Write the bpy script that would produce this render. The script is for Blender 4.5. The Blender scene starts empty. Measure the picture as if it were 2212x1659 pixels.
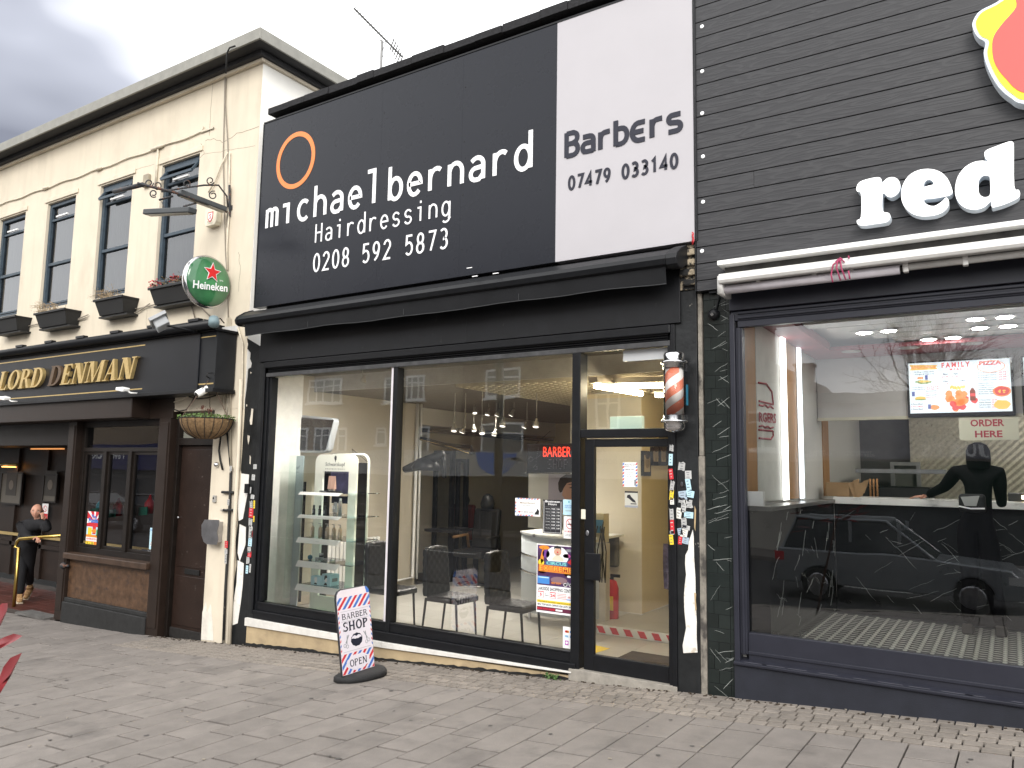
import bpy, math, random
from mathutils import Vector, Matrix
random.seed(7)
R_ = math.radians
scene = bpy.context.scene
C = scene.collection

# ------------------------------------------------------------------ camera
CAM = Vector((0.0, -6.5, 1.8))
YAW, PITCH, ROLL, FPX = R_(32.9), R_(6.43), R_(0.92), 1661.0
fw = Vector((-math.sin(YAW)*math.cos(PITCH), math.cos(YAW)*math.cos(PITCH), math.sin(PITCH)))
r0 = Vector((math.cos(YAW), math.sin(YAW), 0)); u0 = r0.cross(fw)
rt = r0*math.cos(ROLL) + u0*math.sin(ROLL)
up = -r0*math.sin(ROLL) + u0*math.cos(ROLL)
cd = bpy.data.cameras.new('camera'); cam = bpy.data.objects.new('camera', cd); C.objects.link(cam)
cam.matrix_world = Matrix(((rt.x, up.x, -fw.x, CAM.x), (rt.y, up.y, -fw.y, CAM.y), (rt.z, up.z, -fw.z, CAM.z), (0, 0, 0, 1)))
cd.sensor_width = 36; cd.sensor_fit = 'HORIZONTAL'; cd.lens = FPX/2212*36
cd.clip_start = 0.05; cd.clip_end = 2000
scene.camera = cam

# ------------------------------------------------------------------ world and sun
SUN_EL, SUN_AZ = R_(29), R_(148)       # azimuth from +y clockwise: light comes from behind the camera's right shoulder
w = bpy.data.worlds.new('World'); scene.world = w; w.use_nodes = True
nt = w.node_tree; nt.nodes.clear()
def N(t, **k):
    n = nt.nodes.new(t)
    for a, b in k.items(): setattr(n, a, b)
    return n
L = lambda a, b: nt.links.new(a, b)
sky = N('ShaderNodeTexSky', sky_type='NISHITA', sun_disc=False, sun_elevation=SUN_EL, sun_rotation=SUN_AZ)
bgs = N('ShaderNodeBackground'); bgs.inputs[1].default_value = 0.08; L(sky.outputs[0], bgs.inputs[0])
tc = N('ShaderNodeTexCoord')
mp = N('ShaderNodeMapping'); mp.inputs['Scale'].default_value = (1.0, 1.0, 2.4); mp.inputs['Location'].default_value = (0.35, 0.1, 0.25)
L(tc.outputs['Generated'], mp.inputs[0])
n1 = N('ShaderNodeTexNoise'); n1.inputs['Scale'].default_value = 1.3; n1.inputs['Detail'].default_value = 4; n1.inputs['Roughness'].default_value = .5
L(mp.outputs[0], n1.inputs[0])
# one heavy cloud bank, low over the street beyond the pub
dt = N('ShaderNodeVectorMath', operation='DOT_PRODUCT'); dv = Vector((-0.84, 0.28, 0.47)).normalized()
dt.inputs[1].default_value = dv; L(tc.outputs['Generated'], dt.inputs[0])
mr = N('ShaderNodeMapRange', interpolation_type='SMOOTHSTEP'); mr.inputs[1].default_value = .945; mr.inputs[2].default_value = .998; mr.inputs[3].default_value = 0; mr.inputs[4].default_value = .325
L(dt.outputs['Value'], mr.inputs[0])
sb = N('ShaderNodeMath', operation='SUBTRACT'); L(n1.outputs[0], sb.inputs[0]); L(mr.outputs[0], sb.inputs[1])
cr = N('ShaderNodeValToRGB'); L(sb.outputs[0], cr.inputs[0])
e = cr.color_ramp.elements
e[0].position = .10; e[0].color = (.12, .125, .15, 1); e[1].position = .40; e[1].color = (1.0, 1.0, 1.0, 1)
e2 = e.new(.22); e2.color = (.27, .28, .32, 1)
e3 = e.new(.32); e3.color = (.80, .81, .84, 1)
bgc = N('ShaderNodeBackground'); bgc.inputs[1].default_value = 1.6; L(cr.outputs[0], bgc.inputs[0])
mx = N('ShaderNodeMixShader'); mx.inputs[0].default_value = .92; L(bgs.outputs[0], mx.inputs[1]); L(bgc.outputs[0], mx.inputs[2])
wo = N('ShaderNodeOutputWorld'); L(mx.outputs[0], wo.inputs[0])

sd = bpy.data.lights.new('sun', 'SUN'); sd.energy = 1.5; sd.angle = R_(25); sd.color = (1, .96, .9)
so = bpy.data.objects.new('sun', sd); C.objects.link(so)
sdir = Vector((math.sin(SUN_AZ)*math.cos(SUN_EL), math.cos(SUN_AZ)*math.cos(SUN_EL), math.sin(SUN_EL)))
so.rotation_euler = sdir.to_track_quat('Z', 'Y').to_euler(); so.location = (-5, -15, 20)

scene.view_settings.view_transform = 'Standard'; scene.view_settings.look = 'None'
scene.view_settings.exposure = 0.72; scene.view_settings.gamma = 1.0; scene.view_settings.use_curve_mapping = False
scene.cycles.max_bounces = 10; scene.cycles.transparent_max_bounces = 16; scene.cycles.glossy_bounces = 5
scene.cycles.use_denoising = True; scene.cycles.sample_clamp_indirect = 6

# ------------------------------------------------------------------ measuring: a point of the photograph put on a real plane of the place
def ray(px, py): return fw*FPX + rt*(px-1106.0) - up*(py-829.5)
def at(p, Y=0.0):
    v = ray(*p); return CAM + v*((Y-CAM.y)/v.y)
def atx(p, X):
    v = ray(*p); return CAM + v*((X-CAM.x)/v.x)
def atz(p, Z):
    v = ray(*p); return CAM + v*((Z-CAM.z)/v.z)
S = 1.8228
def crop(ox, oy, k): return lambda x, y: ((ox+x/k)/S, (oy+y/k)/S)
z1 = crop(0, 100, 1.3827); z2 = crop(0, 1250, 1.2291); z4 = crop(950, 1300, 1.1060); z5 = crop(1500, 1300, 1.1846)
z6 = crop(2600, 0, 1.2758); za = crop(900, 400, 1.1642); zr = crop(2800, 1150, 1.6591); zb = crop(2800, 2000, 1.6201)
zs = crop(1000, 1400, 2.765); zt = crop(1000, 1900, 2.0737); zq = crop(0, 1750, 2.37); zh = crop(600, 1250, 2.765)
zm = crop(3400, 1250, 2.7642); zo = crop(1950, 1700, 2.2114); zd = crop(2200, 1250, 1.106); zp = crop(2560, 1350, 1.185)
def gz(x, y=0.0):
    """height of the pavement"""
    d = -.10*max(0, -3.6-y)          # beyond the flat strip it falls towards the road
    if x > -10.5: return .123+.0646*min(x, 6)+d
    return -.5553+.03*(x+10.5)+d

# ------------------------------------------------------------------ materials
MATS = {}
def mat(name, col, rough=.6, metal=0., var=.12, vscale=6., bump=0., bscale=60., spec=.32, rand=0., stretch=None, coat=0.):
    if name in MATS: return MATS[name]
    m = bpy.data.materials.new(name); m.use_nodes = True; t = m.node_tree
    b = t.nodes['Principled BSDF']
    b.inputs['Roughness'].default_value = rough; b.inputs['Metallic'].default_value = metal
    b.inputs['Specular IOR Level'].default_value = spec
    if coat: b.inputs['Coat Weight'].default_value = coat; b.inputs['Coat Roughness'].default_value = .08
    tcn = t.nodes.new('ShaderNodeTexCoord'); src = tcn.outputs['Object']
    if stretch:
        mpn = t.nodes.new('ShaderNodeMapping'); mpn.inputs['Scale'].default_value = stretch; t.links.new(src, mpn.inputs[0]); src = mpn.outputs[0]
    nz = t.nodes.new('ShaderNodeTexNoise'); nz.inputs['Scale'].default_value = vscale; nz.inputs['Detail'].default_value = 7; nz.inputs['Roughness'].default_value = .62
    t.links.new(src, nz.inputs[0])
    ra = t.nodes.new('ShaderNodeMapRange'); ra.inputs[1].default_value = .25; ra.inputs[2].default_value = .75
    ra.inputs[3].default_value = 1-var; ra.inputs[4].default_value = 1+var
    t.links.new(nz.outputs[0], ra.inputs[0]); fac = ra.outputs[0]
    if rand:
        oi = t.nodes.new('ShaderNodeObjectInfo'); r2 = t.nodes.new('ShaderNodeMapRange'); r2.inputs[3].default_value = 1-rand; r2.inputs[4].default_value = 1+rand
        t.links.new(oi.outputs['Random'], r2.inputs[0]); mu = t.nodes.new('ShaderNodeMath'); mu.operation = 'MULTIPLY'
        t.links.new(fac, mu.inputs[0]); t.links.new(r2.outputs[0], mu.inputs[1]); fac = mu.outputs[0]
    vm = t.nodes.new('ShaderNodeVectorMath'); vm.operation = 'SCALE'; vm.inputs[0].default_value = col[:3]
    t.links.new(fac, vm.inputs['Scale']); t.links.new(vm.outputs[0], b.inputs['Base Color'])
    rr = t.nodes.new('ShaderNodeMapRange'); rr.inputs[3].default_value = max(.02, rough-.08); rr.inputs[4].default_value = min(1, rough+.08)
    t.links.new(nz.outputs[0], rr.inputs[0]); t.links.new(rr.outputs[0], b.inputs['Roughness'])
    if bump:
        n2 = t.nodes.new('ShaderNodeTexNoise'); n2.inputs['Scale'].default_value = bscale; n2.inputs['Detail'].default_value = 5
        t.links.new(src, n2.inputs[0]); bp = t.nodes.new('ShaderNodeBump'); bp.inputs['Strength'].default_value = bump; bp.inputs['Distance'].default_value = .01
        t.links.new(n2.outputs[0], bp.inputs['Height']); t.links.new(bp.outputs[0], b.inputs['Normal'])
    MATS[name] = m; return m
def patches(name, under, thr, scale, stretch=(1, 1, 1), rough=.9, detail=8, soft=.02):
    """the material 'name' with worn areas of colour 'under' showing through where a noise passes thr"""
    m = MATS[name]; t = m.node_tree; b = t.nodes['Principled BSDF']
    tcn = t.nodes.new('ShaderNodeTexCoord'); mpn = t.nodes.new('ShaderNodeMapping'); mpn.inputs['Scale'].default_value = stretch
    t.links.new(tcn.outputs['Object'], mpn.inputs[0])
    nz = t.nodes.new('ShaderNodeTexNoise'); nz.inputs['Scale'].default_value = scale; nz.inputs['Detail'].default_value = detail; nz.inputs['Roughness'].default_value = .6
    t.links.new(mpn.outputs[0], nz.inputs[0])
    ra = t.nodes.new('ShaderNodeMapRange'); ra.inputs[1].default_value = thr-soft; ra.inputs[2].default_value = thr+soft; t.links.new(nz.outputs[0], ra.inputs[0])
    mi = t.nodes.new('ShaderNodeMix'); mi.data_type = 'RGBA'
    old = b.inputs['Base Color'].links[0].from_socket
    t.links.new(ra.outputs[0], mi.inputs[0]); t.links.new(old, mi.inputs[6]); mi.inputs[7].default_value = (*under, 1)
    t.links.new(mi.outputs[2], b.inputs['Base Color'])
    return m
def emit(name, col, strength):
    if name in MATS: return MATS[name]
    m = bpy.data.materials.new(name); m.use_nodes = True; b = m.node_tree.nodes['Principled BSDF']
    b.inputs['Base Color'].default_value = (*[min(.8, c) for c in col], 1); b.inputs['Emission Color'].default_value = (*col, 1); b.inputs['Emission Strength'].default_value = strength
    b.inputs['Roughness'].default_value = .4
    MATS[name] = m; return m
def glassy(name, ior=1.9, tint=(.93, .96, .95), rough=0.0):
    if name in MATS: return MATS[name]
    m = bpy.data.materials.new(name); m.use_nodes = True; t = m.node_tree; t.nodes.clear()
    o = t.nodes.new('ShaderNodeOutputMaterial'); tr = t.nodes.new('ShaderNodeBsdfTransparent'); tr.inputs[0].default_value = (*tint, 1)
    g = t.nodes.new('ShaderNodeBsdfGlossy'); g.inputs['Roughness'].default_value = rough; g.inputs[0].default_value = (.95, .97, 1, 1)
    f = t.nodes.new('ShaderNodeFresnel'); f.inputs[0].default_value = ior; mx = t.nodes.new('ShaderNodeMixShader')
    nz = t.nodes.new('ShaderNodeTexNoise'); nz.inputs['Scale'].default_value = 1.3; bp = t.nodes.new('ShaderNodeBump'); bp.inputs['Strength'].default_value = .025; bp.inputs['Distance'].default_value = .05
    tcn = t.nodes.new('ShaderNodeTexCoord'); t.links.new(tcn.outputs['Object'], nz.inputs[0]); t.links.new(nz.outputs[0], bp.inputs['Height']); t.links.new(bp.outputs[0], g.inputs['Normal'])
    t.links.new(f.outputs[0], mx.inputs[0]); t.links.new(tr.outputs[0], mx.inputs[1]); t.links.new(g.outputs[0], mx.inputs[2]); t.links.new(mx.outputs[0], o.inputs[0])
    MATS[name] = m; return m
def flat(name, col, rough=.5): return mat(name, col, rough, var=.03)

cream = mat('cream_render', (.64, .57, .455), .85, var=.07, vscale=1.6, bump=.15, bscale=90)
patches('cream_render', (.48, .42, .33), .68, 1.1, (1.2, 1.2, .7), soft=.14)
patches('cream_render', (.56, .495, .39), .64, 1.3, (4, 4, .4), soft=.14)
creamw = mat('side_render', (.82, .80, .75), .85, var=.05, vscale=2)  # paler than the front wall: bright light on this side put into the colour
dirt = mat('stained_cream', (.40, .31, .19), .9, var=.22, vscale=3.5, bump=.25, bscale=40); patches('stained_cream', (.26, .20, .13), .62, 3, (1, 1, 2.2), soft=.1)
blk = mat('black_paint', (.006, .0065, .008), .5, var=.35, vscale=8, bump=.06, bscale=30, coat=.0)
patches('black_paint', (.035, .035, .035), .71, 14, (1, 1, .5), soft=.05)
blk2 = mat('black_metal', (.006, .0065, .008), .42, spec=.28, var=.2, vscale=12)
fab = mat('awning_fabric', (.006, .0065, .008), .8, var=.25, vscale=5, bump=.3, bscale=300)
worn = mat('worn_black_paint', (.012, .013, .014), .45, var=.4, vscale=9, bump=.3, bscale=26); patches('worn_black_paint', (.45, .42, .36), .70, 9, (1, 1, .6), soft=.012)
greystone = mat('weathered_render', (.22, .20, .17), .95, var=.35, vscale=14, bump=.6, bscale=40); patches('weathered_render', (.06, .055, .05), .56, 7, (1, 1, .5), soft=.06)
plaster = mat('bare_white_plaster', (.70, .68, .64), .9, var=.12, vscale=9, bump=.6, bscale=22); patches('bare_white_plaster', (.46, .40, .32), .64, 10, soft=.05)
signblk = mat('sign_face', (.013, .0145, .020), .28, var=.08, vscale=2, spec=.22)
signwht = mat('sign_white', (.415, .40, .42), .3, var=.03, vscale=2)
lettw = mat('white_vinyl', (.85, .85, .86), .35, var=.02)
lettd = mat('dark_vinyl', (.022, .023, .035), .6, var=.05)
orange = mat('orange_vinyl', (.75, .22, .06), .4, var=.04)
brown = mat('brown_paint', (.018, .011, .008), .42, var=.25, vscale=5, bump=.08, bscale=40)
dbrown = mat('dark_wood', (.009, .006, .0045), .45, var=.35, vscale=6, bump=.1, bscale=40)
doorb = mat('door_brown', (.020, .011, .008), .4, var=.3, vscale=4, bump=.1, bscale=30); patches('door_brown', (.10, .08, .07), .70, 12, (1, 1, 2.5), soft=.05)
pubblk = mat('pub_fascia_black', (.006, .007, .010), .4, var=.2, vscale=4)
gold = mat('gold_leaf', (.62, .46, .20), .35, metal=.6, var=.15, vscale=20)
tarn = mat('tarnished_gold', (.10, .065, .04), .5, var=.2)
stone = mat('brown_marble', (.085, .048, .028), .35, var=.55, vscale=9, bump=.1); patches('brown_marble', (.045, .03, .025), .62, 11, (1, 1, 1.4), soft=.08)
plinthm = mat('pub_plinth', (.018, .018, .018), .7, var=.4, vscale=12, bump=.2)
sash = mat('sash_paint', (.045, .065, .085), .5, var=.3, vscale=12, bump=.1)
curt = mat('net_curtain', (.30, .31, .30), .95, var=.15, vscale=5, stretch=(14, 14, .5))
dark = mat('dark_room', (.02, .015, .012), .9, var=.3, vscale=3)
asph = mat('roof_felt', (.035, .035, .037), .95, var=.3, vscale=20, bump=.5, bscale=80)
coping = mat('coping_metal', (.24, .235, .21), .6, var=.2, vscale=6)
white = mat('white_plastic', (.78, .78, .76), .35, var=.04, vscale=4)
whitem = mat('white_metal', (.56, .55, .53), .4, var=.12, vscale=9)
chrome = mat('chrome', (.62, .62, .63), .16, metal=1., var=.2, vscale=14)
steel = mat('brushed_steel', (.48, .48, .50), .33, metal=1., var=.2, vscale=8)
wire = mat('black_cable', (.015, .015, .015), .6, var=.2)
wirec = mat('cream_cable', (.60, .54, .43), .6, var=.2, vscale=20)
iron = mat('rusty_iron', (.035, .038, .042), .6, var=.4, vscale=20); patches('rusty_iron', (.16, .07, .04), .60, 18, soft=.06)
glass = glassy('window_glass', 2.1, (1, 1, 1)); glass2 = glassy('takeaway_glass', 1.85, (.97, .98, .98))
glassd = glassy('pub_glass', 1.8, (.55, .55, .55))
leather = mat('black_leather', (.014, .014, .015), .38, var=.2, vscale=30, bump=.1, bscale=200)
wallw = mat('shop_wall', (.47, .43, .35), .8, var=.04, vscale=2)  # darkened to carry the shade on the wall away from the window
walls2 = mat('salon_wall', (.66, .62, .53), .8, var=.06, vscale=2)
slate = mat('anthracite_metal', (.020, .021, .030), .38, var=.12, vscale=5)
slate2 = mat('anthracite_render', (.015, .0165, .024), .7, var=.2, vscale=9, bump=.15, bscale=120)

# ------------------------------------------------------------------ mesh helpers
class MB:
    def __init__(s): s.v = []; s.f = []; s.mi = []; s.ms = []
    def m(s, mt):
        if mt not in s.ms: s.ms.append(mt)
        s.cur = s.ms.index(mt); return s
    cur = 0
    def add(s, vs, fs):
        o = len(s.v); s.v += [tuple(p) for p in vs]
        for f in fs: s.f.append([i+o for i in f]); s.mi.append(s.cur)
        return s
    def box(s, x0, x1, y0, y1, z0, z1):
        return s.add([(x0, y0, z0), (x1, y0, z0), (x1, y1, z0), (x0, y1, z0), (x0, y0, z1), (x1, y0, z1), (x1, y1, z1), (x0, y1, z1)],
                     [(0, 3, 2, 1), (4, 5, 6, 7), (0, 1, 5, 4), (1, 2, 6, 5), (2, 3, 7, 6), (3, 0, 4, 7)])
    def obox(s, c, ax, ay, az):
        c = Vector(c); ax, ay, az = Vector(ax), Vector(ay), Vector(az); P = []
        for k in (-1, 1):
            for a, b in ((-1, -1), (1, -1), (1, 1), (-1, 1)): P.append(c+ax*a+ay*b+az*k)
        return s.add(P, [(0, 3, 2, 1), (4, 5, 6, 7), (0, 1, 5, 4), (1, 2, 6, 5), (2, 3, 7, 6), (3, 0, 4, 7)])
    def quad(s, *P): return s.add(P, [tuple(range(len(P)))])
    def prism(s, poly, Y0, Y1, ax='y'):
        """poly of (u, v) extruded: ax y -> (u, Y, v); ax x -> (X, u, v); ax z -> (u, v, Z)"""
        n = len(poly); A = sum(poly[i][0]*poly[(i+1) % n][1]-poly[(i+1) % n][0]*poly[i][1] for i in range(n))
        if A < 0: poly = poly[::-1]
        g = {'y': lambda u, v, t: (u, t, v), 'x': lambda u, v, t: (t, u, v), 'z': lambda u, v, t: (u, v, t)}[ax]
        vs = [g(u, v, Y0) for u, v in poly]+[g(u, v, Y1) for u, v in poly]
        return s.add(vs, [tuple(range(n)), tuple(range(2*n-1, n-1, -1))]+[(i, i+n, (i+1) % n+n, (i+1) % n) for i in range(n)])
    def tube(s, pts, r, n=8, close=False):
        pts = [Vector(p) for p in pts]; m = len(pts); rs = r if isinstance(r, (list, tuple)) else [r]*m
        t0 = (pts[1]-pts[0]).normalized(); a = Vector((0, 0, 1)) if abs(t0.z) < .9 else Vector((1, 0, 0))
        u = t0.cross(a).normalized(); V = []
        for i in range(m):
            if close: t = (pts[(i+1) % m]-pts[i-1]).normalized()
            else: t = (pts[min(i+1, m-1)]-pts[max(i-1, 0)]).normalized()
            u = (u-t*u.dot(t)).normalized(); v = t.cross(u)
            V += [pts[i]+(u*math.cos(2*math.pi*k/n)+v*math.sin(2*math.pi*k/n))*rs[i] for k in range(n)]
        F = []
        for i in range(m if close else m-1):
            j = (i+1) % m
            F += [(i*n+k, i*n+(k+1) % n, j*n+(k+1) % n, j*n+k) for k in range(n)]
        if not close: F += [tuple(range(n-1, -1, -1)), tuple((m-1)*n+k for k in range(n))]
        return s.add(V, F)
    def lathe(s, prof, c, n=16, axis=(0, 0, 1), sx=1, sy=1):
        c = Vector(c); az = Vector(axis).normalized(); a = Vector((1, 0, 0)) if abs(az.x) < .9 else Vector((0, 1, 0))
        u = (a-az*a.dot(az)).normalized(); v = az.cross(u); V = []; m = len(prof)
        for r, h in prof: V += [c+az*h+(u*math.cos(2*math.pi*k/n)*sx+v*math.sin(2*math.pi*k/n)*sy)*r for k in range(n)]
        F = [(i*n+k, i*n+(k+1) % n, (i+1)*n+(k+1) % n, (i+1)*n+k) for i in range(m-1) for k in range(n)]
        F += [tuple(range(n-1, -1, -1)), tuple((m-1)*n+k for k in range(n))]
        return s.add(V, F)
    def ribbon(s, pts, wd, Y0, Y1, close=False, org=(0, 0), sc=(1, 1), taper=None):
        """flat stroke in the facade plane: pts in glyph units mapped by org+pt*sc; front at Y0 (towards the street), back at Y1"""
        P = [Vector((org[0]+p[0]*sc[0], org[1]+p[1]*sc[1])) for p in pts]; m = len(P); Lf = []; Rt = []
        for i in range(m):
            if close: a, b = P[i]-P[i-1], P[(i+1) % m]-P[i]
            else: a = P[i]-P[i-1] if i else P[1]-P[0]; b = P[i+1]-P[i] if i < m-1 else P[i]-P[i-1]
            a = a.normalized(); b = b.normalized(); na = Vector((-a.y, a.x)); nb = Vector((-b.y, b.x)); n_ = na+nb
            if n_.length < 1e-4: n_ = na.copy()
            n_.normalize(); k = 1/max(.45, n_.dot(na)); h = (wd if taper is None else wd*taper[i])/2
            Lf.append(P[i]+n_*h*k); Rt.append(P[i]-n_*h*k)
        V = [(p.x, Y0, p.y) for p in Lf]+[(p.x, Y0, p.y) for p in Rt]+[(p.x, Y1, p.y) for p in Lf]+[(p.x, Y1, p.y) for p in Rt]
        F = []
        for i in range(m if close else m-1):
            j = (i+1) % m
            F += [(i, m+i, m+j, j), (2*m+i, 2*m+j, 3*m+j, 3*m+i), (i, j, 2*m+j, 2*m+i), (m+i, 3*m+i, 3*m+j, m+j)]
        if not close: F += [(0, 2*m, 3*m, m), (m-1, 2*m-1, 4*m-1, 3*m-1)]
        return s.add(V, F)
    def build(s, name, mt=None, parent=None, smooth=False, bevel=0, kind=None, shift=None):
        me = bpy.data.meshes.new(name)
        o = bpy.data.objects.new(name, me); C.objects.link(o)
        if parent:
            o.parent = parent
            lp = Vector((0, 0, 0)); q = parent
            while q: lp += q.location; q = q.parent
            s.v = [(a-lp.x, b-lp.y, c-lp.z) for a, b, c in s.v]
        me.from_pydata(s.v, [], s.f)
        mats = s.ms if s.ms else [mt]
        for q in mats: me.materials.append(q)
        if s.ms: me.polygons.foreach_set('material_index', s.mi)
        if smooth:
            me.shade_smooth(); me.set_sharp_from_angle(angle=R_(40))
        me.update(calc_edges=True)
        if bevel:
            b = o.modifiers.new('bevel', 'BEVEL'); b.width = bevel; b.segments = 2; b.limit_method = 'ANGLE'; b.angle_limit = R_(50)
        if kind: o['kind'] = kind
        return o
def thing(name, label, cat, loc=(0, 0, 0), group=None, rotz=0):
    o = bpy.data.objects.new(name, None); C.objects.link(o); o.location = loc; o.rotation_euler = (0, 0, rotz); o.empty_display_size = .1
    o['label'] = label; o['category'] = cat
    if group: o['group'] = group
    return o
def tag(o, label, cat, group=None):
    o['label'] = label; o['category'] = cat
    if group: o['group'] = group
    return o
def dup(root, loc, label=None, rotz=None, group=None):
    r = root.copy(); C.objects.link(r); r.location = loc
    if rotz is not None: r.rotation_euler = (0, 0, rotz)
    if label: r['label'] = label
    if group: r['group'] = group
    for ch in list(root.children):
        c = ch.copy(); C.objects.link(c); c.parent = r
        for g in list(ch.children):
            d = g.copy(); C.objects.link(d); d.parent = c
    return r
def rect(pts, Y):
    """axis-aligned rectangle (x0,x1,z0,z1) through measured corners TL TR BR BL on the plane y=Y"""
    q = [at(p, Y) for p in pts]
    return ((q[0].x+q[3].x)/2, (q[1].x+q[2].x)/2, (q[2].z+q[3].z)/2, (q[0].z+q[1].z)/2)
def frame_rect(mb, x0, x1, z0, z1, t, Y0, Y1):
    mb.box(x0, x0+t, Y0, Y1, z0, z1).box(x1-t, x1, Y0, Y1, z0, z1).box(x0+t, x1-t, Y0, Y1, z0, z0+t).box(x0+t, x1-t, Y0, Y1, z1-t, z1); return mb

# ------------------------------------------------------------------ lettering
def arc(cx, cy, rx, ry, a0, a1, n=None):
    n = n or max(3, int(abs(a1-a0)/18)); return [(cx+rx*math.cos(R_(a0+(a1-a0)*i/n)), cy+ry*math.sin(R_(a0+(a1-a0)*i/n))) for i in range(n+1)]
def ell(cx, cy, rx, ry, n=28): return arc(cx, cy, rx, ry, 0, 360*(n-1)/n, n-1)
AS = 1.62
MONO = {  # strokes; a closed ring is marked by ('o', pts); unit: x 0..1, x-height 1
 'm': [[(0, 0), (0, 1)], [(0, .7)]+arc(.25, .75, .25, .22, 180, 0)+[(.5, .0)], [(.5, .7)]+arc(.75, .75, .25, .22, 180, 0)+[(1, 0)]],
 'ı': [[(.05, 1), (.55, 1), (.55, 0)]], 'i': [[(.1, 1), (.5, 1), (.5, 0)], [(.5, 1.32), (.5, 1.5)]],
 'c': [arc(.52, .5, .5, .5, 48, 312)],
 'h': [[(.05, 0), (.05, AS)], [(.05, .6)]+arc(.5, .58, .45, .42, 170, 0)+[(.95, 0)]],
 'a': [[(.1, .86)]+arc(.48, .68, .42, .32, 125, 0)+[(.9, 0)], [(.9, .57), (.45, .55)]+arc(.4, .28, .36, .27, 90, 270)+[(.62, .02), (.9, .25)]],
 'e': [[(.04, .52), (.96, .52)]+arc(.5, .5, .46, .5, 5, 318)],
 'l': [[(.0, AS), (.55, AS), (.55, 0)]],
 'b': [[(.05, 0), (.05, AS)], ('o', ell(.52, .5, .45, .5))], 'd': [[(.95, 0), (.95, AS)], ('o', ell(.48, .5, .45, .5))],
 'r': [[(.15, 0), (.15, 1)], [(.15, .5)]+arc(.62, .55, .46, .44, 165, 50)],
 'n': [[(.05, 0), (.05, 1)], [(.05, .6)]+arc(.5, .58, .45, .42, 170, 0)+[(.95, 0)]],
 'H': [[(.05, 0), (.05, 1.5)], [(.95, 0), (.95, 1.5)], [(.05, .78), (.95, .78)]],
 's': [[(.88, .84)]+arc(.5, .74, .38, .26, 60, 260)+arc(.5, .25, .4, .26, 80, -120)+[(.1, .16)]],
 'g': [('o', ell(.48, .5, .44, .5)), [(.94, 1), (.94, -.15)]+arc(.5, -.15, .44, .32, 0, -140)],
 '0': [('o', ell(.5, .5, .42, .5))], '2': [[(.1, .78)]+arc(.5, .73, .4, .27, 160, -20)+[(.08, 0), (.95, 0)]],
 '8': [('o', ell(.5, .74, .34, .26)), ('o', ell(.5, .25, .41, .26))],
 '5': [[(.88, 1), (.2, 1), (.15, .56)]+arc(.48, .32, .42, .32, 120, -140)],
 '9': [('o', ell(.48, .70, .38, .30)), arc(.1, .68, .76, .68, 0, -75)[0:6]],
 '7': [[(.08, 1), (.92, 1), (.35, 0)]], '3': [[(.12, .93)]+arc(.46, .75, .38, .25, 110, -80)+arc(.46, .27, .43, .27, 80, -140)],
 '4': [[(.72, 0), (.72, 1), (.05, .28), (.98, .28)]], '1': [[(.2, .8), (.55, 1), (.55, 0)]],
 'B': [[(.1, 0), (.1, 1)], [(.1, 1), (.6, 1)]+arc(.6, .77, .3, .23, 80, -80)+[(.1, .53)], [(.1, .53), (.62, .53)]+arc(.62, .265, .34, .265, 80, -80)+[(.1, 0)]],
 'є': [[(.95, .98), (.5, .98)]+arc(.5, .5, .46, .48, 100, 260)+[(.5, .02), (.95, .02)], [(.05, .5), (.85, .5)]],
}
def word(s, x0, x1, zb, h, Y, wd, name, mt, parent, ink=.72, depth=.004, gap=(), sets=MONO, each=None):
    """monospaced strokes from x0 to x1 on baseline zb with x-height h; wd stroke width in m"""
    n = len(s); pitch = (x1-x0)/(n-1+ink); k = 0
    for i, ch in enumerate(s):
        if ch == ' ': continue
        mb = MB()
        for st in sets[ch]:
            cl = isinstance(st, tuple); pts = st[1] if cl else st
            mb.ribbon(pts, wd, Y-depth-(k % 4)*.0009, Y, close=cl, org=(x0+i*pitch, zb), sc=(pitch*ink, h)); k += 1
        mb.build('letter', mt, parent)
def fill(mb, polys, org, sc, Y0, Y1, shear=0):
    for q, p in enumerate(polys): mb.prism([(org[0]+(u+v*shear)*sc[0], org[1]+v*sc[1]) for u, v in p], Y0-q*.0002, Y1)
def ringp(cx, cy, ro, io, a0, a1, ioff=0, n=18):
    """a curved stroke between an outer and an inner ellipse, as quads"""
    out = []
    for i in range(n):
        a, b = R_(a0+(a1-a0)*i/n), R_(a0+(a1-a0)*(i+1)/n)
        out.append([(cx+ro[0]*math.cos(a), cy+ro[1]*math.sin(a)), (cx+ro[0]*math.cos(b), cy+ro[1]*math.sin(b)), (cx+ioff+io[0]*math.cos(b), cy+io[1]*math.sin(b)), (cx+ioff+io[0]*math.cos(a), cy+io[1]*math.sin(a))])
    return out
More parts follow.
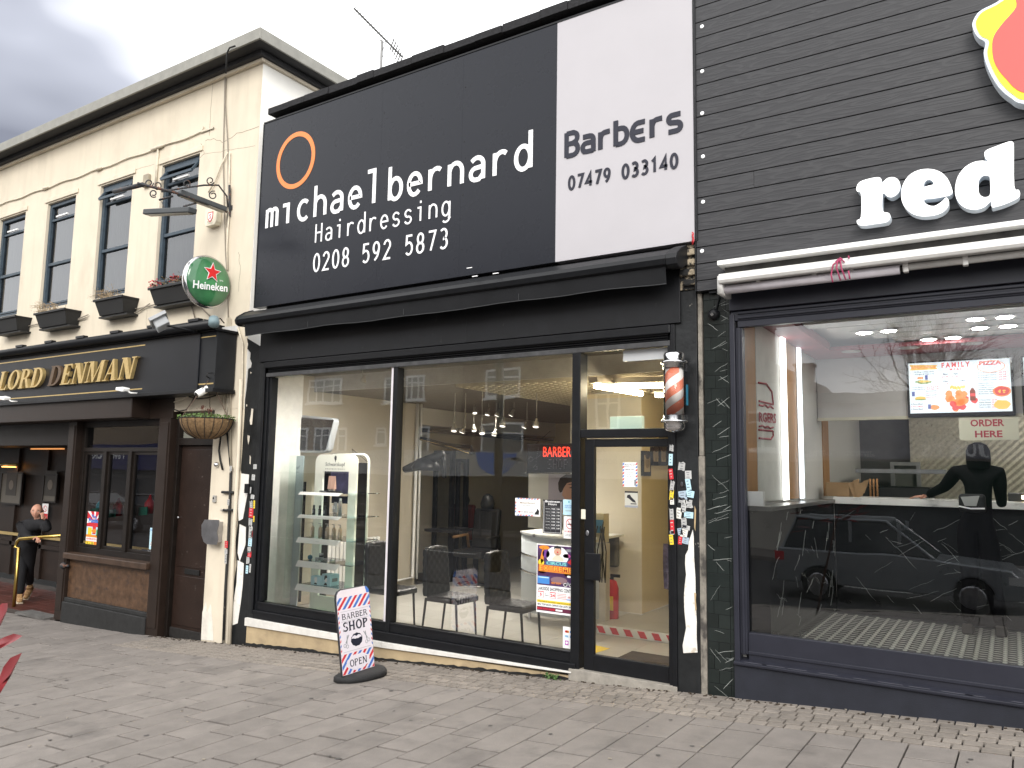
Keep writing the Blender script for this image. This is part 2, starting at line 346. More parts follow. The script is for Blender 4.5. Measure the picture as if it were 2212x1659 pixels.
def serif(ch, T=.16, t=.06, s=.07, sh=.05):
    """capital with slab serifs: list of polygons and its advance; T thick, t thin stroke"""
    B = lambda x0, x1, y0, y1: [(x0, y0), (x1, y0), (x1, y1), (x0, y1)]
    ft = lambda x, wd=T: [B(x-s, x+wd+s, 0, sh), B(x-s, x+wd+s, 1-sh, 1)]
    if ch == 'L': return [B(s, s+T, 0, 1)]+ft(s)+[B(s+T, .6, 0, t), [(.52, t), (.62, t), (.62, .3)]], .66
    if ch == 'O': return ringp(.40, .5, (.40, .52), (.40-T, .52-t), 0, 360, n=26), .82
    if ch == 'C': return ringp(.40, .5, (.40, .52), (.40-T, .52-t), 40, 320, n=22), .74
    if ch == 'D': return [B(s, s+T, 0, 1)]+ft(s)+[B(s+T, .34, 1-t, 1), B(s+T, .34, 0, t)]+ringp(.34, .5, (.42, .5), (.42-T, .5-t), -90, 90), .80
    if ch == 'P' or ch == 'R' or ch == 'B':
        q = [B(s, s+T, 0, 1)]+ft(s)+[B(s+T, .36, 1-t, 1), B(s+T, .36, .5-t/2, .5+t/2)]+ringp(.36, .75, (.28, .25), (.28-T*.9, .25-t), -90, 90, n=12)
        if ch == 'R': q += [[(.36, .5), (.36+T*.9, .5), (.74, sh), (.80, sh), (.80, 0), (.60, 0)]]
        if ch == 'B': q += [B(s+T, .38, 0, t)]+ringp(.38, .26, (.32, .26), (.32-T*.9, .26-t), -90, 90, n=12)
        return q, (.80 if ch == 'R' else .72)
    if ch == 'E': return [B(s, s+T, 0, 1)]+ft(s)+[B(s+T, .58, 0, t), B(s+T, .56, 1-t, 1), B(s+T, .44, .48, .48+t), [(.5, t), (.60, t), (.60, .27)], [(.48, 1-t), (.58, .76), (.58, 1-t)], B(.40, .46, .40, .64)], .66
    if ch == 'H': return [B(s, s+T, 0, 1), B(.55, .55+T, 0, 1), B(s+T, .55, .5-t/2, .5+t/2)]+ft(s)+ft(.55), .55+T+s+.04
    if ch == 'N': return [B(.08, .08+t, 0, 1), B(.66, .66+t, 0, 1), [(.06, 1), (.06+T*1.2, 1), (.66+t, 0), (.66+t-T*1.1, 0)], B(0, .22, 0, sh), B(.56, .82, 1-sh, 1), B(0, .2, 1-sh, 1)], .84
    if ch == 'M': return [B(.09, .09+t, 0, 1), B(.74, .74+T, 0, 1), [(.09, 1), (.09+T*1.1, 1), (.50, .1), (.43, 0)], [(.74, 1), (.76, .93), (.50, 0), (.43, 0)], B(0, .23, 0, sh), B(.68, .96, 0, sh), B(.76, .96, 1-sh, 1), B(0, .2, 1-sh, 1)], 1.0
    if ch == 'A': return [[(.10, 0), (.16, 0), (.42, 1), (.36, 1)], [(.36, 1), (.44, 1), (.74, 0), (.74-T*1.15, 0)], B(.22, .58, .3, .3+t), B(.02, .26, 0, sh), B(.50, .82, 0, sh)], .84
    if ch == 'S': return ringp(.33, .74, (.27, .27), (.27-T*.8, .27-t), 30, 262, n=14)+ringp(.33, .27, (.31, .28), (.31-T*.8, .28-t), 82, -150, n=14)+[B(.56, .60, .72, 1), B(.03, .07, 0, .3)], .68
    return [B(.1, .3, 0, 1)], .5
def serif_word(s, x0, x1, zb, h, Y, name, mts, parent, depth=.02, shear=0., gap=.04, split=True, **kw):
    G = [(c, serif(c, **kw)) if c != ' ' else (' ', ([], .35)) for c in s]
    tot = sum(g[1][1]+gap for g in G)-gap; k = (x1-x0)/tot; x = x0; one = MB()
    for i, (c, (pl, adv)) in enumerate(G):
        if pl:
            mb = MB() if split else one
            fill(mb, pl, (x, zb), (k, h), Y-depth, Y, shear)
            if split: mb.build('letter', mts[i] if isinstance(mts, (list, tuple)) else mts, parent)
        x += (adv+gap)*k
    if not split: one.build(name, mts, parent)
FC = {}
def text(s, x0, x1, z0, z1, Y, name, mt, parent, depth=.002, bold=0., face='-y', font=None, M=None):
    """lettering stretched into the rectangle x0..x1, z0..z1 on plane Y (facing the street), or mapped by the 4x4 matrix M from the unit square"""
    key = (s, bold)
    if key not in FC:
        cu = bpy.data.curves.new('t', 'FONT'); cu.body = s; cu.offset = bold; cu.resolution_u = 2; cu.align_x = 'LEFT'
        ob = bpy.data.objects.new('t', cu); C.objects.link(ob); bpy.context.view_layer.update()
        me = bpy.data.meshes.new_from_object(ob.evaluated_get(bpy.context.evaluated_depsgraph_get()))
        FC[key] = ([v.co.copy() for v in me.vertices], [tuple(p.vertices) for p in me.polygons])
        bpy.data.objects.remove(ob); bpy.data.curves.remove(cu); bpy.data.meshes.remove(me)
    V, F = FC[key]
    if not V: return None
    ax = min(v.x for v in V); bx = max(v.x for v in V); ay = min(v.y for v in V); by = max(v.y for v in V)
    P = [((v.x-ax)/(bx-ax), (v.y-ay)/(by-ay)) for v in V]
    mb = MB()
    if M is not None: vs = [tuple(M @ Vector((u, v, 0))) for u, v in P]
    elif face == '-y': vs = [(x0+u*(x1-x0), Y-depth, z0+v*(z1-z0)) for u, v in P]
    elif face == '+y': vs = [(x1-u*(x1-x0), Y+depth, z0+v*(z1-z0)) for u, v in P]
    mb.add(vs, F); return mb.build(name, mt, parent)
def basis(o, u, v):
    """maps the unit square to o + a*u + b*v"""
    o, u, v = Vector(o), Vector(u), Vector(v); n = u.cross(v).normalized()
    return Matrix(((u.x, v.x, n.x, o.x), (u.y, v.y, n.y, o.y), (u.z, v.z, n.z, o.z), (0, 0, 0, 1)))

# ================================================================== GROUND
pav = mat('paving_concrete', (.178, .160, .146), .85, var=.17, vscale=5, bump=.35, bscale=70, rand=.09); patches('paving_concrete', (.105, .095, .088), .66, 2.2, soft=.10)
pavj = mat('paving_joint', (.018, .016, .014), .95, var=.4, vscale=30)
settm = mat('sett_concrete', (.195, .172, .150), .88, var=.16, vscale=7, bump=.4, bscale=60, rand=.14); patches('sett_concrete', (.12, .11, .10), .66, 3, soft=.08)
gum = mat('chewing_gum', (.075, .07, .066), .8)
mb = MB()
xs = [-40, -30, -20, -14, -10.5, -8, -6, -4, -2, 0, 3, 6, 12]
for a, b in zip(xs[:-1], xs[1:]):
    e_ = .6 if b <= -8 else .02
    for c0_, c1_ in ((-7.6, -3.6), (-3.6, e_)): mb.quad((a, c0_, gz(a, c0_)-.028), (b, c0_, gz(b, c0_)-.028), (b, c1_, gz(b, c1_)-.028), (a, c1_, gz(a, c1_)-.028))
pavement = mb.build('pavement', pavj, kind='structure')
def proj(p):
    d = Vector(p)-CAM; z = d.dot(fw)
    return None if z < .1 else (1106+FPX*d.dot(rt)/z, 829.5-FPX*d.dot(up)/z)
def vis(p, m=60):
    q = proj(p); return q and -m < q[0] < 2212+m and -m < q[1] < 1659+m
SK = .02
def slab_mesh(mb, x0, x1, y0, y1, g, ch, dz):
    a = .5*g; x0 += a; x1 -= a; y0 += a*2.4; y1 -= a*2.4
    tx, ty = random.uniform(-.004, .004), random.uniform(-.004, .004); cx, cy = (x0+x1)/2, (y0+y1)/2
    P = []
    for (i, zz) in ((0, -.035), (0, -ch), (ch, 0)):
        for x, y in ((x0+i, y0+i), (x1-i, y0+i), (x1-i, y1-i), (x0+i, y1-i)):
            P.append((x+SK*y, y, gz(x+SK*y, y)+zz+dz+tx*(x-cx)+ty*(y-cy)))
    return mb.add(P, [(8, 9, 10, 11)]+[(r*4+k, r*4+(k+1) % 4, r*4+4+(k+1) % 4, r*4+4+k) for r in (0, 1) for k in range(4)])
slabs = []; wd = .285; x = -22.0; ci = 0
while x < 3.2:
    y = -.69 if x > -9.9 else -.02
    first = random.choice([.19, .30, .45, .57]); ln = first
    while y > -7.3:
        slabs.append((x, x+wd, y-ln, y)); y -= ln; ln = .57 if random.random() > .12 else random.choice([.38, .45])
    x += wd
vs_, far_ = [], []
for s_ in slabs:
    c_ = ((s_[0]+s_[1])/2+SK*s_[2], (s_[2]+s_[3])/2); p_ = (c_[0], c_[1], gz(c_[0], c_[1]))
    (vs_ if vis(p_) else far_).append((( Vector(p_)-CAM).length, s_))
vs_.sort(key=lambda t: t[0])
for d_, s_ in vs_[:299]:
    mb = MB(); slab_mesh(mb, *s_, .010, .003, random.uniform(-.002, .002)); mb.build('paving_slab', pav, pavement)
mb = MB()
for d_, s_ in vs_[299:]+far_: slab_mesh(mb, *s_, .010, .004, random.uniform(-.0025, .0025))
mb.build('distant_paving', pav, pavement, kind='stuff')
setts = []
rows = [(-.02-i*.112, -.02-(i+1)*.112) for i in range(6)]
for i, (yb, ya) in enumerate(rows):
    x = -9.9+random.uniform(0, .1)
    while x < 2.6:
        wq = random.choice([.118, .118, .122, .112, .16]); setts.append((x, x+wq, ya, yb)); x += wq
vs_, far_ = [], []
for s_ in setts:
    p_ = ((s_[0]+s_[1])/2, s_[2], gz(s_[0])); (vs_ if vis(p_, 5) else far_).append(((Vector(p_)-CAM).length, s_))
vs_.sort(key=lambda t: t[0])
for d_, s_ in vs_[:299]:
    mb = MB(); slab_mesh(mb, *s_, .011, .003, random.uniform(-.002, .002)); mb.build('sett', settm, pavement)
mb = MB()
for d_, s_ in vs_[299:]+far_: slab_mesh(mb, *s_, .011, .003, random.uniform(-.0015, .0015))
mb.build('distant_setts', settm, pavement, kind='stuff')
mb = MB()
for i in range(150):
    x, y = random.uniform(-9, 1), random.uniform(-5.5, -.3); r = random.uniform(.008, .022); z = gz(x)+.0032
    mb.add([(x+r*random.uniform(.7, 1.1)*math.cos(k*.7), y+r*random.uniform(.7, 1.1)*math.sin(k*.7), gz(x+r*math.cos(k*.7), y)+.0035) for k in range(9)], [tuple(range(9))])
mb.build('gum_spots', gum, pavement, kind='stuff')
mb = MB(); lit_ = mat('litter_specks', (.26, .23, .19), .9, var=.4)
for i in range(55):
    x, y = random.uniform(-10, 0), random.choice([random.uniform(-.1, 0), random.uniform(-5, -.1)]); r = random.uniform(.004, .012)
    mb.obox((x, y, gz(x, y)+.006), (r, r*.3, 0), (-r*.2, r*.6, 0), (0, 0, .002))
mb.build('litter_specks', lit_, pavement, kind='stuff')

road = mat('asphalt', (.05, .05, .052), .9, var=.2, bump=.4, bscale=90)
MB().quad((-400, -400, -.80), (400, -400, -.80), (400, 400, -.80), (-400, 400, -.80)).build('ground', mat('distant_ground', (.08, .08, .075), .95), kind='structure')
MB().quad((-120, -17.6, -.78), (60, -17.6, -.78), (60, -7.7, -.78), (-120, -7.7, -.78)).build('road', road, kind='structure')
MB().box(-120, 60, -24, -17.6, -.79, -.66).build('far_pavement', pav, kind='structure')
mb = MB()
for a, b in zip(xs[:-1], xs[1:]): mb.add([(p, q, h) for q in (-7.75, -7.6) for p, h in ((a, -.9), (b, -.9), (b, gz(b, -7.6)), (a, gz(a, -7.6)))], [(0, 1, 2, 3), (7, 6, 5, 4), (3, 2, 6, 7)])
mb.build('kerb', greystone, kind='structure')
mb = MB()
for i in range(40): mb.box(-100+i*4, -98+i*4, -13.2, -13.08, -.779, -.775)
mb.build('road_markings', mat('road_paint', (.6, .6, .58), .8), kind='structure')

# ================================================================== PUB (left)
pub = thing('pub_building', 'cream rendered two storey pub with sash windows and a dark shop front', 'building', (-11.5, 0, gz(-11.5)))
XC = -8.36
WX = [(-15.66, -14.70), (-13.93, -13.00), (-12.25, -11.33), (-10.57, -9.65)]; WX = [(-17.35, -16.40)]+WX
WZ0, WZ1 = 4.42, 6.30
mb = MB(); T0 = .22
xs = [-26]+[v for p in WX for v in p]+[XC]
for i in range(0, len(xs), 2): mb.box(xs[i], xs[i+1], 0, T0, 2.55, 7.40)
for a, b in WX: mb.box(a, b, 0, T0, 2.55, WZ0); mb.box(a, b, 0, T0, WZ1, 7.40)
mb.build('wall', cream, pub)
MB().box(XC-.24, XC+.006, T0, 9, 2.55, 7.30).box(XC+.0005, XC+.006, .004, T0, 2.55, 7.30).build('side_wall', creamw, pub)
MB().box(-26, XC-.3, .24, 9, 7.3, 7.36).build('flat_roof', asph, pub)
# label mouldings over the windows
for a, b in WX:
    m_ = MB().box(a-.07, b+.07, -.022, -.002, WZ1+.02, WZ1+.10); m_.build('window_lintel', cream, pub, bevel=.008)
# windows
def sash_window(a, b, opened=0, frost=.52):
    w_ = MB(); t = .065
    frame_rect(w_, a+.002, b-.002, WZ0, WZ1-.002, t, .045, .12); w_.box(a+t, b-t, .03, .12, WZ0+t, WZ0+.10)
    zmid = WZ0+.42*(WZ1-WZ0); ztr = WZ1-.30
    w_.box(a+t, b-t, .055, .12, zmid-.025, zmid+.025).box(a+t, b-t, .06, .12, ztr-.02, ztr+.02)
    f = w_.build('window', sash, pub, bevel=.004)
    MB().quad((a+t, .09, WZ0+t), (b-t, .09, WZ0+t), (b-t, .09, WZ1-t), (a+t, .09, WZ1-t)).build('pane', glassd, f)
    c_ = MB(); n = 26; V = []
    for i in range(n+1):
        x = a+.06+(b-a-.12)*i/n; yy = .17+.018*math.sin(i*1.9)+.01*math.sin(i*.8); V += [(x, yy, WZ0-.02), (x, yy, WZ1)]
    c_.add(V, [(2*i, 2*i+2, 2*i+3, 2*i+1) for i in range(n)]); c_.build('net_curtain', curt, f, smooth=True)
    if opened: 
        fl_ = MB(); xm, hw = (a+b)/2, (b-a)/2-.08
        for zc_, yc_ in ((WZ1-.09, .045), (ztr+.05, -.055)): fl_.obox((xm, yc_, zc_), (hw, 0, 0), (0, .014, 0), (0, 0, .02))
        for sg_ in (-1, 1): fl_.obox((xm+sg_*hw, -.005, (WZ1+ztr)/2-.02), (.02, 0, 0), (0, .05, .075), (0, .012, -.008))
        fl_.build('open_fanlight', sash, f)
    MB().box(a+.25, a+.62, .03, .055, ztr+.03, ztr+.055).build('handle', white, f)
    return f
for i, (a, b) in enumerate(WX): sash_window(a, b, opened=(i in (3, 4)))
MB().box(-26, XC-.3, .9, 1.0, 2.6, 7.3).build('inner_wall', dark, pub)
# projecting eaves, front and side
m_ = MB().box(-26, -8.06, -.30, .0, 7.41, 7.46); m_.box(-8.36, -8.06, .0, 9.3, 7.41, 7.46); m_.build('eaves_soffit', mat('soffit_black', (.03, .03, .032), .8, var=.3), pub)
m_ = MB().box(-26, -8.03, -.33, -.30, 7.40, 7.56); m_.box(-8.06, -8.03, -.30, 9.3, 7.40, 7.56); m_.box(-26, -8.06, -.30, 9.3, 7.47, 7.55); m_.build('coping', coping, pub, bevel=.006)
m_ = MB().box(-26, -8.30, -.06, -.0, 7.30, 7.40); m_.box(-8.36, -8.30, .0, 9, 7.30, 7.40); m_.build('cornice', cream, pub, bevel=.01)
m_ = MB().box(-26, -8.24, -.13, -.06, 7.34, 7.405); m_.box(-8.30, -8.24, -.06, 9, 7.34, 7.405); m_.build('dark_eaves_board', mat('soffit_black', (0, 0, 0)), pub)  # dark board under the eaves, front and side
# cable run with junctions above the windows
pts = [(-18, -.012, 6.60)]
for i in range(60): xx = -17.6+i*.14; pts.append((xx, -.018, 6.60+.012*math.sin(i*.9)))
pts += [(-9.62, -.018, 6.60), (-9.58, -.018, 6.68)]
mb = MB().tube(pts, .011, 6)
for xx in (-14.0, -12.3, -10.62, -10.75): mb.lathe([(.012, -.09), (.028, -.04), (.028, .04), (.012, .09)], (xx, -.03, 6.6), 8, (1, 0, 0))
mb.box(-10.69, -10.66, -.03, -.002, 6.0, 6.58); mb.build('cable_run', wirec, pub, smooth=True)
MB().box(-10.98, -10.84, -.05, -.002, 6.02, 6.22).build('air_vent', mat('vent_grille', (.33, .29, .22), .8, var=.3), pub, bevel=.01)
# cracks in the render
mb = MB(); crk = mat('render_crack', (.16, .12, .08), .95)
def crack(pts, w=.005):
    pp = []
    for (a, b) in zip(pts[:-1], pts[1:]):
        for k in range(5): pp.append((a[0]+(b[0]-a[0])*k/5+random.uniform(-.012, .012), a[1]+(b[1]-a[1])*k/5+random.uniform(-.012, .012)))
    mb.ribbon(pp+[pts[-1]], w, -.0015, -.0005)
q = lambda *p: [(at(z1(*a)).x, at(z1(*a)).z) for a in p]
crack(q((1160, 310), (1150, 430), (1140, 600))); crack(q((1120, 625), (1170, 618), (1215, 640), (1290, 590), (1410, 550))); crack(q((1095, 640), (1110, 700), (1090, 720)))
crack(q((1110, 705), (1230, 680), (1390, 655)), .003); crack(q((800, 1540), (798, 1659)), .003); crack(q((1300, 1230), (1310, 1330), (1300, 1450)), .004); crack(q((730, 790), (840, 755)), .003)
mb.build('render_cracks', crk, pub)

# pub ground floor -------------------------------------------------
# cream pier between the pub door and the barber shop
mb = MB().box(-8.96, -8.02, -.0, .30, -.75, 2.548); mb.build('pier', cream, pub, bevel=.006)
mb = MB().m(mat('scuffed_white', (.66, .62, .55), .9, var=.2, bump=.3)).prism([(-8.955, -.45), (-8.96, -.1), (-8.90, .05), (-8.86, -.1), (-8.80, .02), (-8.74, -.2), (-8.70, -.43)], -.006, -.001)
mb.build('scuffed_base', parent=pub)
# ground floor front: entablature and posts
mb = MB().box(-26, -10.42, -.30, .6, 2.46, 2.86); mb.build('entablature', brown, pub, bevel=.01)
mb = MB().box(-10.42, -9.86, -.02, .6, 2.46, 2.86); mb.build('door_head_panel', brown, pub, bevel=.006)
for x0, x1 in ((-12.56, -12.33), (-10.14, -9.87)):
    zf = gz((x0+x1)/2)+(.07 if x0 < -12 else 0)
    m_ = MB().box(x0, x1, -.04, .16, zf-.05, 2.46); m_.box(x0+.035, x1-.035, -.052, -.04, zf+.1, 2.40); m_.build('post', brown, pub, bevel=.006)
# shop window of the pub between the posts
WA, WB = -12.33, -10.14
P0 = at(z2(400, 560), .05); zs0 = rect([z2(320, 1230), z2(730, 1265), z2(730, 1300), z2(315, 1250)], -.06)
sill_z = .44
mb = MB().box(WA, WB, -.10, .12, sill_z-.09, sill_z); mb.build('window_sill', mat('worn_brown_sill', (.05, .03, .02), .45, var=.4, vscale=7), pub, bevel=.012)
m_ = MB().box(WA, WB, .02, .14, -.42, sill_z-.09); m_.build('stone_panel', stone, pub)
m_ = MB().box(WA, WB, -.06, .14, -.78, -.30); m_.box(WA, WB, -.03, .14, -.30, -.24); m_.build('plinth', plinthm, pub, bevel=.01)
fr = MB(); frame_rect(fr, WA, WB, sill_z, 2.46, .09, .06, .14)
zt_ = 2.02
fr.box(WA+.09, WB-.09, .05, .14, zt_-.03, zt_+.03)
for mx_ in (-11.63, -10.96): fr.box(mx_-.045, mx_+.045, .045, .14, sill_z+.09, zt_-.03)
for a, b in ((WA+.09, -11.675), (-11.585, -11.005), (-10.915, WB-.09)):
    frame_rect(fr, a+.001, b-.001, sill_z+.091, zt_-.031, .045, .075, .13)
pubwin = fr.build('shop_window_frame', dbrown, pub, bevel=.004)
MB().quad((WA+.09, .10, sill_z+.09), (WB-.09, .10, sill_z+.09), (WB-.09, .10, 2.37), (WA+.09, .10, 2.37)).build('pane', glassy('pub_shop_glass', 1.6, (.72, .72, .72)), pubwin)
# side door with fanlight and letter box
DX0, DX1, DZ0, DZ1 = -9.80, -9.03, -.52, 2.08
m_ = MB(); frame_rect(m_, -9.87, -8.96, -.60, 2.80, .065, .06, .20); m_.box(-9.805, -9.025, .06, .20, DZ1, DZ1+.10); m_.build('door_frame', dbrown, pub, bevel=.004)
MB().box(-9.805, -9.025, .13, .14, DZ1+.10, 2.74).build('fanlight', mat('obscured_glass', (.20, .20, .17), .25, var=.1), pub)
dr = MB().box(-9.80, -9.03, .12, .17, -.53, DZ1-.005); dr.box(-9.76, -9.07, .108, .12, .42, 2.02); dr.box(-9.76, -9.07, .108, .12, -.36, .30); door = dr.build('door', doorb, pub, bevel=.006)
MB().box(-9.55, -9.23, .10, .118, .33, .40).build('letter_box', mat('letterbox_black', (.01, .01, .01), .5), door, bevel=.004)
MB().box(-9.80, -9.05, .098, .118, -.53, -.40).build('kick_board', mat('kick_black', (.02, .018, .017), .6, var=.5, vscale=20, bump=.4), door, bevel=.006)
MB().lathe([(.004, 0), (.016, .01), (.016, .025), (.006, .03)], (-9.75, .108, 1.08), 10, (0, -1, 0)).build('lock', steel, door, smooth=True)
# dark pub interior and the recessed entrance
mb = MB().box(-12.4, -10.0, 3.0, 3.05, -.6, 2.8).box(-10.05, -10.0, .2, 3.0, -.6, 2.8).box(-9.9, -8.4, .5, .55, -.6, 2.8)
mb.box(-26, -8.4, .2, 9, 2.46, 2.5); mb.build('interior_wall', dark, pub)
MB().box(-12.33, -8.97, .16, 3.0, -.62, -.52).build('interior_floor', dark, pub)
ex0, ex1 = -26, -12.56
MB().box(ex0, -12.45, .14, 3.2, 2.1, 2.46).build('porch_ceiling', dbrown, pub)
bw = MB().box(ex0, ex1, 1.6, 1.68, -.5, 2.45); bw.box(ex0, ex1, 1.55, 1.6, .10, .18); bw.box(ex0, ex1, 1.56, 1.6, 1.55, 1.62)
for xx in (-21, -19.2, -17.6, -16.4, -15.2, -14.3, -13.3): bw.box(xx-.05, xx+.05, 1.55, 1.6, -.5, 2.4)
bw.build('porch_panelling', mat('porch_wood', (.018, .011, .008), .5, var=.4, vscale=5), pub)
MB().box(ex0, ex1, 1.535, 1.55, .30, .36).build('brass_rail_strip', gold, pub)
tile = mat('red_quarry_tile', (.07, .020, .015), .5, var=.3, vscale=6, rand=.2)
tg = mat('tile_grout', (.05, .04, .035), .9)
fz_ = -.60
fl = MB().box(ex0, ex1, -.02, 1.6, fz_-.2, fz_-.006); fl_o = fl.build('porch_floor', tg, pub)
for i in range(24):
    for j in range(6):
        xx, yy = -12.58-(i+1)*.26, .02+j*.26
        if j > 4 and i > 9: continue
        MB().box(xx+.004, xx+.256, yy+.004, yy+.256, fz_-.008, fz_+random.uniform(.0, .003)).build('tile', tile, fl_o, bevel=.002)
sp = MB().box(-14.05, ex1, .75, 1.6, fz_, fz_+.17).build('porch_step', tg, pub)
for i in range(5): MB().box(-14.05+i*.297+.003, -14.05+(i+1)*.297-.003, .742, 1.04, fz_+.01, fz_+.175).build('tile', tile, sp, bevel=.003)
MB().box(-13.6, -12.7, -.12, .14, fz_-.02, fz_+.012).build('doormat', mat('doormat_grey', (.10, .095, .09), .95, var=.4, bump=.6), sp)

# pub fascia sign -------------------------------------------------
fs = thing('pub_sign', 'long black pub fascia board reading LORD DENMAN in gold capitals', 'sign', (-11.5, -.3, 2.9))
YF = -.34
fa = at(z2(1045, 75), YF)
FX1, FZ0, FZ1 = at(z2(1045, 200), YF).x, at(z2(687, 365), YF).z, at(z2(703, 110), YF).z
mb = MB().box(-26, FX1-.36, YF, -.02, FZ0, FZ1); mb.build('board', pubblk, fs, bevel=.006)
MB().box(FX1-.358, FX1-.03, YF+.02, -.02, FZ0+.0, FZ1-.0).build('end_board', mat('matt_black', (.012, .013, .015), .6, var=.3), fs, bevel=.004)
MB().box(-26, FX1, YF-.03, -.02, FZ1+.001, FZ1+.035).build('top_trim', blk2, fs, bevel=.004)
MB().box(-26, FX1, YF-.02, -.02, FZ0-.05, FZ0-.001).build('bottom_trim', blk2, fs, bevel=.004)
gx1 = at(z2(703, 133), YF).x
zg0, zg1 = at(z2(687, 345), YF).z, at(z2(703, 133), YF).z
mb = MB().box(-26, gx1, YF-.003, YF-.0005, zg0-.008, zg0+.008).box(-26, gx1, YF-.003, YF-.0005, zg1-.008, zg1+.008)
e0 = at(z2(950, 325), YF+.02).x
mb.box(e0, FX1-.05, YF+.017, YF+.0195, zg0-.005, zg0+.012).box(e0, FX1-.05, YF+.017, YF+.0195, zg1-.0, zg1+.012); mb.build('gold_line', gold, fs)
bx0, bx1 = at(z2(2, 355), YF).x, at(z2(655, 298), YF).x
bz, tz = at(z2(400, 320), YF).z, at(z2(400, 222), YF).z
lw = 'LORD DENMAN'; mts_ = [gold]*11; mts_[5] = tarn
serif_word(lw, bx0, bx1, bz, tz-bz, YF-.002, 'letters', mts_, fs, depth=.05, shear=.22, T=.19, t=.07)
MB().box(-26, FX1, -.04, -.005, FZ1+.036, FZ1+.12).build('lead_flashing', whitem, fs)
# swan neck sign lamps
for k, px in enumerate(((620, 355), (45, 397))):
    p = at(z2(*px), YF-.1)
    t = thing('sign_lamp', ['small white spotlight under the gold letters MAN of the pub sign', 'small white spotlight under the first gold letters of the pub sign'][k], 'spotlight', (p.x, YF-.1, p.z))
    MB().tube([(p.x+.08, YF-.01, p.z-.03), (p.x+.05, YF-.09, p.z-.03), (p.x, YF-.12, p.z)], .012, 6).build('arm', white, t, smooth=True)
    MB().obox((p.x-.05, YF-.15, p.z+.02), (.09, 0, -.015), (0, .055, .01), (.004, 0, .022)).build('lamp_head', white, t, bevel=.01)
# awning roller tube of the pub
aw = thing('pub_awning_roller', 'long black awning roller with brackets above the pub sign', 'awning', (-11.5, -.32, 3.6))
ra_, rb_ = at(z2(1030, 32), -.42), at(z2(0, 175), -.42)
zr_ = (ra_.z+rb_.z)/2
MB().tube([(-24, -.42, zr_), (ra_.x, -.42, zr_)], .062, 14).build('roller', blk2, aw, smooth=True)
for i in range(9):
    xx = ra_.x-.35-i*.92
    MB().box(xx-.11, xx+.11, -.47, -.40, zr_+.055, zr_+.09).box(xx-.025, xx+.025, -.42, -.002, zr_+.03, zr_+.07).build('bracket', blk2, aw)
# floodlight on its arm
pl = at(zh(765, 220), 0); fh = at(z1(880, 1610), -.85)
t = thing('floodlight', 'square grey floodlight on a long black arm above the pub sign', 'floodlight', (pl.x, 0, pl.z))
MB().tube([(pl.x, -.02, pl.z), (fh.x+.05, -.85, fh.z-.05)], .014, 8).tube([(pl.x-.03, -.02, pl.z), (pl.x-.25, -.25, pl.z+.08)], .006, 6).build('arm', blk2, t, smooth=True)
MB().lathe([(.07, 0), (.07, .02), (.03, .03)], (pl.x, -.001, pl.z), 8, (0, -1, 0)).build('wall_plate', blk2, t)
gh = mat('flood_grey', (.33, .34, .35), .5, var=.15)
hd = Vector((fh.x, -.88, fh.z)); az_ = Vector((-.45, -.35, .8)).normalized(); ax_ = Vector((.75, -.6, .15)); ax_ = (ax_-az_*ax_.dot(az_)).normalized(); ay_ = az_.cross(ax_)
hb = MB().obox(hd+az_*.02, ax_*.15, ay_*.11, az_*.022); hb.obox(hd-az_*.05, ax_*.10, ay_*.075, az_*.05)
for k in range(6): hb.obox(hd-az_*.06+ax_*(-.09+k*.036), ax_*.004, ay_*.085, az_*.045)
hb.build('lamp_body', gh, t, bevel=.006)
MB().obox(hd+az_*.044, ax_*.13, ay_*.09, az_*.002).build('lamp_glass', mat('lamp_glass', (.5, .5, .48), .1), t)
# small lamp by the end of the roller
p = at(zh(670, 45), -.45)
t = thing('bulkhead_lamp', 'small grey bulkhead lamp with wires at the end of the awning roller', 'lamp', (p.x, -.45, p.z))
MB().lathe([(.03, -.06), (.065, -.05), (.07, .05), (.04, .07)], p, 10, (.5, -.3, -.8)).build('lamp_body', mat('teal_grey', (.16, .22, .24), .5), t, smooth=True)
MB().tube([p, at(zh(740, 10), -.2), at(zh(780, 60), -.03)], .008).tube([p, at(zh(560, 20), -.3), at(zh(460, 40), -.2)], .006).tube([p, at(zh(600, 160), -.2), at(zh(560, 210), -.25), at(zh(545, 330), -.3)], .005).build('wires', wire, t, smooth=True)

# wrought iron bracket with trough lamps
bp_ = atx(z1(1225, 1020), -8.86)
X0 = -8.86
t = thing('iron_sign_bracket', 'scrolled wrought iron bracket holding two long trough lamps on the pub wall', 'bracket', (X0, 0, bp_.z))
P = lambda a, b, X=X0: tuple(atx(z1(a, b), X))
mb = MB().tube([P(1235, 1015), P(970, 915), P(750, 860)], .018, 8)
mb.tube([P(1240, 990), P(1235, 930), P(1190, 870), P(1110, 870), P(1000, 885), P(880, 905)], .012, 6)
mb.build('main_arm', iron, t, smooth=True)
def scroll(cx, cy, r, a0, turns=1.2, d=1):
    pts = []
    for i in range(22):
        a = a0+d*i*turns*2*math.pi/21; rr = r*(1-.55*i/21); pts.append(P(cx+rr*math.cos(a), cy+rr*math.sin(a)))
    return MB().tube(pts, .008, 6).build('scroll', iron, t, smooth=True)
scroll(812, 858, 24, 0); scroll(858, 872, 22, 2, d=-1); scroll(836, 915, 22, 1); scroll(1015, 862, 22, 1.5, d=-1); scroll(1145, 845, 22, .5); scroll(1160, 925, 24, -1.2, d=-1)
MB().tube([P(1250, 870), P(1250, 1040)], .016).obox(P(1262, 995), (.03, 0, 0), (0, .03, 0), (0, 0, .03)).build('wall_plate', iron, t)
trm = mat('trough_lamp', (.05, .055, .058), .5, var=.35)
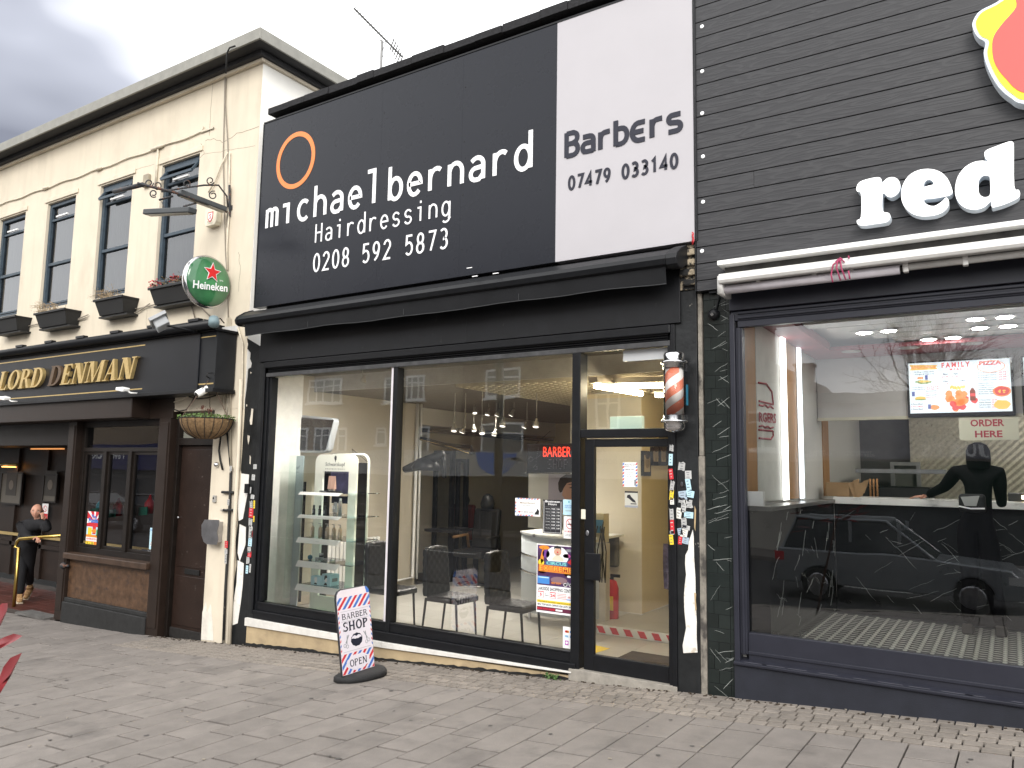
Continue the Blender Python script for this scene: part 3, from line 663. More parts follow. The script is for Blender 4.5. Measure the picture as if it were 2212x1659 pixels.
def trough(c1, c2, X, nm='trough_lamp'):
    a, b = Vector(c1), Vector(c2); d = (b-a)/2; n = Vector((0, 1, 0)) if abs(d.normalized().y) < .7 else Vector((1, 0, 0))
    n = (n-d*n.dot(d)/d.length_squared).normalized(); u = d.cross(n).normalized()
    f = MB().obox((a+b)/2, d, n*.06, u*.035).build(nm, trm, t, bevel=.012)
    MB().obox((a+b)/2-Vector((0, 0, .03)), d*.92, n*.04, u*.012).build('tube', mat('lamp_tube', (.45, .42, .36), .4), f)
pa, pb = at(z1(800, 1020), -.95), at(z1(1050, 1008), -.95); trough(pa, pb, 0)
pa, pb = at(z1(975, 910), -.75), at(z1(1225, 1005), -.1); trough(pa, pb, 0)
MB().tube([at(z1(880, 960), -.9), at(z1(895, 995), -.95)], .006).tube([at(z1(940, 930), -.85), at(z1(868, 950), -.9)], .014).tube([at(z1(620, 905), -1.1), at(z1(780, 866), -1.1)], .03, 6).tube([at(z1(1000, 985), -.9), at(z1(1080, 965), -.4)], .012).build('cross_bar', iron, t, smooth=True)
# round lager sign
X0 = -8.80
hc = [P(1000, 1396, X0), P(1250, 1396, X0), P(1122, 1252, X0), P(1122, 1540, X0)]
hcx = Vector((X0, (hc[0][1]+hc[1][1])/2, (hc[2][2]+hc[3][2])/2)); HR = (hc[2][2]-hc[3][2])/2
t = thing('round_lager_sign', 'round green domed lager sign with red star and white Heineken lettering', 'sign', tuple(hcx))
prof = [(HR*.995, -.02), (HR, 0), (HR, .03), (HR*.95, .045)]
MB().lathe(prof, hcx-Vector((.015, 0, 0)), 48, (1, 0, 0)).build('chrome_rim', chrome, t, smooth=True)
gm = bpy.data.materials.new('green_sign_dome'); gm.use_nodes = True; b_ = gm.node_tree.nodes['Principled BSDF']; b_.inputs['Roughness'].default_value = .12; b_.inputs['Coat Weight'].default_value = .5
tn = gm.node_tree.nodes.new('ShaderNodeTexCoord'); wn = gm.node_tree.nodes.new('ShaderNodeTexGradient'); wn.gradient_type = 'SPHERICAL'
mpn = gm.node_tree.nodes.new('ShaderNodeMapping'); mpn.inputs['Scale'].default_value = (1, 2.6, 2.6); gm.node_tree.links.new(tn.outputs['Object'], mpn.inputs[0]); gm.node_tree.links.new(mpn.outputs[0], wn.inputs[0])
rp = gm.node_tree.nodes.new('ShaderNodeValToRGB'); rp.color_ramp.elements[0].color = (.012, .075, .03, 1); rp.color_ramp.elements[1].color = (.10, .34, .14, 1); gm.node_tree.links.new(wn.outputs[0], rp.inputs[0]); gm.node_tree.links.new(rp.outputs[0], b_.inputs['Base Color'])
dome = [(HR*.94*math.cos(a), .03+.09*math.sin(a)) for a in [math.pi/2*i/10 for i in range(10)]]
MB().lathe(dome, hcx, 48, (1, 0, 0)).build('green_dome', gm, t, smooth=True)
XS = X0+.135
def onsign(a, b): return P(a, b, XS)
sc_ = Vector(P(1158, 1345, XS)); sr = HR*.34
star = [(sc_.y+sr*(1 if k % 2 == 0 else .42)*math.sin(k*math.pi/5), sc_.z+sr*(1 if k % 2 == 0 else .42)*math.cos(k*math.pi/5)) for k in range(10)]
star2 = [(sc_.y+sr*1.14*(1 if k % 2 == 0 else .46)*math.sin(k*math.pi/5), sc_.z+sr*1.14*(1 if k % 2 == 0 else .46)*math.cos(k*math.pi/5)) for k in range(10)]
MB().prism(star2, XS-.004, XS-.001, 'x').build('star_outline', lettw, t)
MB().prism(star, XS, XS+.003, 'x').build('red_star', mat('star_red', (.65, .03, .03), .3), t)
o_ = P(1050, 1430, XS+.01); e_ = P(1238, 1452, XS+.01); tz_ = P(1050, 1385, XS+.01)
text('Heineken', 0, 1, 0, 1, 0, 'lettering', lettw, t, bold=.02, M=basis(o_, Vector(e_)-Vector(o_), Vector((0, 0, tz_[2]-o_[2]))))
o_ = P(1196, 1392, XS+.002); text('1873', 0, 1, 0, 1, 0, 'year', lettw, t, M=basis(o_, (0, .05, 0), (0, 0, .02)))
MB().tube([P(1150, 1500, X0), P(1230, 1450, X0), (X0, -.01, hcx.z-.03)], .015).tube([(X0, -.3, hcx.z+.05), (X0, -.01, hcx.z+.05)], .02).build('wall_arm', blk2, t, smooth=True)
# security alarm box
ar = rect([z1(1113, 985), z1(1175, 1000), z1(1172, 1090), z1(1110, 1088)], -.1)
t = thing('alarm_box', 'cream security alarm box with a red shield below the iron bracket', 'alarm box', (ar[0], 0, ar[2]))
MB().prism([(ar[0], ar[2]+.05), (ar[0]+.03, ar[2]), (ar[1]-.03, ar[2]), (ar[1], ar[2]+.05), (ar[1], ar[3]), (ar[0], ar[3])], -.09, -.001).build('box', mat('alarm_cream', (.72, .66, .52), .45), t, bevel=.01)
cx_ = (ar[0]+ar[1])/2; zt2 = ar[3]
MB().prism([(cx_-.06, zt2-.06), (cx_+.06, zt2-.06), (cx_+.055, zt2-.16), (cx_, zt2-.21), (cx_-.055, zt2-.16)], -.093, -.0905).build('shield', mat('shield_red', (.55, .06, .05), .4), t)
MB().prism([(cx_-.045, zt2-.075), (cx_+.045, zt2-.075), (cx_+.04, zt2-.15), (cx_, zt2-.19), (cx_-.04, zt2-.15)], -.0945, -.0932).build('shield_field', lettw, t)
text('S', cx_-.02, cx_+.02, zt2-.16, zt2-.09, -.0948, 'emblem', mat('shield_red', (0, 0, 0)), t, bold=.03)
text('Countrywide\nSecurity\n02085 9006', cx_-.06, cx_+.06, ar[2]+.07, zt2-.23, -.0905, 'lettering', lettd, t)
# planter boxes under the windows
plm = mat('planter_black', (.018, .018, .018), .55, var=.3)
soil = mat('soil', (.04, .028, .018), .95, var=.4, bump=.6)
drystem = mat('dry_stems', (.30, .22, .13), .9, var=.3, rand=.1); leafm = mat('geranium_leaf', (.06, .055, .03), .8, var=.4)
redfl = mat('red_flower', (.42, .02, .03), .6, var=.3); pinkfl = mat('pink_flower', (.45, .12, .14), .6, var=.3)
PL = [((800, 1435), (1025, 1395), (985, 1500), (830, 1520), 'red', 'black window box with red and withered geraniums beside the round lager sign'),
      ((512, 1500), (675, 1468), (665, 1555), (520, 1565), 'dry', 'black window box with dry brown stems under the third pub window'),
      ((190, 1570), (365, 1540), (350, 1600), (195, 1622), 'dry', 'black window box with dry stems under the second pub window from the left edge'),
      ((-40, 1600), (92, 1582), (85, 1650), (-40, 1660), 'bare', 'black window box without plants at the left edge of the photo')]
for ci_, (tl, tr, br, bl, kind, lab) in enumerate(PL):
    r_ = rect([z1(*tl), z1(*tr), z1(*br), z1(*bl)], -.25); a, b = r_[0], r_[1]; zc = r_[3]; zb_ = zc-.24
    if ci_ == 0: b = a+1.0
    t = thing('window_box', lab, 'window box', ((a+b)/2, -.15, zb_), 'window boxes on the pub wall')
    m_ = MB().add([(a+.06, -.20, zb_), (b-.06, -.20, zb_), (b-.06, -.02, zb_), (a+.06, -.02, zb_), (a, -.27, zc), (b, -.27, zc), (b, -.0, zc), (a, -.0, zc)],
                  [(0, 3, 2, 1), (0, 1, 5, 4), (1, 2, 6, 5), (2, 3, 7, 6), (3, 0, 4, 7)])
    m_.box(a-.012, b+.012, -.285, -.262, zc-.03, zc+.005); m_.build('box', plm, t, bevel=.004)
    MB().quad((a, -.265, zc-.03), (b, -.265, zc-.03), (b, -.005, zc-.03), (a, -.005, zc-.03)).build('soil', soil, t)
    MB().box(a, b, -.18, -.002, zb_-.03, zb_-.005).build('shelf', plm, t)
    if kind == 'bare': continue
    st = MB(); fl_ = MB(); lf = MB()
    for i in range(70 if kind == 'dry' else 34):
        x = random.uniform(a+.03, a+(b-a)*(.6 if kind == 'dry' else .95)); y = random.uniform(-.24, -.06); h_ = random.uniform(.06, .24 if kind == 'dry' else .17)
        dx = random.gauss(-.12 if kind == 'dry' else 0, .13); dy = random.gauss(-.04, .05)
        p0 = Vector((x, y, zc-.03)); p1 = p0+Vector((dx*.4, dy*.4, h_*.8)); p2 = p0+Vector((dx, dy, h_*random.uniform(.5, 1.1)))
        st.tube([p0, p1, p2], .0028 if kind == 'dry' else .0035, 4)
        if kind == 'red':
            bm_ = lf
            for k in range(4):
                q_ = p1+Vector((random.uniform(-.05, .05), random.uniform(-.05, .05), random.uniform(-.06, .06))); a_ = Vector((random.uniform(-1, 1), random.uniform(-1, 1), random.uniform(-.4, .4))).normalized()*.022; b_2 = a_.cross(Vector((random.random(), random.random(), 1))).normalized()*.02
                bm_.add([q_-a_, q_+b_2, q_+a_, q_-b_2], [(0, 1, 2, 3)])
            if i < 12:
                cxx = a+(.02 if i < 7 else .5)+random.uniform(-.09, .09); cz = zc+random.uniform(.0, .10)+(.10 if i >= 7 else .02)
                fl_.m(redfl if i % 3 else pinkfl)
                for k in range(9):
                    q_ = Vector((cxx+random.gauss(0, .02), -.2+random.gauss(0, .02), cz+random.gauss(0, .018))); a_ = Vector((random.uniform(-1, 1), random.uniform(-1, 1), random.uniform(-1, 1))).normalized()*.014; b_2 = a_.orthogonal().normalized()*.013
                    fl_.add([q_-a_, q_+b_2, q_+a_, q_-b_2], [(0, 1, 2, 3)])
        else:
            for k in range(3):
                q_ = p2+Vector((random.uniform(-.05, .05), random.uniform(-.03, .03), random.uniform(-.04, .03))); a_ = Vector((random.uniform(-1, 1), random.uniform(-1, 1), random.uniform(-1, 1))).normalized()*.012; lf.add([q_-a_, q_+a_.orthogonal().normalized()*.006, q_+a_], [(0, 1, 2)])
    st.build('stems', drystem, t, smooth=True, kind='stuff'); lf.build('leaves', leafm if kind == 'red' else drystem, t, kind='stuff')
    if fl_.v: fl_.build('flowers', parent=t, kind='stuff')
# cables sagging below the window boxes
t = thing('sagging_cable', 'thin cable drooping along the pub wall below the window boxes', 'cable', (-11, 0, 4.1)); sgc = mat('grey_cable', (.25, .22, .18), .7)
for pts in ([(90, 1648), (180, 1632), (300, 1605), (420, 1600), (480, 1575)], [(350, 1603), (400, 1612), (470, 1590)], [(600, 1553), (680, 1580), (750, 1560), (815, 1515)], [(690, 1545), (760, 1540), (840, 1520)], [(985, 1480), (1100, 1475), (1180, 1480)], [(1030, 1480), (1060, 1590)], [(1060, 1420), (1100, 1540), (1150, 1590)]):
    MB().tube([at(z1(*p), -.03) for p in pts], .009, 6).build('cable_run', sgc, t, smooth=True)
# vertical cables, waste pipes on the pier
def line_thing(nm, lab, cat, runs, m_, r=.012, Y=-.03, zz=z1):
    o = at(zz(*runs[0][0]), Y); t = thing(nm, lab, cat, (o.x, 0, o.z))
    for pts in runs: MB().tube([at(zz(*p), Y) for p in pts], r, 6).build('run', m_, t, smooth=True)
    return t
line_thing('grey_cable', 'pair of dark cables running down the pub wall from the roof edge', 'cable', [[(1248, 160), (1226, 200), (1222, 420), (1215, 700), (1222, 1040), (1228, 1250), (1240, 1400), (1243, 1640)], [(1256, 158), (1232, 215), (1226, 430), (1240, 640), (1243, 900), (1236, 1100)]], mat('grey_cable', (0, 0, 0)), .008, Y=-.02)
line_thing('roof_cable', 'black cable looped over the roof edge coping of the pub', 'cable', [[(1280, 112), (1250, 122), (1236, 150), (1230, 260)]], wire, .012, Y=-.36)
line_thing('cream_conduit', 'cream painted conduit running down beside the iron bracket', 'conduit', [[(1250, 690), (1247, 860), (1245, 1040), (1235, 1200), (1238, 1330)], [(1135, 910), (1170, 850), (1205, 760), (1240, 690)]], wirec, .012)
line_thing('thick_cable_bundle', 'bundle of cream and black cables down the pier by the hanging basket', 'cable', [[(705, 130), (745, 350), (770, 560), (775, 700), (800, 850), (820, 950), (790, 1100), (775, 1150)], [(815, 0), (800, 320), (785, 560), (775, 900), (800, 1200)], [(845, 0), (850, 560), (845, 1000), (856, 1659)], [(825, 0), (830, 400), (820, 700), (830, 1100), (850, 1659)]], mat('grey_cream', (.36, .32, .25), .7, var=.3), .010, zz=zh)
line_thing('black_hose', 'black cable curving down the pier below the basket', 'cable', [[(775, 1150), (745, 1290), (725, 1450), (740, 1560), (765, 1659)], [(805, 1200), (830, 1400), (850, 1620)]], wire, .014, zz=zh)
drn = line_thing('black_drainpipe', 'thin peeling black pipe running down to the pavement on the pier', 'pipe', [[(1118, 720), (1112, 900), (1104, 1100), (1092, 1300), (1080, 1590)], [(1075, 845), (1130, 847)], [(1072, 932), (1140, 933)]], mat('peeling_black', (.02, .02, .02), .6, var=.3), .019, zz=z2)
patches('peeling_black', (.55, .50, .42), .58, 5, (1, 1, .6), soft=.01)
line_thing('cream_drainpipe', 'cream painted pipe running down the edge of the pier by the barber shop', 'pipe', [[(1165, 300), (1155, 640), (1140, 900), (1125, 1200), (1110, 1580)]], cream, .026, zz=z2, Y=-.04)
line_thing('thin_white_pipe', 'thin white pipe slanting across the top of the pier', 'pipe', [[(905, 30), (985, 290), (980, 650), (945, 1659)]], wirec, .011, zz=zh)
# silver plate on the pier
pts = [(975, 1005), (990, 978), (1060, 980), (1060, 1000), (1050, 1040), (1056, 1075), (1048, 1100), (1000, 1098), (985, 1085), (975, 1055)]
pp = [(at(z2(*p), -.12).x, at(z2(*p), -.12).z) for p in pts]
t = thing('cigarette_bin', 'shaped silver metal plate of an ash bin on the cream pier', 'ash bin', (pp[0][0], 0, pp[0][1]))
MB().prism(pp, -.12, -.115).build('front_plate', steel, t); MB().box(min(p[0] for p in pp)+.08, max(p[0] for p in pp)-.08, -.115, -.001, min(p[1] for p in pp)+.03, max(p[1] for p in pp)-.03).build('back_box', steel, t)
for nm, lab, cat, px, r_ in (('door_sensor', 'small round chrome sensor on the pier beside the pub door', 'sensor', (1042, 712), .03),):
    p = at(z2(*px), -.05); t = thing(nm, lab, cat, (p.x, 0, p.z)); MB().lathe([(.03, 0), (.035, .02), (.025, .05), (.01, .06)], (p.x, 0, p.z), 12, (-.3, -1, 0)).build('lens', chrome, t, smooth=True)
p = at(z2(1037, 878), -.02); t = thing('doorbell', 'grey doorbell with a dark lens on the cream pier', 'doorbell', (p.x, 0, p.z)); MB().box(p.x-.03, p.x+.03, -.03, -.001, p.z-.045, p.z+.045).build('box', mat('bell_grey', (.30, .29, .27), .5), t, bevel=.006); MB().lathe([(.014, 0), (.012, .006)], (p.x-.005, -.03, p.z+.01), 10, (0, -1, 0)).build('button', wire, t)
# CCTV camera
p = at(zh(560, 800), -.35); q = at(zh(730, 745), -.02)
t = thing('cctv_camera', 'white bullet security camera mounted on the pier above the hanging basket', 'camera', tuple(q))
dirv = (at(zh(500, 830), -.42)-at(zh(640, 755), -.25)).normalized()
c0 = at(zh(640, 755), -.25)
MB().lathe([(.03, 0), (.045, .02), (.048, .20), (.040, .23)], c0, 16, dirv).build('body', white, t, smooth=True)
MB().lathe([(.035, .231), (.02, .235)], c0, 12, dirv).build('lens', wire, t)
MB().tube([c0, at(zh(680, 745), -.12), q], .022, 8).lathe([(.06, 0), (.06, .025), (.03, .05)], (q.x, -.001, q.z), 14, (0, -1, 0)).build('mount', white, t, smooth=True)
# hanging basket on its bracket
b0, b1 = at(zh(400, 1110), -.30), at(zh(790, 1110), -.30); bc = Vector(((b0.x+b1.x)/2, -.30, b0.z)); br_ = (b1.x-b0.x)/2*.88; bh = b0.z-at(zh(580, 1320), -.30).z
t = thing('hanging_basket', 'coir lined hanging basket with small green plants and dead blooms on chains', 'hanging basket', tuple(bc))
coir = mat('coir_liner', (.16, .10, .05), .95, var=.45, vscale=30, bump=.8, bscale=90)
prof = [(br_*.35*1, -bh)]+[(br_*math.sin(math.pi/2*(.25+.75*i/8)), -bh*math.cos(math.pi/2*(.18+.82*i/8))) for i in range(1, 9)]
MB().lathe(prof, bc, 28).build('coir_liner', coir, t, smooth=True)
mb = MB()
for k in range(18):
    a = k*2*math.pi/18; mb.tube([(bc.x+(r+.004)*math.cos(a), bc.y+(r+.004)*math.sin(a), bc.z+h) for r, h in prof], .004, 4)
mb.tube([(bc.x+(br_+.004)*math.cos(k*math.pi/12), bc.y+(br_+.004)*math.sin(k*math.pi/12), bc.z) for k in range(24)], .006, 5, close=True)
mb.build('wire_frame', wire, t, smooth=True)
gl = mat('basket_leaf', (.09, .15, .04), .7, var=.4, vscale=20)
lf = MB()
for i in range(520):
    a = random.uniform(0, 6.28); r = br_*math.sqrt(random.random())*1.08; p = Vector((bc.x+r*math.cos(a), bc.y+r*math.sin(a), bc.z+random.uniform(-.02, .07)*(1.2-r/br_*.6))); a_ = Vector((random.uniform(-1, 1), random.uniform(-1, 1), random.uniform(-.3, .6))).normalized()*.014; b_2 = a_.orthogonal().normalized()*.011
    lf.add([p-a_, p+b_2, p+a_, p-b_2], [(0, 1, 2, 3)])
lf.build('leaves', gl, t, kind='stuff')
lf = MB(); deadm = mat('dead_bloom', (.10, .03, .02), .9, var=.4)
for cx, cy in ((550, 975), (640, 1010), (610, 1000), (530, 985)):
    c_ = at(zh(cx, cy), -.3)
    lf.tube([(c_.x+.02, c_.y, bc.z), tuple(c_)], .003, 4)
    for k in range(16):
        p = c_+Vector((random.gauss(0, .02), random.gauss(0, .02), random.gauss(0, .014))); a_ = Vector((random.uniform(-1, 1), random.uniform(-1, 1), random.uniform(-1, 1))).normalized()*.012; lf.add([p-a_, p+a_.orthogonal().normalized()*.01, p+a_], [(0, 1, 2)])
lf.build('dead_blooms', deadm, t)
hk = at(zh(625, 665), -.30)
chm = mat('rusty_chain', (.12, .08, .06), .7, metal=.5)
for a in (.3, 2.4, 4.5):
    e = Vector((bc.x+br_*math.cos(a), bc.y+br_*math.sin(a), bc.z)); pts = [hk.lerp(e, i/24)+Vector((.004*(i % 2), 0, 0)) for i in range(25)]; MB().tube(pts, .0045, 5).build('chain', chm, t, smooth=True)
w1, w2 = at(zh(840, 600), -.01), at(zh(830, 745), -.01)
tip = at(zh(600, 605), -.40)
t2 = thing('basket_bracket', 'black curled wrought bracket on the pier carrying the hanging basket', 'bracket', (w1.x, 0, w1.z))
MB().tube([w1, tip, at(zh(590, 640), -.40), hk], .008, 6).tube([w2, at(zh(670, 625), -.33)], .008, 6).tube([w1, w1+Vector((.03, -.02, .05)), w1+Vector((-.02, -.03, .10)), w1+Vector((-.06, -.03, .06))], .007, 6).tube([w1+Vector((.0, -.01, .08)), w2+Vector((0, -.01, -.05))], .008, 6).build('iron_arm', wire, t2, smooth=True)
# loose cables over the pub door
line_thing('loose_door_cable', 'loose black and white cables hanging over the pub side door', 'cable', [[(230, 1000), (290, 1020), (370, 1005), (420, 940), (490, 800)], [(400, 865), (500, 885), (600, 875), (690, 850)]], wire, .009, Y=-.06, zz=zh)
line_thing('loose_white_cable', 'short white cable hanging above the pub side door', 'cable', [[(235, 922), (330, 890), (400, 850), (445, 800)]], wirec, .008, Y=-.06, zz=zh)
# posters in the pub window
def poster(name, lab, cat, pts, Y, base, bits, thick=.003):
    r = rect(pts, Y); t = thing(name, lab, cat, (r[0], Y, r[2]))
    MB().box(r[0], r[1], Y-thick, Y, r[2], r[3]).build('sheet', base, t)
    W, H = r[1]-r[0], r[3]-r[2]
    for k, bt in enumerate(bits):
        lay = Y-thick-.0006*(1+bt[0])
        if bt[1] == 'r': MB().box(r[0]+bt[2]*W, r[0]+bt[3]*W, lay-.0002, lay, r[2]+bt[4]*H, r[2]+bt[5]*H).build('print', bt[6], t)
        elif bt[1] == 'p': MB().prism([(r[0]+u*W, r[2]+v*H) for u, v in bt[2]], lay-.0002, lay).build('print', bt[3], t)
        elif bt[1] == 'o': MB().prism([(r[0]+bt[2]*W+bt[4]*W*math.cos(a*.35), r[2]+bt[3]*H+bt[5]*H*math.sin(a*.35)) for a in range(18)], lay-.0002, lay).build('print', bt[6], t)
        elif bt[1] == 'l': MB().ribbon([(u*W, v*H) for u, v in bt[2]], bt[3], lay-.0002, lay, org=(r[0], r[2])).build('print', bt[4], t)
        elif bt[1] == 't': text(bt[2], r[0]+bt[3]*W, r[0]+bt[4]*W, r[2]+bt[5]*H, r[2]+bt[6]*H, lay, 'lettering', bt[7], t, depth=.0004, bold=(bt[8] if len(bt) > 8 else 0))
    return t, r
cR, cY, cB, cG, cO, cW, cK, cP, cT = [flat('print_'+n, c) for n, c in dict(red=(.55, .03, .04), yellow=(.75, .55, .04), blue=(.05, .16, .50), green=(.06, .30, .08), orange=(.70, .24, .03), white=(.78, .78, .78), black=(.02, .02, .025), purple=(.16, .05, .25), teal=(.05, .35, .45)).items()]
cS, cGr, cLb = flat('print_skin', (.55, .32, .22)), flat('print_grey', (.25, .26, .28)), flat('print_pale_blue', (.45, .66, .75))
poster('funfair_poster', 'tall red and yellow funfair poster in the left pane of the pub window', 'poster', [zq(820, 625), zq(965, 630), zq(935, 1008), zq(797, 998)], .095, cR,
 [(0, 'p', [(.5, .75), (.0, 1), (.2, 1)], cW), (0, 'p', [(.5, .75), (.42, 1), (.55, 1)], cW), (0, 'p', [(.5, .75), (.8, 1), (1, 1)], cW), (0, 'p', [(.5, .75), (1, .8), (1, .68)], cW), (0, 'p', [(.5, .75), (0, .82), (0, .7)], cW),
  (0, 'r', 0, 1, .38, .62, cLb), (1, 'r', .1, .35, .42, .60, cY), (1, 'r', .40, .62, .44, .62, cR), (1, 'r', .66, .95, .40, .56, cG), (2, 'o', .5, .52, .15, .05, cO), (1, 'r', 0, 1, .36, .42, cO),
  (2, 't', 'The', .25, .6, .84, .92, cB, .04), (2, 't', 'Funfair', .10, .92, .72, .84, cB, .05), (0, 'r', 0, 1, .26, .36, cW), (1, 't', 'RIVERSIDE PARK', .05, .95, .29, .34, cR, .02), (0, 'r', 0, .55, .15, .25, cY), (1, 't', '2  -  12', .08, .5, .17, .235, cK, .03), (0, 'r', .58, 1, .15, .25, cO), (0, 'r', .5, 1, .05, .13, cG), (1, 't', 'FREE ENTRY', .08, .45, .07, .11, cW), (1, 't', 'OPEN DAILY', .55, .95, .07, .11, cW)])
poster('blue_flyer', 'narrow blue flyer behind the right pane of the pub window', 'flyer', [zq(1405, 778), zq(1450, 780), zq(1440, 980), zq(1390, 978)], .095, cLb, [(0, 'p', [(.3, .3), (1, .7), (1, .4)], cO), (0, 't', 'events', .1, .9, .85, .95, cB), (0, 'r', .2, 1, .15, .3, cW), (1, 't', 'Pls A', .25, .95, .18, .27, cK)])
poster('dark_flyer', 'small dark flyer at the bottom of the right pane of the pub window', 'flyer', [zq(1325, 978), zq(1432, 985), zq(1422, 1125), zq(1312, 1112)], .092, cK, [(0, 'r', .35, .45, .1, .9, cW), (0, 'r', .55, .95, .5, .75, cG), (0, 'r', .05, .3, .2, .6, cR), (0, 'r', .5, .95, .1, .35, cR), (0, 't', 'LIVE\nSPORT', .55, .95, .78, .93, cW)])
# things on the sill inside: coloured bottles hung as decorations
for k, (px, col, lab) in enumerate([((945, 560), cT, 'blue bottle shaped decoration hanging behind the left pane of the pub window'), ((1105, 570), cR, 'red decoration with green top behind the middle pane of the pub window'), ((1400, 545), cR, 'red decoration behind the right pane of the pub window')]):
    p = at(zq(*px), .35); t = thing('window_decoration', lab, 'decoration', tuple(p)); MB().lathe([(.03, -.16), (.07, -.15), (.075, 0), (.03, .06), (.012, .12)], p, 12).build('body', col, t, smooth=True)
    MB().obox(p+Vector((-.02, -.09, -.12)), (.11, 0, .01), (0, .004, 0), (0, 0, .06)).build('card', flat('green_card', (.03, .22, .15)), t)
# warm lamps inside the pub
warm = emit('warm_lamp', (1, .62, .22), 14)
for k, (px, pY) in enumerate((((580, 575), 1.6), ((622, 573), 1.6), ((705, 575), 1.6), ((200, 573), 1.3), ((255, 573), 1.3))):
    p = at(z2(*px), pY)
    t = thing('pub_ceiling_lamp', ['glowing amber ceiling lamp inside the pub, first from the left above the shop window', 'brightest amber ceiling lamp inside the pub above the middle pane', 'amber ceiling lamp inside the pub near the right post', 'left of two amber lamps in the pub porch', 'right of two amber lamps in the pub porch'][k], 'lamp', tuple(p))
    MB().lathe([(.02, .03), (.05, .0), (.035, -.03), (.01, -.04)], p, 10).build('bulb', warm, t, smooth=True)
    MB().tube([p+Vector((0, 0, .03)), (p.x, p.y, 2.45)], .006).build('stem', wire, t)
# porch picture lights and pictures
for k, (pts, lab) in enumerate([([zq(0, 260), zq(210, 258), zq(185, 560), zq(0, 560)], 'framed pale portrait print on the pub porch wall'), ([zq(395, 275), zq(540, 280), zq(510, 545), zq(400, 540)], 'smaller dark framed print on the pub porch wall')]):
    r = rect(pts, 1.5); t = thing('framed_picture', lab, 'picture', (r[0], 1.54, r[2])); m_ = MB(); frame_rect(m_, r[0], r[1], r[2], r[3], .03, 1.50, 1.535); m_.build('frame', dbrown, t)
    MB().box(r[0]+.03, r[1]-.03, 1.515, 1.53, r[2]+.03, r[3]-.03).build('mount', flat('picture_mount', (.10, .09, .075) if k == 0 else (.06, .055, .05)), t)
    cx, cz = (r[0]+r[1])/2, (r[2]+r[3])/2+.1; MB().box(cx-.22, cx+.22, 1.51, 1.514, cz-.25, cz+.25).build('print', flat('picture_print', (.035, .03, .025)), t); MB().lathe([(.1, 0), (.1, .002)], (cx, 1.509, cz-.03), 14, (0, -1, 0)).build('portrait', flat('portrait_face', (.13, .11, .09)), t)
p = at(zq(90, 190), 1.45); t = thing('picture_light', 'brass picture light glowing above the portrait in the pub porch', 'picture light', tuple(p)); MB().tube([p+Vector((-.35, 0, 0)), p+Vector((.3, 0, 0))], .035, 8).build('shade', gold, t, smooth=True); MB().box(p.x-.3, p.x+.25, p.y-.02, p.y+.02, p.z-.05, p.z-.04).build('tube', emit('dim_warm', (1, .45, .12), 5), t)
t = thing('porch_strip_light', 'thin amber strip light high on the pub porch wall', 'strip light', tuple(at(zq(430, 40), 1.45))); a, b = at(zq(285, 38), 1.45), at(zq(578, 45), 1.45); MB().box(a.x, b.x, 1.45, 1.5, a.z-.02, a.z+.03).build('tube', emit('dim_warm2', (1, .40, .12), .5), t)
poster('no_smoking_notice', 'white and red no smoking notice behind the man in the pub porch', 'notice', [zq(395, 552), zq(457, 552), zq(440, 690), zq(390, 690)], 1.49, cW, [(0, 'r', 0, 1, 0, .33, cR), (0, 'l', [(.5+.3*math.cos(k*.52), .65+.2*math.sin(k*.52)) for k in range(13)], .012, cR), (1, 'l', [(.3, .8), (.7, .5)], .012, cR)])
# brass handrail
rp_ = atg_ = atz(zq(125, 1555), -.62)
ry = .12
p0 = at(zq(125, 1555), ry); p1 = at(zq(140, 960), ry); p2 = at(zq(200, 880), ry); p3 = at(zq(590, 848), ry+.25); p3b = at(zq(350, 868), ry+.1)
t = thing('brass_handrail', 'bent brass handrail at the pub entrance under the man\'s hand', 'handrail', tuple(p0))
corner = [p1+(p2-p1)*0, p1.lerp(p2, .35)+Vector((-.0, 0, .05)), p1.lerp(p2, .7)+Vector((-.0, 0, .04)), p2]
MB().tube([Vector((p0.x, p0.y, -.7)), Vector((p0.x, p0.y, p1.z))]+corner+[p3b, p3], .028, 12).build('rail', mat('brass', (.50, .35, .10), .32, metal=1, var=.25), t, smooth=True)
MB().lathe([(.05, 0), (.05, .02), (.03, .03)], (p0.x, p0.y, -.66), 12).build('foot', mat('brass', (0, 0, 0)), t)
p4 = at(zq(575, 847), ry+.25); t2 = thing('chain_hook', 'dark metal hook on the side of the left pub post', 'hook', tuple(at(zq(590, 1130), -.05))); h0 = at(zq(590, 1130), -.06); MB().lathe([(.03, -.05), (.05, 0), (.03, .05)], h0, 10, (1, 0, 0)).tube([h0+Vector((-.06, 0, 0)), h0+Vector((.10, .03, 0))], .02).build('hook_body', iron, t2, smooth=True)

# ------------------------------------------------------------------ people
def skinned(name, joints, edges, mt, parent, root=0, sub=2):
    """joints: (x, y, z, rx[, ry]); one continuous skinned surface"""
    me = bpy.data.meshes.new(name); me.from_pydata([j[:3] for j in joints], edges, []); o = bpy.data.objects.new(name, me); C.objects.link(o)
    m = o.modifiers.new('skin', 'SKIN'); m.use_smooth_shade = True; m.branch_smoothing = .4
    sv = me.skin_vertices[0].data
    for i, j in enumerate(joints): sv[i].radius = (j[3], j[4] if len(j) > 4 else j[3]); sv[i].use_root = (i == root)
    s = o.modifiers.new('sub', 'SUBSURF'); s.levels = sub; s.render_levels = sub
    bpy.context.view_layer.update(); dg = bpy.context.evaluated_depsgraph_get()
    m2 = bpy.data.meshes.new_from_object(o.evaluated_get(dg)); o2 = bpy.data.objects.new(name, m2); C.objects.link(o2); bpy.data.objects.remove(o)
    m2.materials.clear(); m2.materials.append(mt)
    for p in m2.polygons: p.use_smooth = True
    if parent: o2.parent = parent
    return o2
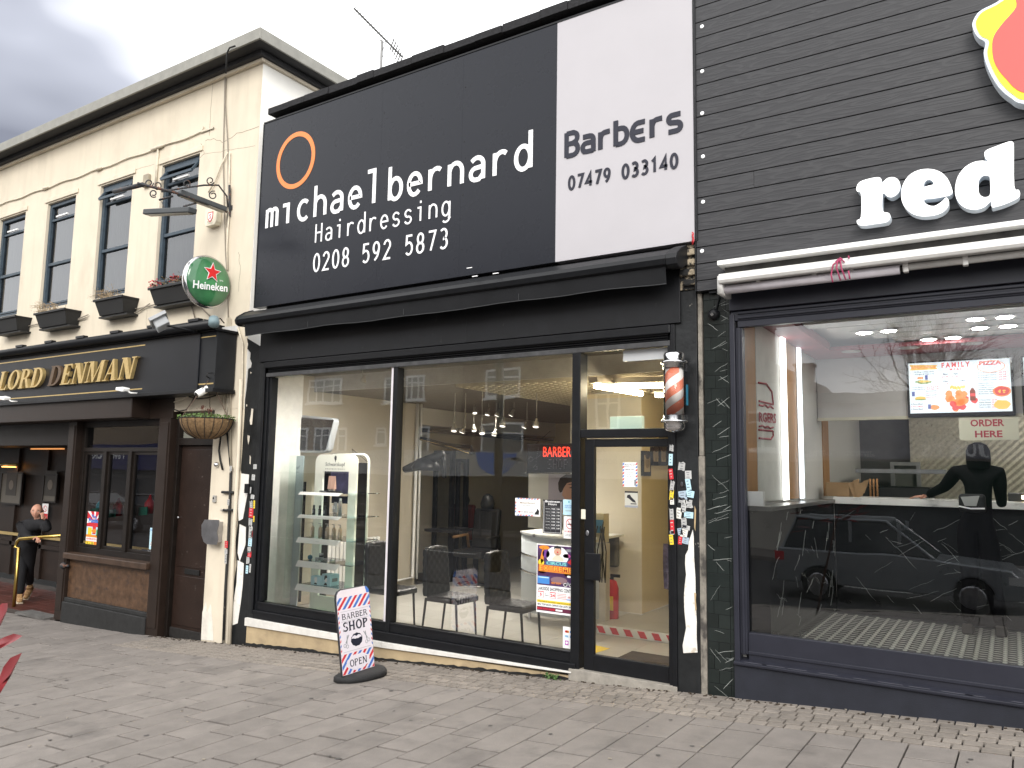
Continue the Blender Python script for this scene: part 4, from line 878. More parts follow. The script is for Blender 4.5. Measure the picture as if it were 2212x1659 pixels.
skin = mat('skin', (.52, .27, .19), .55, var=.1, vscale=18)
def hand(parent, wrist, fwd, palm_n, size=.19, curl=.6, mt=skin):
    """five fingers on a palm; fwd along the fingers, palm_n out of the palm"""
    wrist, f, n = Vector(wrist), Vector(fwd).normalized(), Vector(palm_n); n = (n-f*n.dot(f)).normalized(); s = f.cross(n); k = size/.19
    J = [(*wrist, .026*k, .02*k), (*(wrist+f*.05*k), .036*k, .016*k), (*(wrist+f*.085*k), .038*k, .014*k)]; E = [(0, 1), (1, 2)]
    for i, (off, ln) in enumerate(((-.030, .070), (-.010, .080), (.011, .075), (.030, .058))):
        b = wrist+(f*.085+s*off)*k; a = len(J); d = f; q = b; prev = 2
        for seg in range(3):
            d = (d+n*curl*(.35+seg*.25)).normalized(); q = q+d*ln*k*(.42-.07*seg); J.append((*q, (.0085-.001*seg)*k)); E.append((prev, len(J)-1)); prev = len(J)-1
    b = wrist+(f*.025-s*.035)*k; d = (f*.6-s*.7+n*.3).normalized(); J.append((*(b), .013*k)); E.append((0, len(J)-1)); J.append((*(b+d*.04*k), .011*k)); E.append((len(J)-2, len(J)-1)); J.append((*(b+d*.04*k+(f*.8+n*.4).normalized()*.03*k), .009*k)); E.append((len(J)-2, len(J)-1))
    return skinned('hand', J, E, mt, parent, sub=2)
def head(parent, c, fwd, h=.235, mt=skin, hair=None, up_=(0, 0, 1)):
    """head mesh with brow, nose, mouth, chin, ears; c is the centre, fwd the way it looks"""
    f = Vector(fwd).normalized(); u = Vector(up_); u = (u-f*u.dot(f)).normalized(); s = f.cross(u)   # s: its right... u: up
    c = Vector(c); nu, nv = 40, 32; V = []; F = []
    for j in range(nv+1):
        ph = math.pi*j/nv; zz = math.cos(ph)
        for i in range(nu):
            th = 2*math.pi*i/nu; x, y = math.sin(ph)*math.sin(th), math.sin(ph)*math.cos(th)   # y forward
            rx, ry = .36, .44; wx = x*rx; wy = y*ry; wz = zz*.5
            if zz < 0: t_ = -zz; wx *= 1-.30*t_; wy = wy*(1-.18*t_)+.05*t_
            if y > 0:
                g = lambda cx, cz, sx, sz: math.exp(-((wx-cx)/sx)**2-((wz-cz)/sz)**2)
                wy += .085*g(0, -.10, .055, .09)+.045*g(0, .0, .04, .09) - .045*g(.14, .02, .07, .05)-.045*g(-.14, .02, .07, .05)+.02*g(0, .10, .25, .05)
                wy += .022*g(0, -.235, .10, .02)+.022*g(0, -.285, .09, .02)-.015*g(0, -.26, .10, .009)+.04*g(0, -.40, .12, .07)+.02*g(.2, -.12, .08, .08)+.02*g(-.2, -.12, .08, .08)
            V.append(c+s*wx*h+f*wy*h+u*wz*h)
    for j in range(nv):
        for i in range(nu): F.append((j*nu+i, j*nu+(i+1) % nu, (j+1)*nu+(i+1) % nu, (j+1)*nu+i))
    hd_ = MB().add(V, F).build('head', mt, parent, smooth=True)
    for sd_ in (-1, 1):
        e = c+s*sd_*.355*h-u*.03*h-f*.02*h; MB().add([e+f*a*h+u*b*h+s*sd_*k*h for a, b, k in ((.06, .10, 0), (-.07, .12, .05), (-.10, 0, .06), (-.03, -.13, .02), (.05, -.08, 0), (-.02, 0, .02))], [(0, 1, 5), (1, 2, 5), (2, 3, 5), (3, 4, 5), (4, 0, 5)]).build('ear', mt, parent, smooth=True)
        e = c+s*sd_*.14*h+u*.02*h+f*.385*h
        MB().lathe([(.045*h, 0), (.04*h, .012*h), (.02*h, .02*h)], e, 10, f, sx=1.2, sy=.6).build('eye', flat('eye_white', (.5, .48, .45)), parent, smooth=True)
        MB().lathe([(.02*h, .02*h), (.015*h, .026*h)], e, 8, f).build('pupil', flat('pupil', (.02, .02, .02)), parent)
        MB().tube([e+u*.10*h-s*.07*h+f*.02*h, e+u*.125*h+f*.04*h, e+u*.10*h+s*.07*h+f*.02*h], .016*h, 5).build('eyebrow', flat('brow', (.08, .06, .05)), parent)
    m0 = c-u*.26*h+f*.455*h; MB().tube([m0-s*.10*h-f*.03*h+u*.015*h, m0, m0+s*.10*h-f*.03*h+u*.015*h], .012*h, 5).build('mouth', flat('lips', (.25, .08, .07)), parent)
    return hd_
# man on the phone in the pub entrance: feet on the tiled floor, leaning on the rail with his right forearm
MX, MY, MZ = -14.05, .42, -.60
man = thing('person', 'bald man in black clothes and tan boots on the phone, leaning on the brass handrail', 'person', (0, 0, 0))
hdp = at(zq(345, 625), MY); hip = at(zq(235, 960), MY); kn1 = at(zq(200, 1170), MY-.05); kn2 = at(zq(265, 1160), MY+.1)
ft1 = at(zq(185, 1385), MY-.05); ft2 = at(zq(280, 1330), MY+.25)
sh_c = at(zq(310, 735), MY); shR = at(zq(225, 755), MY-.10); shL = at(zq(420, 745), MY+.08)
elR = at(zq(260, 880), MY-.12); haR = at(zq(360, 880), ry+.10); elL = at(zq(445, 800), MY); haL = at(zq(398, 680), MY-.05)
cloth = mat('black_clothing', (.012, .012, .014), .85, var=.35, vscale=9, bump=.4, bscale=30)
Jm = [(*hip, .15, .12), (*hip.lerp(sh_c, .4), .155, .13), (*hip.lerp(sh_c, .75), .18, .135), (*sh_c, .11, .10), (*(sh_c.lerp(hdp, .35)), .062),
      (*shR, .085), (*elR, .058), (*elR.lerp(haR, .85), .042), (*shL, .08), (*elL, .056), (*elL.lerp(haL, .75), .042),
      (*(hip+Vector((-.09, -.03, -.08))), .105), (*kn1, .075), (ft1.x, ft1.y, MZ+.12, .058), (*(hip+Vector((.09, .04, -.08))), .105), (*kn2, .075), (*ft2.lerp(kn2, .12), .055)]
Jm = [(*j[:3], *[v*(1.36 if i < 4 or i in (5, 8) else 1.22) for v in j[3:]]) if i != 4 else j for i, j in enumerate(Jm)]
body = skinned('body', Jm, [(0, 1), (1, 2), (2, 3), (3, 4), (3, 5), (5, 6), (6, 7), (3, 8), (8, 9), (9, 10), (0, 11), (11, 12), (12, 13), (0, 14), (14, 15), (15, 16)], cloth, man)
look = Vector((.80, -.62, -.05))
head(man, hdp, look, .25)
MB().lathe([(.055, -.09), (.052, 0), (.05, .05)], hdp-Vector((0, -.02, .13)), 12).build('neck', skin, man, smooth=True)
hand(man, haL+Vector((.02, .0, -.05)), (-.25, -.05, 1), (-1, -.1, 0), .19, .5)
hand(man, haR+Vector((-.04, 0, .02)), (1, -.3, -.35), (0, -.2, -1), .19, .55)
MB().obox(haL+Vector((-.035, 0, .03)), (.006, .004, 0), (-.01, .03, 0), (0, 0, .07)).build('phone', wire, man, bevel=.004)
boot = mat('tan_boot', (.34, .20, .09), .7, var=.25, vscale=14, bump=.3)
for c_, dr_, tl in ((Vector((ft1.x, ft1.y, MZ)), Vector((.9, -.35, 0)).normalized(), 0), (Vector((ft2.x, ft2.y, ft2.z-.08)), Vector((.45, -.5, -.55)).normalized(), 1)):
    u_ = Vector((0, 0, 1)) if not tl else Vector((.6, -.35, .8)).normalized(); sd_ = dr_.cross(u_).normalized()
    bt = MB()
    for w0, h0, x0_, x1_ in ((.045, .13, -.06, .05), (.048, .075, -.07, .14), (.04, .055, .10, .20)):
        bt.obox(c_+dr_*(x0_+x1_)/2+u_*(h0/2+.02), dr_*(x1_-x0_)/2, sd_*w0, u_*h0/2)
    bt.build('boot', boot, man, bevel=.025); MB().obox(c_+dr_*.06+u_*.012, dr_*.145, sd_*.05, u_*.012).build('boot_sole', mat('boot_sole', (.45, .38, .28), .8), man, bevel=.01)

# ================================================================== BARBER SHOP (centre)
bs = thing('barber_shop', 'single storey black fronted barber shop with a wide glazed front', 'shop', (-5.2, 0, gz(-5.2)))
BX0, BX1 = -8.02, -2.25
# body of the building
MB().box(BX0, BX1, .0, .3, 3.35, 6.42).build('parapet_wall', asph, bs)
MB().box(BX0, BX1, .28, 9, 3.2, 3.3).build('roof', asph, bs)
m_ = MB()
xx = BX0
while xx < BX1-.01:
    x2 = min(xx+random.uniform(.25, .6), BX1); m_.box(xx, x2-.006, -.13-random.uniform(0, .02), .32, 6.42, 6.42+.085+random.uniform(-.008, .012)); xx = x2
m_.build('parapet_coping', mat('felt_coping', (.02, .02, .022), .95, var=.5, vscale=30, bump=.7, bscale=60), bs)
# sign ------------------------------------------------
sg = thing('barber_sign', 'huge grey and white shop sign reading michael bernard Hairdressing and Barbers', 'sign', (-5.2, -.1, 4.2))
YS = -.10
SX0, SXJ, SX1 = -8.13, at((1202, 300), YS).x, at((1502, 300), YS).x
SZ0, SZ1 = 3.84, 6.33
pj = [SX0, at(za(352, 700), YS).x, at(za(685, 600), YS).x, at(za(1062, 500), YS).x, SXJ]
for a, b in zip(pj[:-1], pj[1:]): MB().box(a+.0005, b-.0005, YS, -.005, SZ0, SZ1).build('grey_panel', signblk, sg)
MB().box(SXJ+.001, SX1, YS-.002, -.005, SZ0-.0, SZ1).build('white_panel', signwht, sg)
m_ = MB().box(SX0-.012, SX0-.001, YS-.006, -.005, SZ0, SZ1).box(SX1+.001, SX1+.014, YS-.01, -.005, SZ0, SZ1).box(SX0, SX1, YS-.008, -.005, SZ1+.001, SZ1+.02); m_.build('edge_trim', blk2, sg)
for a in pj[:4]:
    for zf in (.12, .36, .6, .85): MB().lathe([(.008, 0), (.006, .003)], (a+.03, YS, SZ0+(SZ1-SZ0)*zf), 8, (0, -1, 0)).build('screw', wire, sg)
# orange ring
rc = [at(za(*p), YS) for p in ((220, 300), (398, 230), (330, 135), (290, 402))]
rcx, rcz, rrx, rrz = (rc[0].x+rc[1].x)/2, (rc[2].z+rc[3].z)/2, (rc[1].x-rc[0].x)/2, (rc[2].z-rc[3].z)/2
MB().ribbon(ell(0, 0, 1, 1, 64), .062, YS-.004, YS-.0005, close=True, org=(rcx, rcz), sc=(rrx-.031, rrz-.031)).build('orange_ring', orange, sg)
w0, w1 = at(za(175, 575), YS).x, at(za(668, 468), YS).x
zb0 = 4.878; xh = .245
word('mıchael', w0, w1+.08, zb0, xh, YS-.0005, .050, 'letter', lettw, sg, ink=.66)
w0, w1 = at(za(735, 450), YS).x, at(za(1388, 305), YS).x
word('bernard', w0, w1, zb0-.012, xh, YS-.0005, .050, 'letter', lettw, sg, ink=.66)
p0, p1 = at(za(398, 640), YS), at(za(1015, 535), YS)
word('Hairdressing', p0.x, p1.x, 4.545, .155, YS-.0005, .021, 'letter', lettw, sg, ink=.62)
p0, p1 = at(za(388, 775), YS), at(za(1005, 675), YS)
word('0208 592 5873', p0.x, p1.x, 4.182, .215, YS-.0005, .024, 'letter', lettw, sg, ink=.68)
p0, p1, p2, p3 = at(za(1542, 262), YS), at(za(2090, 140), YS), at(za(1542, 152), YS), at(za(2090, 45), YS)
BOLD = dict(MONO)
BOLD['B'] = [[(.07, 0), (.07, 1.42)], [(.07, 1.36), (.6, 1.36)]+arc(.62, 1.06, .3, .27, 60, -60)+[(.5, .75), (.07, .75)], [(.5, .75), (.66, .75)]+arc(.62, .40, .34, .33, 60, -60)+[(.6, .06), (.07, .06)]]
BOLD['a'] = [[(.12, .93), (.6, .93)]+arc(.62, .68, .3, .25, 60, 0)+[(.92, 0)], [(.92, .56), (.4, .56)]+arc(.36, .31, .27, .25, 120, 240)+[(.4, .07), (.92, .07)]]
BOLD['r'] = [[(.2, 0), (.2, .98)], [(.2, .6)]+arc(.55, .62, .32, .30, 160, 100)+[(.9, .93)]]
BOLD['b'] = [[(.1, 0), (.1, 1.40)], [(.1, .92), (.5, .92)]+arc(.52, .5, .4, .42, 70, -70)+[(.5, .06), (.1, .06)]]
BOLD['s'] = [[(.9, .93), (.4, .93)]+arc(.34, .73, .24, .2, 110, 250)+[(.5, .52), (.62, .5)]+arc(.64, .28, .26, .22, 80, -80)+[(.6, .06), (.08, .06)]]
word('Barbєrs', p0.x+.01, p1.x-.02, 4.88, .178, YS-.0035, .049, 'letter', lettd, sg, ink=.80, sets=BOLD)
p0, p1 = at(za(1560, 405), YS), at(za(2060, 310), YS)
word('07479 033140', p0.x, p1.x, 4.545, .128, YS-.0035, .026, 'letter', lettd, sg, ink=.70)
# awning cassette ----------------------------------------
aw = thing('barber_awning', 'rolled black awning with hanging valance along the barber shop front', 'awning', (-5.2, -.3, 3.6))
AX0, AX1 = -8.15, -2.42; az0 = 3.685
prof = [(-.02, .10), (-.10, .115), (-.22, .07), (-.33, .0), (-.35, -.04), (-.335, -.085), (-.29, -.105), (-.20, -.10), (-.10, -.05), (-.02, -.04)]
MB().prism([(y, az0+z) for y, z in prof], AX0, AX1, 'x').build('cassette', blk2, aw, bevel=.012)
for a, b in ((AX0-.03, AX0-.001), (AX1+.001, AX1+.10)): MB().prism([(y*1.03, az0+z*1.12) for y, z in prof], a, b, 'x').build('end_cap', blk, aw, bevel=.01)
V = []; n = 90
for i in range(n+1):
    x = -8.05+(AX1-.02+8.05)*i/n; t_ = i/n; yy = -.29+.005*math.sin(i*.45)+.003*math.sin(i*1.3); dz = .005*math.sin(i*.33)+.005*math.sin(i*.11)+.01*(t_)
    V += [(x, -.30, az0-.10), (x, yy, az0-.18), (x, yy+.01, 3.435+dz)]
MB().add(V, [(3*i+k, 3*i+3+k, 3*i+4+k, 3*i+1+k) for i in range(n) for k in (0, 1)]).build('valance', fab, aw, smooth=True)
m_ = MB(); m_.tube([(V[3*i+2][0], V[3*i+2][1], V[3*i+2][2]) for i in range(n+1)], .0035, 5)
for sx in (-6.9, -5.42, -3.95): m_.tube([(sx, -.30, az0-.17), (sx, -.298, 3.45)], .0025, 5)
m_.build('valance_hem', mat('hem_grey', (.05, .052, .055), .8), aw)
for px in ((1120, 768), (1145, 806), (1240, 793)):
    p = at(za(*px), -.30); m_ = MB().box(p.x-.035, p.x+.03, -.36, -.352, p.z-.004, p.z+.004)
    m_.build('chipped_paint', lettw, aw)
# fascia panels, shutter box, pilasters --------------------
m_ = MB()
fx = [-8.03, at(za(1090, 1000), -.06).x, -2.40]
for a, b in zip(fx[:-1], fx[1:]): MB().box(a+.001, b-.001, -.06, .02, 3.13, 3.60).build('fascia_panel', blk, bs, bevel=.003)
MB().box(-8.03, -2.40, .02, .3, 3.12, 3.84).build('fascia_backing', blk2, bs)
MB().box(-7.93, -2.50, -.055, .03, 3.045, 3.125).build('shutter_box', blk2, bs, bevel=.01)
sh_ = MB()
for i in range(3): sh_.prism([(.0, 2.985+i*.022-.0), (-.022, 2.99+i*.022), (-.026, 3.0+i*.022), (-.0, 3.006+i*.022)], -7.90, -2.53, 'x')
for i in range(3): MB().prism([(.0, 2.985+i*.022), (-.022, 2.99+i*.022), (-.026, 3.0+i*.022), (-.0, 3.0055+i*.022)], -7.90, -2.53, 'x').build('shutter_slat', blk2, bs)
MB().box(-7.92, -2.51, -.032, .012, 2.935, 2.983).build('shutter_bottom_bar', mat('shutter_bar', (.05, .05, .052), .5, var=.4, vscale=12), bs, bevel=.004)
# left pilaster with ragged paint edge
MB().box(-8.03, -7.93, -.035, .12, -.50, 3.125).build('left_pilaster', worn, bs, bevel=.004)
MB().box(-7.93, -7.89, -.02, .10, .02, 2.98).build('shutter_guide', blk2, bs, bevel=.003)
MB().box(-7.96, -7.93, -.045, -.0, .0, 3.12).build('corner_strip', blk, bs)
rg = [(1030, 225), (1045, 290), (1035, 340), (1072, 385), (1065, 450), (1085, 500), (1075, 545), (1045, 560), (1040, 640), (1028, 760), (1010, 900), (1005, 1050), (995, 1200), (988, 1300), (980, 1450), (965, 1659)]
pr_ = [(at(zh(*p), -.003).x, at(zh(*p), -.003).z) for p in rg]; pr_ += [(at(z2(*p), -.003).x, at(z2(*p), -.003).z) for p in ((1170, 760), (1165, 830), (1150, 900), (1152, 1000), (1142, 1080), (1145, 1200), (1130, 1300), (1120, 1400), (1125, 1480), (1118, 1580))]
pol = pr_+[(-7.985, -.50), (-7.985, 3.30)]
MB().prism(pol, -.006, -.0015).build('painted_edge', worn, bs)
wp = lambda pts, zz=z2, Y=-.0075: [(at(zz(*p), Y).x, at(zz(*p), Y).z) for p in pts]
for pts in ([(1168, 755), (1205, 760), (1200, 840), (1185, 920), (1175, 975), (1155, 985), (1150, 900), (1163, 820)], [(1160, 1000), (1190, 1015), (1188, 1100), (1160, 1180), (1150, 1140)], [(1150, 1175), (1180, 1190), (1175, 1290), (1165, 1380), (1150, 1480), (1125, 1490), (1130, 1380), (1145, 1280)]):
    MB().prism(wp(pts), -.0085, -.0062).build('bare_plaster', plaster, bs)
for pts in ([(1078, 992), (1098, 995), (1090, 1100), (1085, 1165), (1066, 1168), (1060, 1120), (1072, 1060)], [(1035, 1282), (1060, 1290), (1055, 1340), (1045, 1385), (1036, 1330)], [(1060, 1500), (1072, 1520), (1068, 1600), (1058, 1590)], [(1022, 945), (1032, 950), (1030, 970), (1022, 968)], [(1065, 590), (1080, 600), (1070, 615)]):
    MB().prism(wp(pts, zh, -.037), -.0375, -.0355).build('flaked_patch', mat('old_cream', (.55, .50, .42), .9, var=.2), bs)
# stickers -------------------------------------------------
lettk = flat('sticker_white', (.46, .46, .45)); stc = [lettk, mat('sticker_pale', (.34, .42, .50), .5), cR, cY, mat('sticker_cream', (.70, .68, .62), .6), cLb, mat('sticker_torn', (.40, .40, .39), .9, var=.3)]
def sticker(p, w_, h_, m_, Y, par, rot=0, torn=False):
    P2 = []
    n = 9 if torn else 4
    if torn: base = [(-.5+.0, -.5), (-.1, -.42), (.2, -.5), (.5, -.45), (.45, .0), (.5, .4), (.15, .5), (-.2, .38), (-.5, .5)]
    else: base = [(-.5, -.5), (.5, -.5), (.5, .5), (-.5, .5)]
    for u, v in base:
        if torn: u += random.uniform(-.08, .08); v += random.uniform(-.08, .08)
        a, b = u*w_, v*h_; P2.append((p.x+a*math.cos(rot)-b*math.sin(rot), p.z+a*math.sin(rot)+b*math.cos(rot)))
    s_ = MB().prism(P2, Y-.0012, Y-.0002).build('sticker', m_, par)
    pk = MB(); ink = flat('faded_ink', (.12, .12, .14)) if m_ not in (cR,) else lettk
    for k in range(3):
        yy = (.3-.28*k)*h_; c_, s2 = math.cos(rot), math.sin(rot); L_ = random.uniform(.2, .4)*w_
        q = [(p.x+a*c_-b*s2, p.z+a*s2+b*c_) for a, b in ((-L_, yy-.04*h_), (L_*.6, yy-.04*h_), (L_*.6, yy+.03*h_), (-L_, yy+.03*h_))]
        pk.prism(q, Y-.0018, Y-.0014)
    pk.build('sticker_print', ink, par)
pil = None
for px, py, ci, w_, h_ in ((1234, 722, 0, 20, 18), (1226, 774, 0, 20, 22), (1207, 835, 0, 22, 24), (1222, 868, 0, 22, 16), (1216, 905, 6, 16, 28), (1230, 905, 3, 10, 30), (1215, 945, 2, 26, 36), (1212, 990, 6, 24, 30), (1228, 975, 3, 8, 22), (1213, 1040, 6, 20, 45), (1218, 1048, 2, 10, 22), (1210, 1088, 5, 22, 30), (1206, 1125, 0, 20, 22), (1207, 1146, 2, 22, 22), (1200, 1175, 6, 18, 26), (1195, 1220, 5, 14, 30), (1210, 1214, 0, 10, 32)):
    p = at(z2(px, py), -.036 if px > 1200 else -.036); sticker(p, w_*.0031, h_*.0033, stc[ci], -.0452 if p.x > -7.96 else -.0352, bs, random.uniform(-.12, .12), ci == 6)
for px, py, ci, w_, h_ in ((1118, 730, 6, 14, 20), (1106, 895, 6, 14, 24), (1096, 1098, 2, 20, 26), (1094, 1133, 0, 18, 18), (1093, 1168, 6, 14, 36)):
    p = at(z2(px, py), -.05); sticker(p, w_*.0031, h_*.0033, stc[ci], -.052, pub, random.uniform(-.1, .1), ci == 6)
MB().box(at(z2(1185, 835), -.05).x, at(z2(1198, 835), -.05).x+.03, -.06, -.036, at(z2(1190, 850), -.05).z, at(z2(1190, 805), -.05).z).build('black_box', blk2, bs)
# plinth and pale sill under the window
sz_r = -.012
m_ = MB().prism([(-8.02, -.50), (-3.46, -.115), (-3.46, -.065), (-5.9, -.125), (-8.02, -.155)], -.045, .10); m_.build('rendered_plinth', dirt, bs)
sp = at(zt(1040, 1300), -.07).x
for a, b, za0, zb0_, d in ((-8.03, sp, -.145, -.09, 0), (sp+.004, -3.47, -.09, -.015, 1)):
    f0 = lambda x: -.150+.0155*(x+8.03) if x < -5.8 else -.1155+.035*(x+5.8)
    t0 = lambda x: -.055+.0*(x) if x < -5 else -.055+.022*(x+5)
    MB().prism([(a, f0(a)), (b, f0(b)), (b, t0(b)), (a, t0(a))], -.075, .02).build('white_sill', mat('white_stone_sill', (.62, .60, .56), .6, var=.15, vscale=8, bump=.1), bs, bevel=.004)
mb = MB(); up_ = []; lo_p = []; rnd_ = random.Random(9)
for i in range(90):
    x = -8.02+i*.0508; up_.append((x, gz(x)+.012+rnd_.uniform(0, .014)+(.02 if x < -6.8 else .006))); lo_p.append((x, gz(x)-.03))
mb.prism(up_+lo_p[::-1], -.0475, -.0455).build('dark_gap_strip', wire, bs)  # irregular black strip drawn for the dark soiled gap under the plinth
mb = MB()
for i in range(260):
    x = rnd_.uniform(-10, 1.5); y = -.055-abs(rnd_.gauss(0, .03)); rr_ = rnd_.uniform(.004, .013); z_ = gz(x)+.004
    mb.obox((x, y-(.04 if x > -2 else 0), z_), (rr_, rr_*.4, .001), (-rr_*.3, rr_*.7, 0), (0, 0, .003))
mb.build('wall_foot_grit', soil, bs, kind='stuff')
# black window frame ---------------------------------------
MX0, MXA, MXB = -7.90, -5.75, -3.44
MB().box(-7.93, -3.44, -.045, .12, -.055, .045).build('lower_frame_rail', blk2, bs, bevel=.006)
for k, (a, b) in enumerate(((-7.93, -5.765), (-5.735, -3.50))):
    w_ = MB(); w_.box(a, b, -.012, .11, .046, .135)
    w_.box(a, b, -.02, .02, .13, .146)
    w_.build('glazing_rail', blk2, bs, bevel=.004)
MB().box(-7.89, -7.85, .0, .11, .146, 2.935).build('left_mullion', blk2, bs, bevel=.004)
MB().box(-5.765, -5.735, -.005, .11, .05, 2.935).box(-5.78, -5.72, -.022, -.005, .0, 2.935).build('centre_mullion', blk2, bs, bevel=.003)
MB().box(-5.815, -5.782, -.012, .10, .9, 2.933).box(-5.815, -5.782, -.012, .10, .148, .899).m(steel).build('bright_mullion', mat('pale_mullion', (.60, .58, .60), .35, metal=.2, var=.1), bs, bevel=.003) if False else MB().box(-5.818, -5.783, -.012, .10, .148, 2.933).build('bright_mullion', mat('pale_mullion', (.60, .57, .60), .35, var=.15, vscale=4), bs, bevel=.003)
MB().box(-3.50, -3.41, -.03, .12, -.02, 2.935).build('door_side_mullion', blk2, bs, bevel=.006)
for a, b in ((-7.85, -5.82), (-5.735, -3.50)): MB().quad((a, .055, .13), (b, .055, .13), (b, .055, 2.99), (a, .055, 2.99)).build('shop_window_pane', glass, bs)
MB().box(-7.93, -2.5, .012, .12, 2.97, 3.12).build('head_rail', blk2, bs)
# door -----------------------------------------------------
MB().box(-3.41, -2.50, -.025, .12, 2.118, 2.198).build('transom_bar', blk2, bs, bevel=.006)
MB().quad((-3.41, .055, 2.19), (-2.53, .055, 2.19), (-2.53, .055, 2.99), (-3.41, .055, 2.99)).build('transom_pane', glass, bs)
MB().box(-2.535, -2.50, -.03, .12, -.03, 2.935).build('door_jamb', blk2, bs, bevel=.004)
dm = MB(); DA, DB, DC, DD = -3.375, -2.54, .004, 2.108
dm.box(DA, DA+.10, .0, .05, DC, DD).box(DB-.012, DB, .0, .05, DC, DD).box(DA+.10, DB-.012, .0, .05, 2.035, DD).box(DA+.10, DB-.012, .0, .05, DC, .145)
dor = dm.build('door', blk2, bs, bevel=.005)
MB().quad((DA+.10, .025, .145), (DB-.012, .025, .145), (DB-.012, .025, 2.035), (DA+.10, .025, 2.035)).build('door_glass', glass, dor)
hx = at(zd(165, 1040), -.06)
MB().box(DA+.05, DA+.20, -.075, -.05, .82, 1.06).box(DA+.05, DA+.075, -.05, .0, .84, 1.04).build('door_handle', blk2, dor, bevel=.006)
MB().lathe([(.014, 0), (.016, .006), (.012, .012)], (DA+.035, .0, 1.235), 12, (0, -1, 0), sy=1.6).build('lock', steel, dor)
MB().box(DA-.028, DA+.016, -.016, -.001, 1.36, 1.45).build('latch_cover', mat('cream_plastic', (.66, .63, .52), .4), dor, bevel=.004)
MB().prism([(-3.50, -.10), (-2.46, -.07), (-2.46, .003), (-3.50, .003)], -.06, .10).build('door_threshold', mat('worn_threshold', (.26, .24, .21), .7, var=.3, vscale=12), bs, bevel=.004)
# right pilaster -------------------------------------------
MB().box(-2.50, -2.46, -.045, .05, -.10, 3.125).build('door_edge_strip', blk2, bs, bevel=.004)
MB().box(-2.46, -2.262, -.03, .2, -.12, 3.42).build('right_pilaster', worn, bs, bevel=.004)
m_ = MB().box(-2.258, -2.205, -.035, .15, -.12, 1.95); m_.box(-2.252, -2.215, -.03, .15, 1.951, 3.38); m_.build('rendered_strip', greystone, bs, bevel=.006)
pl_ = [(188, 905), (200, 870), (204, 905), (206, 1000), (212, 1100), (213, 1200), (218, 1300), (218, 1380), (222, 1445), (185, 1447), (155, 1448), (152, 1410), (160, 1370), (168, 1330), (160, 1250), (158, 1180), (162, 1130), (168, 1080), (163, 1030), (165, 990), (178, 965), (180, 930)]
pp = [(at(zp(*p), -.032).x, at(zp(*p), -.032).z) for p in pl_]
MB().prism(pp, -.0405, -.0302).build('exposed_plaster', plaster, bs, bevel=.006)
for pts in ([(205, 1165), (215, 1170), (213, 1200), (217, 1245), (210, 1250)], [(207, 760), (214, 780), (211, 880), (205, 860)]):
    MB().prism([(at(zp(*p), -.043).x, at(zp(*p), -.043).z) for p in pts], -.043, -.0408).build('plaster_stain', mat('ochre_stain', (.38, .28, .16), .9, var=.3), bs)
# broken brickwork above the right pilaster
brk = mat('broken_masonry', (.30, .25, .18), .95, var=.5, vscale=20, bump=.8, bscale=40); patches('broken_masonry', (.02, .02, .02), .50, 9, (1, 1, 1), soft=.03)
MB().box(-2.40, -2.24, -.05, .2, 3.421, 3.835).build('broken_masonry', brk, bs)
for i in range(4): MB().box(-2.38+random.uniform(-.02, .02), -2.25, -.075-random.uniform(0, .02), -.051, 3.45+i*.09, 3.51+i*.09).build('brick', brk, bs, bevel=.012)
stx = [(100, 490, 6, 26, 24), (96, 545, 5, 18, 42), (98, 612, 2, 18, 38), (103, 668, 6, 14, 40), (100, 710, 3, 22, 36), (102, 740, 4, 26, 22), (101, 800, 6, 20, 44), (103, 858, 2, 22, 50), (102, 886, 0, 18, 14), (99, 918, 3, 16, 36),
       (149, 576, 6, 26, 34), (178, 616, 0, 24, 30), (178, 660, 5, 18, 40), (152, 712, 1, 30, 32), (186, 705, 5, 30, 24), (150, 735, 6, 26, 20), (183, 752, 6, 24, 28), (156, 770, 6, 22, 36), (134, 795, 4, 20, 38), (180, 803, 5, 34, 22), (158, 838, 6, 20, 40), (168, 862, 0, 28, 16), (140, 880, 1, 18, 24), (158, 888, 4, 26, 28), (140, 922, 2, 14, 28), (165, 922, 1, 24, 24)]
for px, py, ci, w_, h_ in stx:
    Y_ = -.045 if px < 112 else -.030
    p = at(zp(px, py), Y_); sticker(p, w_*.0024 if px > 112 else .036, h_*.0024, stc[ci], Y_, bs, random.uniform(-.2, .2), ci == 6)
MB().lathe([(.008, 0), (.014, .012), (.008, .02)], at(zp(150, 660), -.03), 8, (0, -1, 0), sy=1.8).build('rusty_fitting', iron, bs)
# barber pole ----------------------------------------------
pc = at(z5(1369, 290), -.17)
t = thing('barber_pole', 'chrome capped barber pole with red and white spiral beside the door', 'barber pole', (pc.x, -.17, at(z5(1365, 478), -.17).z))
sc1 = (at(z5(1420, 300), -.17).x-at(z5(1318, 300), -.17).x)/2*.98
zt_, zb_ = at(z5(1370, 100), -.17).z, at(z5(1365, 478), -.17).z; H_ = zt_-zb_
z_a, z_b = at(z5(1370, 178), -.17).z, at(z5(1370, 398), -.17).z
cxy = (pc.x, -.17)
MB().lathe([(.0, 0), (sc1*.55, .006), (sc1*.85, .022), (sc1*.95, .05), (sc1*.95, H_*.12), (sc1*1.2, H_*.125), (sc1*1.22, H_*.14), (sc1*1.18, H_*.15), (sc1*1.0, H_*.155), (sc1*1.0, z_b-zb_)], (*cxy, zb_), 32).build('lower_cap', chrome, t, smooth=True)
